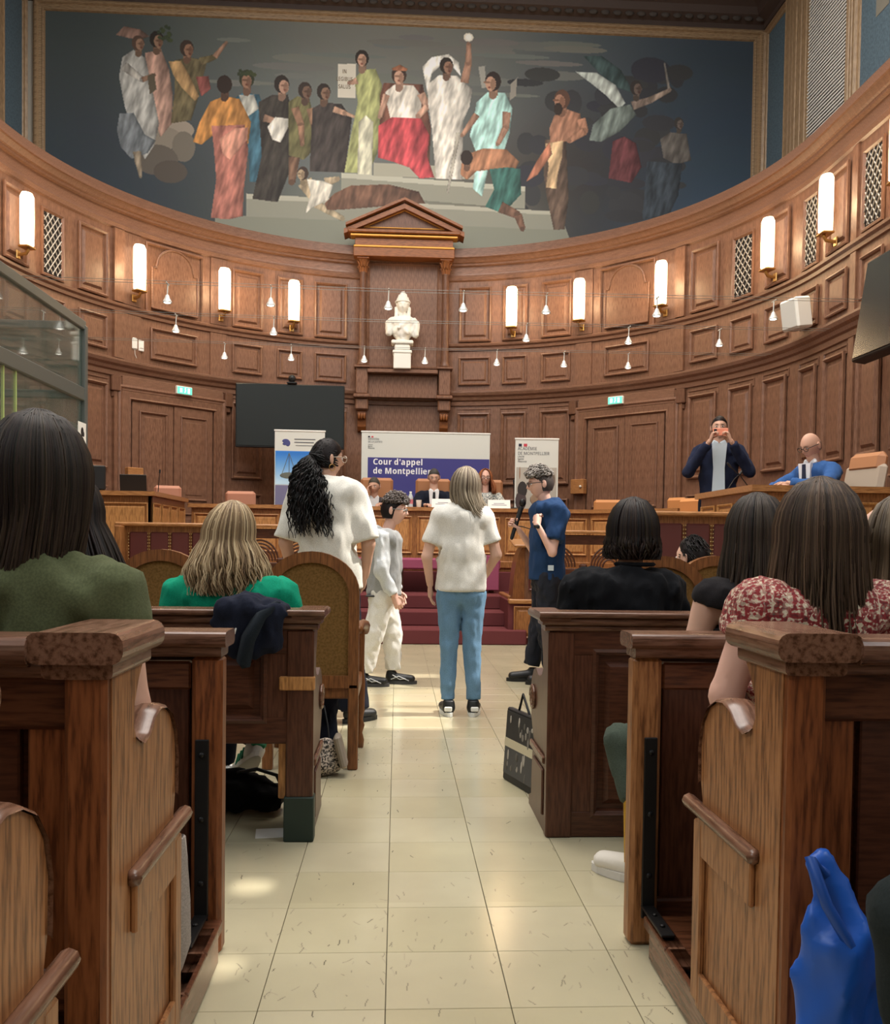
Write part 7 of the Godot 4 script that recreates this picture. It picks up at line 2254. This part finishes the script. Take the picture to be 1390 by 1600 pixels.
func suit(label: String, at: Vector3, turn: float, o: Dictionary) -> Node3D:
	var t := person(label, at, turn)
	var ys: float = o.y_sh
	var sh: float = o.get("sh", 0.19)
	var hd: Vector3 = o.head
	var hb := Basis(Vector3.UP, o.get("head_turn", 0.0)) * Basis(Vector3.RIGHT, o.get("nod", 0.0))
	var hem: float = o.hem
	var b := Blob.new()
	skin_core(b, hem, ys, hd, 0.055)
	for a in o.arms: arm(b, a[0], a[1], a[2])
	var mb := MB.new()
	mb.col = o.skin
	b.into(mb, 0.018)
	head_into(mb, hd, hb, 1.0, o.face)
	for k in 2:
		var a: Array = o.arms[k]
		hand_into(mb, a[2], o.hand[k], o.palm[k], o.thumbs[k], o.get("curl", 0.4))
	part(t, "body", mb, M.skin)
	b = top_blob(sh, ys, hem, o.get("w", 0.18), 0.125, 0.012)
	b.seed_ = 4
	for a in o.arms: sleeve(b, a[0], a[1], a[2], 0.07, 1.9)
	if o.get("open", 0.07) > 0.0:   # the front opening of the jacket
		b.cuts.append([v3(0, 0, 0), v3(0, 0, -1), -1.0])
		b.cuts.pop_back()
	blob_part(t, o.get("top_name", "jacket"), b, 0.016, o.top)
	if o.has("shirt"):
		mb = MB.new()
		var z := -0.136
		var w0: float = o.get("open", 0.07)
		mb.prism(PackedVector2Array([Vector2(-w0, ys - 0.0), Vector2(w0, ys - 0.0), Vector2(w0 * 0.75, ys - 0.25), Vector2(o.get("open_low", 0.01), hem + 0.02), Vector2(-o.get("open_low", 0.01), hem + 0.02), Vector2(-w0 * 0.75, ys - 0.25)]), 0.03, Transform3D(Basis(Vector3.RIGHT, -0.04), v3(0, 0, z + 0.05)))
		for s in [-1.0, 1.0]: mb.box(v3(s * 0.04, ys + 0.01, -0.075), v3(0.06, 0.045, 0.03), 0.008, Basis(Vector3.BACK, s * 0.5))
		part(t, "shirt", mb, o.shirt)
	if o.has("tie"):
		mb = MB.new()
		mb.prism(PackedVector2Array([Vector2(-0.016, ys - 0.01), Vector2(0.016, ys - 0.01), Vector2(0.03, hem + 0.1), Vector2(0, hem + 0.05), Vector2(-0.03, hem + 0.1)]), 0.012, Transform3D(Basis(Vector3.RIGHT, -0.04), v3(0, 0, -0.106)))
		part(t, "tie", mb, o.tie)
	if o.has("legs"):
		var lg: Array = o.legs
		blob_part(t, "trousers", legs_blob(lg[0], 0.095, lg[1], lg[2], [0.1, 0.075, 0.06], Vector2(0.165, 0.115)), 0.02, o.get("trousers", o.top))
		for k in 2: shoe(t, v3(lg[2][k].x, 0, lg[2][k].z), 0.0, M.black, M.black)
	t.set_meta("hd", hd); t.set_meta("hb", hb)
	return t

func officials() -> void:
	rng.seed = 77
	var sit := [0.56, [v3(-0.11, 0.56, -0.42), v3(0.11, 0.56, -0.42)], [v3(-0.11, 0.1, -0.4), v3(0.11, 0.1, -0.4)]]
	var desk_arms := [[v3(-0.19, 1.02, 0), v3(-0.27, 0.84, -0.16), v3(-0.12, 0.89, -0.36)], [v3(0.19, 1.02, 0), v3(0.27, 0.84, -0.16), v3(0.12, 0.89, -0.36)]]
	var hand := [v3(0.5, 0, -0.8), v3(-0.5, 0, -0.8)]
	var palm := [Vector3.DOWN, Vector3.DOWN]
	var thumbs := [v3(1, 0, 0), v3(-1, 0, 0)]
	var t := suit("official in a dark suit and black tie at the judges desk", v3(0.5, 0.75, -12.72), PI, {"y_sh": 1.09, "head": v3(0, 1.29, -0.03), "nod": -0.3, "hem": 0.62, "arms": desk_arms, "hand": hand, "palm": palm, "thumbs": thumbs, "skin": SK.light, "face": face_opts(SK.light, Color(0.02, 0.016, 0.012)), "top": cloth(L(34, 38, 50)), "shirt": plain(L(236, 236, 236), 0.8), "tie": plain(L(22, 24, 30), 0.7), "legs": sit})
	short_hair(t, Color(0.06, 0.056, 0.054), -0.35, 0.6)
	t = suit("red-haired official with glasses in a patterned blouse", v3(1.22, 0.75, -12.72), PI, {"y_sh": 1.08, "head": v3(0, 1.29, -0.03), "hem": 0.62, "arms": desk_arms, "hand": hand, "palm": palm, "thumbs": thumbs, "skin": SK.pink, "face": face_opts(SK.pink, Color(0.1, 0.04, 0.02)), "top": blouse(), "top_name": "blouse", "sh": 0.17, "w": 0.16, "legs": sit, "trousers": cloth(L(40, 40, 46))})
	var mb := MB.new()
	long_hair(mb, t.get_meta("hd"), t.get_meta("hb"), 1.02, {"cols": [Color(0.12, 0.036, 0.014), Color(0.24, 0.078, 0.03), Color(0.38, 0.15, 0.065)], "len": 0.2, "n": 420, "flare": 0.02, "spread": 0.02, "thick": 0.006, "open": 2.35, "seed": 41})
	part(t, "red_hair", mb, M.hair)
	glasses(t, t.get_meta("hd"), t.get_meta("hb"), 1.0, M.spec)
	t = suit("grey-haired official leaning on one hand behind the curly-haired boy", v3(-0.33, 0.75, -12.72), PI, {"y_sh": 0.98, "head": v3(0.0, 1.15, -0.08), "nod": -0.2, "head_turn": -0.2, "hem": 0.6, "arms": [[v3(-0.19, 0.92, 0), v3(-0.27, 0.84, -0.22), v3(-0.12, 0.89, -0.36)], [v3(0.19, 0.92, 0), v3(0.22, 0.87, -0.26), v3(0.1, 1.04, -0.17)]], "hand": [v3(0.5, 0, -0.8), v3(-0.2, 1, 0)], "palm": [Vector3.DOWN, v3(-1, 0, 0)], "thumbs": thumbs, "skin": SK.tan, "face": face_opts(SK.tan, Color(0.06, 0.05, 0.045)), "top": cloth(L(70, 66, 70)), "shirt": plain(L(220, 220, 220), 0.8), "legs": sit})
	short_hair(t, Color(0.07, 0.06, 0.05), -0.35, 0.58)
	# the man filming with a phone
	t = suit("dark-haired man in a navy suit standing and filming with a phone", v3(3.33, 0.75, -9.3), PI - 0.3, {"y_sh": 1.43, "head": v3(0, 1.6, -0.03), "hem": 0.74, "sh": 0.2, "w": 0.19, "arms": [[v3(-0.2, 1.36, 0), v3(-0.3, 1.14, -0.14), v3(-0.1, 1.44, -0.3)], [v3(0.2, 1.36, 0), v3(0.3, 1.14, -0.14), v3(0.1, 1.44, -0.3)]], "hand": [v3(0.35, 0.9, -0.1), v3(-0.35, 0.9, -0.1)], "palm": [v3(1, 0, 0), v3(-1, 0, 0)], "thumbs": [v3(0, 0, 1), v3(0, 0, 1)], "curl": 0.8, "skin": SK.tan, "face": face_opts(SK.tan, Color(0.02, 0.015, 0.012)), "top": cloth(L(38, 44, 66)), "shirt": plain(L(196, 210, 220), 0.8), "open": 0.075, "open_low": 0.07, "trousers": cloth(L(28, 32, 46)), "legs": [0.86, [v3(-0.11, 0.46, 0), v3(0.11, 0.46, 0)], [v3(-0.12, 0.08, 0.02), v3(0.12, 0.08, 0.02)]]})
	short_hair(t, Color(0.012, 0.01, 0.009), -0.35, 0.6)
	var ph := thing("phone", "phone in an orange-pink case held up by the standing man", "phone", t.transform * v3(0, 1.525, -0.31), PI - 0.3)
	bx(ph, "case", plain(L(226, 140, 112), 0.5), Vector3.ZERO, v3(0.15, 0.075, 0.009), 0.006)
	bx(ph, "lens_block", M.black, v3(0.05, 0.015, -0.006), v3(0.03, 0.03, 0.006), 0.003)
	# the bald man
	t = suit("bald man with glasses in a blue suit seated at the right desk", v3(3.74, 0.75, -7.95), PI - 1.2, {"y_sh": 1.12, "head": v3(0, 1.275, -0.07), "nod": -0.42, "hem": 0.6, "sh": 0.2, "w": 0.19, "arms": [[v3(-0.2, 1.03, 0), v3(-0.3, 0.9, -0.2), v3(-0.02, 0.93, -0.36)], [v3(0.2, 1.03, 0), v3(0.3, 0.9, -0.2), v3(0.06, 0.92, -0.36)]], "hand": [v3(0.9, 0, -0.2), v3(-0.9, 0, -0.2)], "palm": palm, "thumbs": [v3(0, 0, -1), v3(0, 0, -1)], "skin": SK.tan, "face": face_opts(SK.tan, Color(0.2, 0.15, 0.12)), "top": cloth(L(62, 100, 158)), "shirt": plain(L(230, 232, 236), 0.8), "tie": plain(L(30, 38, 64), 0.7), "legs": sit})
	glasses(t, t.get_meta("hd"), t.get_meta("hb"), 1.0, M.spec)
	mb = MB.new()
	cap_hair(mb, t.get_meta("hd") + t.get_meta("hb") * v3(0, -0.035, 0.004), t.get_meta("hb"), 0.97, Color(0.3, 0.25, 0.22), -0.4, 1.45, 1.0)
	# only the cropped fringe round the back shows
	mb = MB.new()
	mb.col = Color(0.28, 0.2, 0.16)
	var rows := []
	for i in 5:
		var row := PackedVector3Array()
		for j in 17:
			var a := lerpf(-1.5, 1.5, j / 16.0)
			var e := lerpf(-0.45, 0.15, i / 4.0)
			row.push_back(t.get_meta("hd") + t.get_meta("hb") * (v3(cos(e) * sin(a) * 0.079, sin(e) * 0.118, cos(e) * cos(a) * 0.1)))
		rows.append(row)
	mb.grid(rows)
	part(t, "cropped_hair", mb, M.hair)
func short_hair(t: Node3D, col: Color, low: float, front: float) -> void:
	var mb := MB.new()
	cap_hair(mb, t.get_meta("hd"), t.get_meta("hb"), 1.0, col, low, front, 1.03)
	part(t, "short_hair", mb, M.hair)
func blouse() -> StandardMaterial3D:
	var m := plain(Color.WHITE, 0.8)
	m.albedo_texture = noise_tex(51, 0.04, 2, [L(44, 54, 60), L(70, 90, 96), L(206, 206, 196), L(220, 218, 208)], [0.0, 0.42, 0.5, 1.0], 256)
	m.uv1_triplanar = true; m.uv1_scale = Vector3(4, 4, 4)
	return m
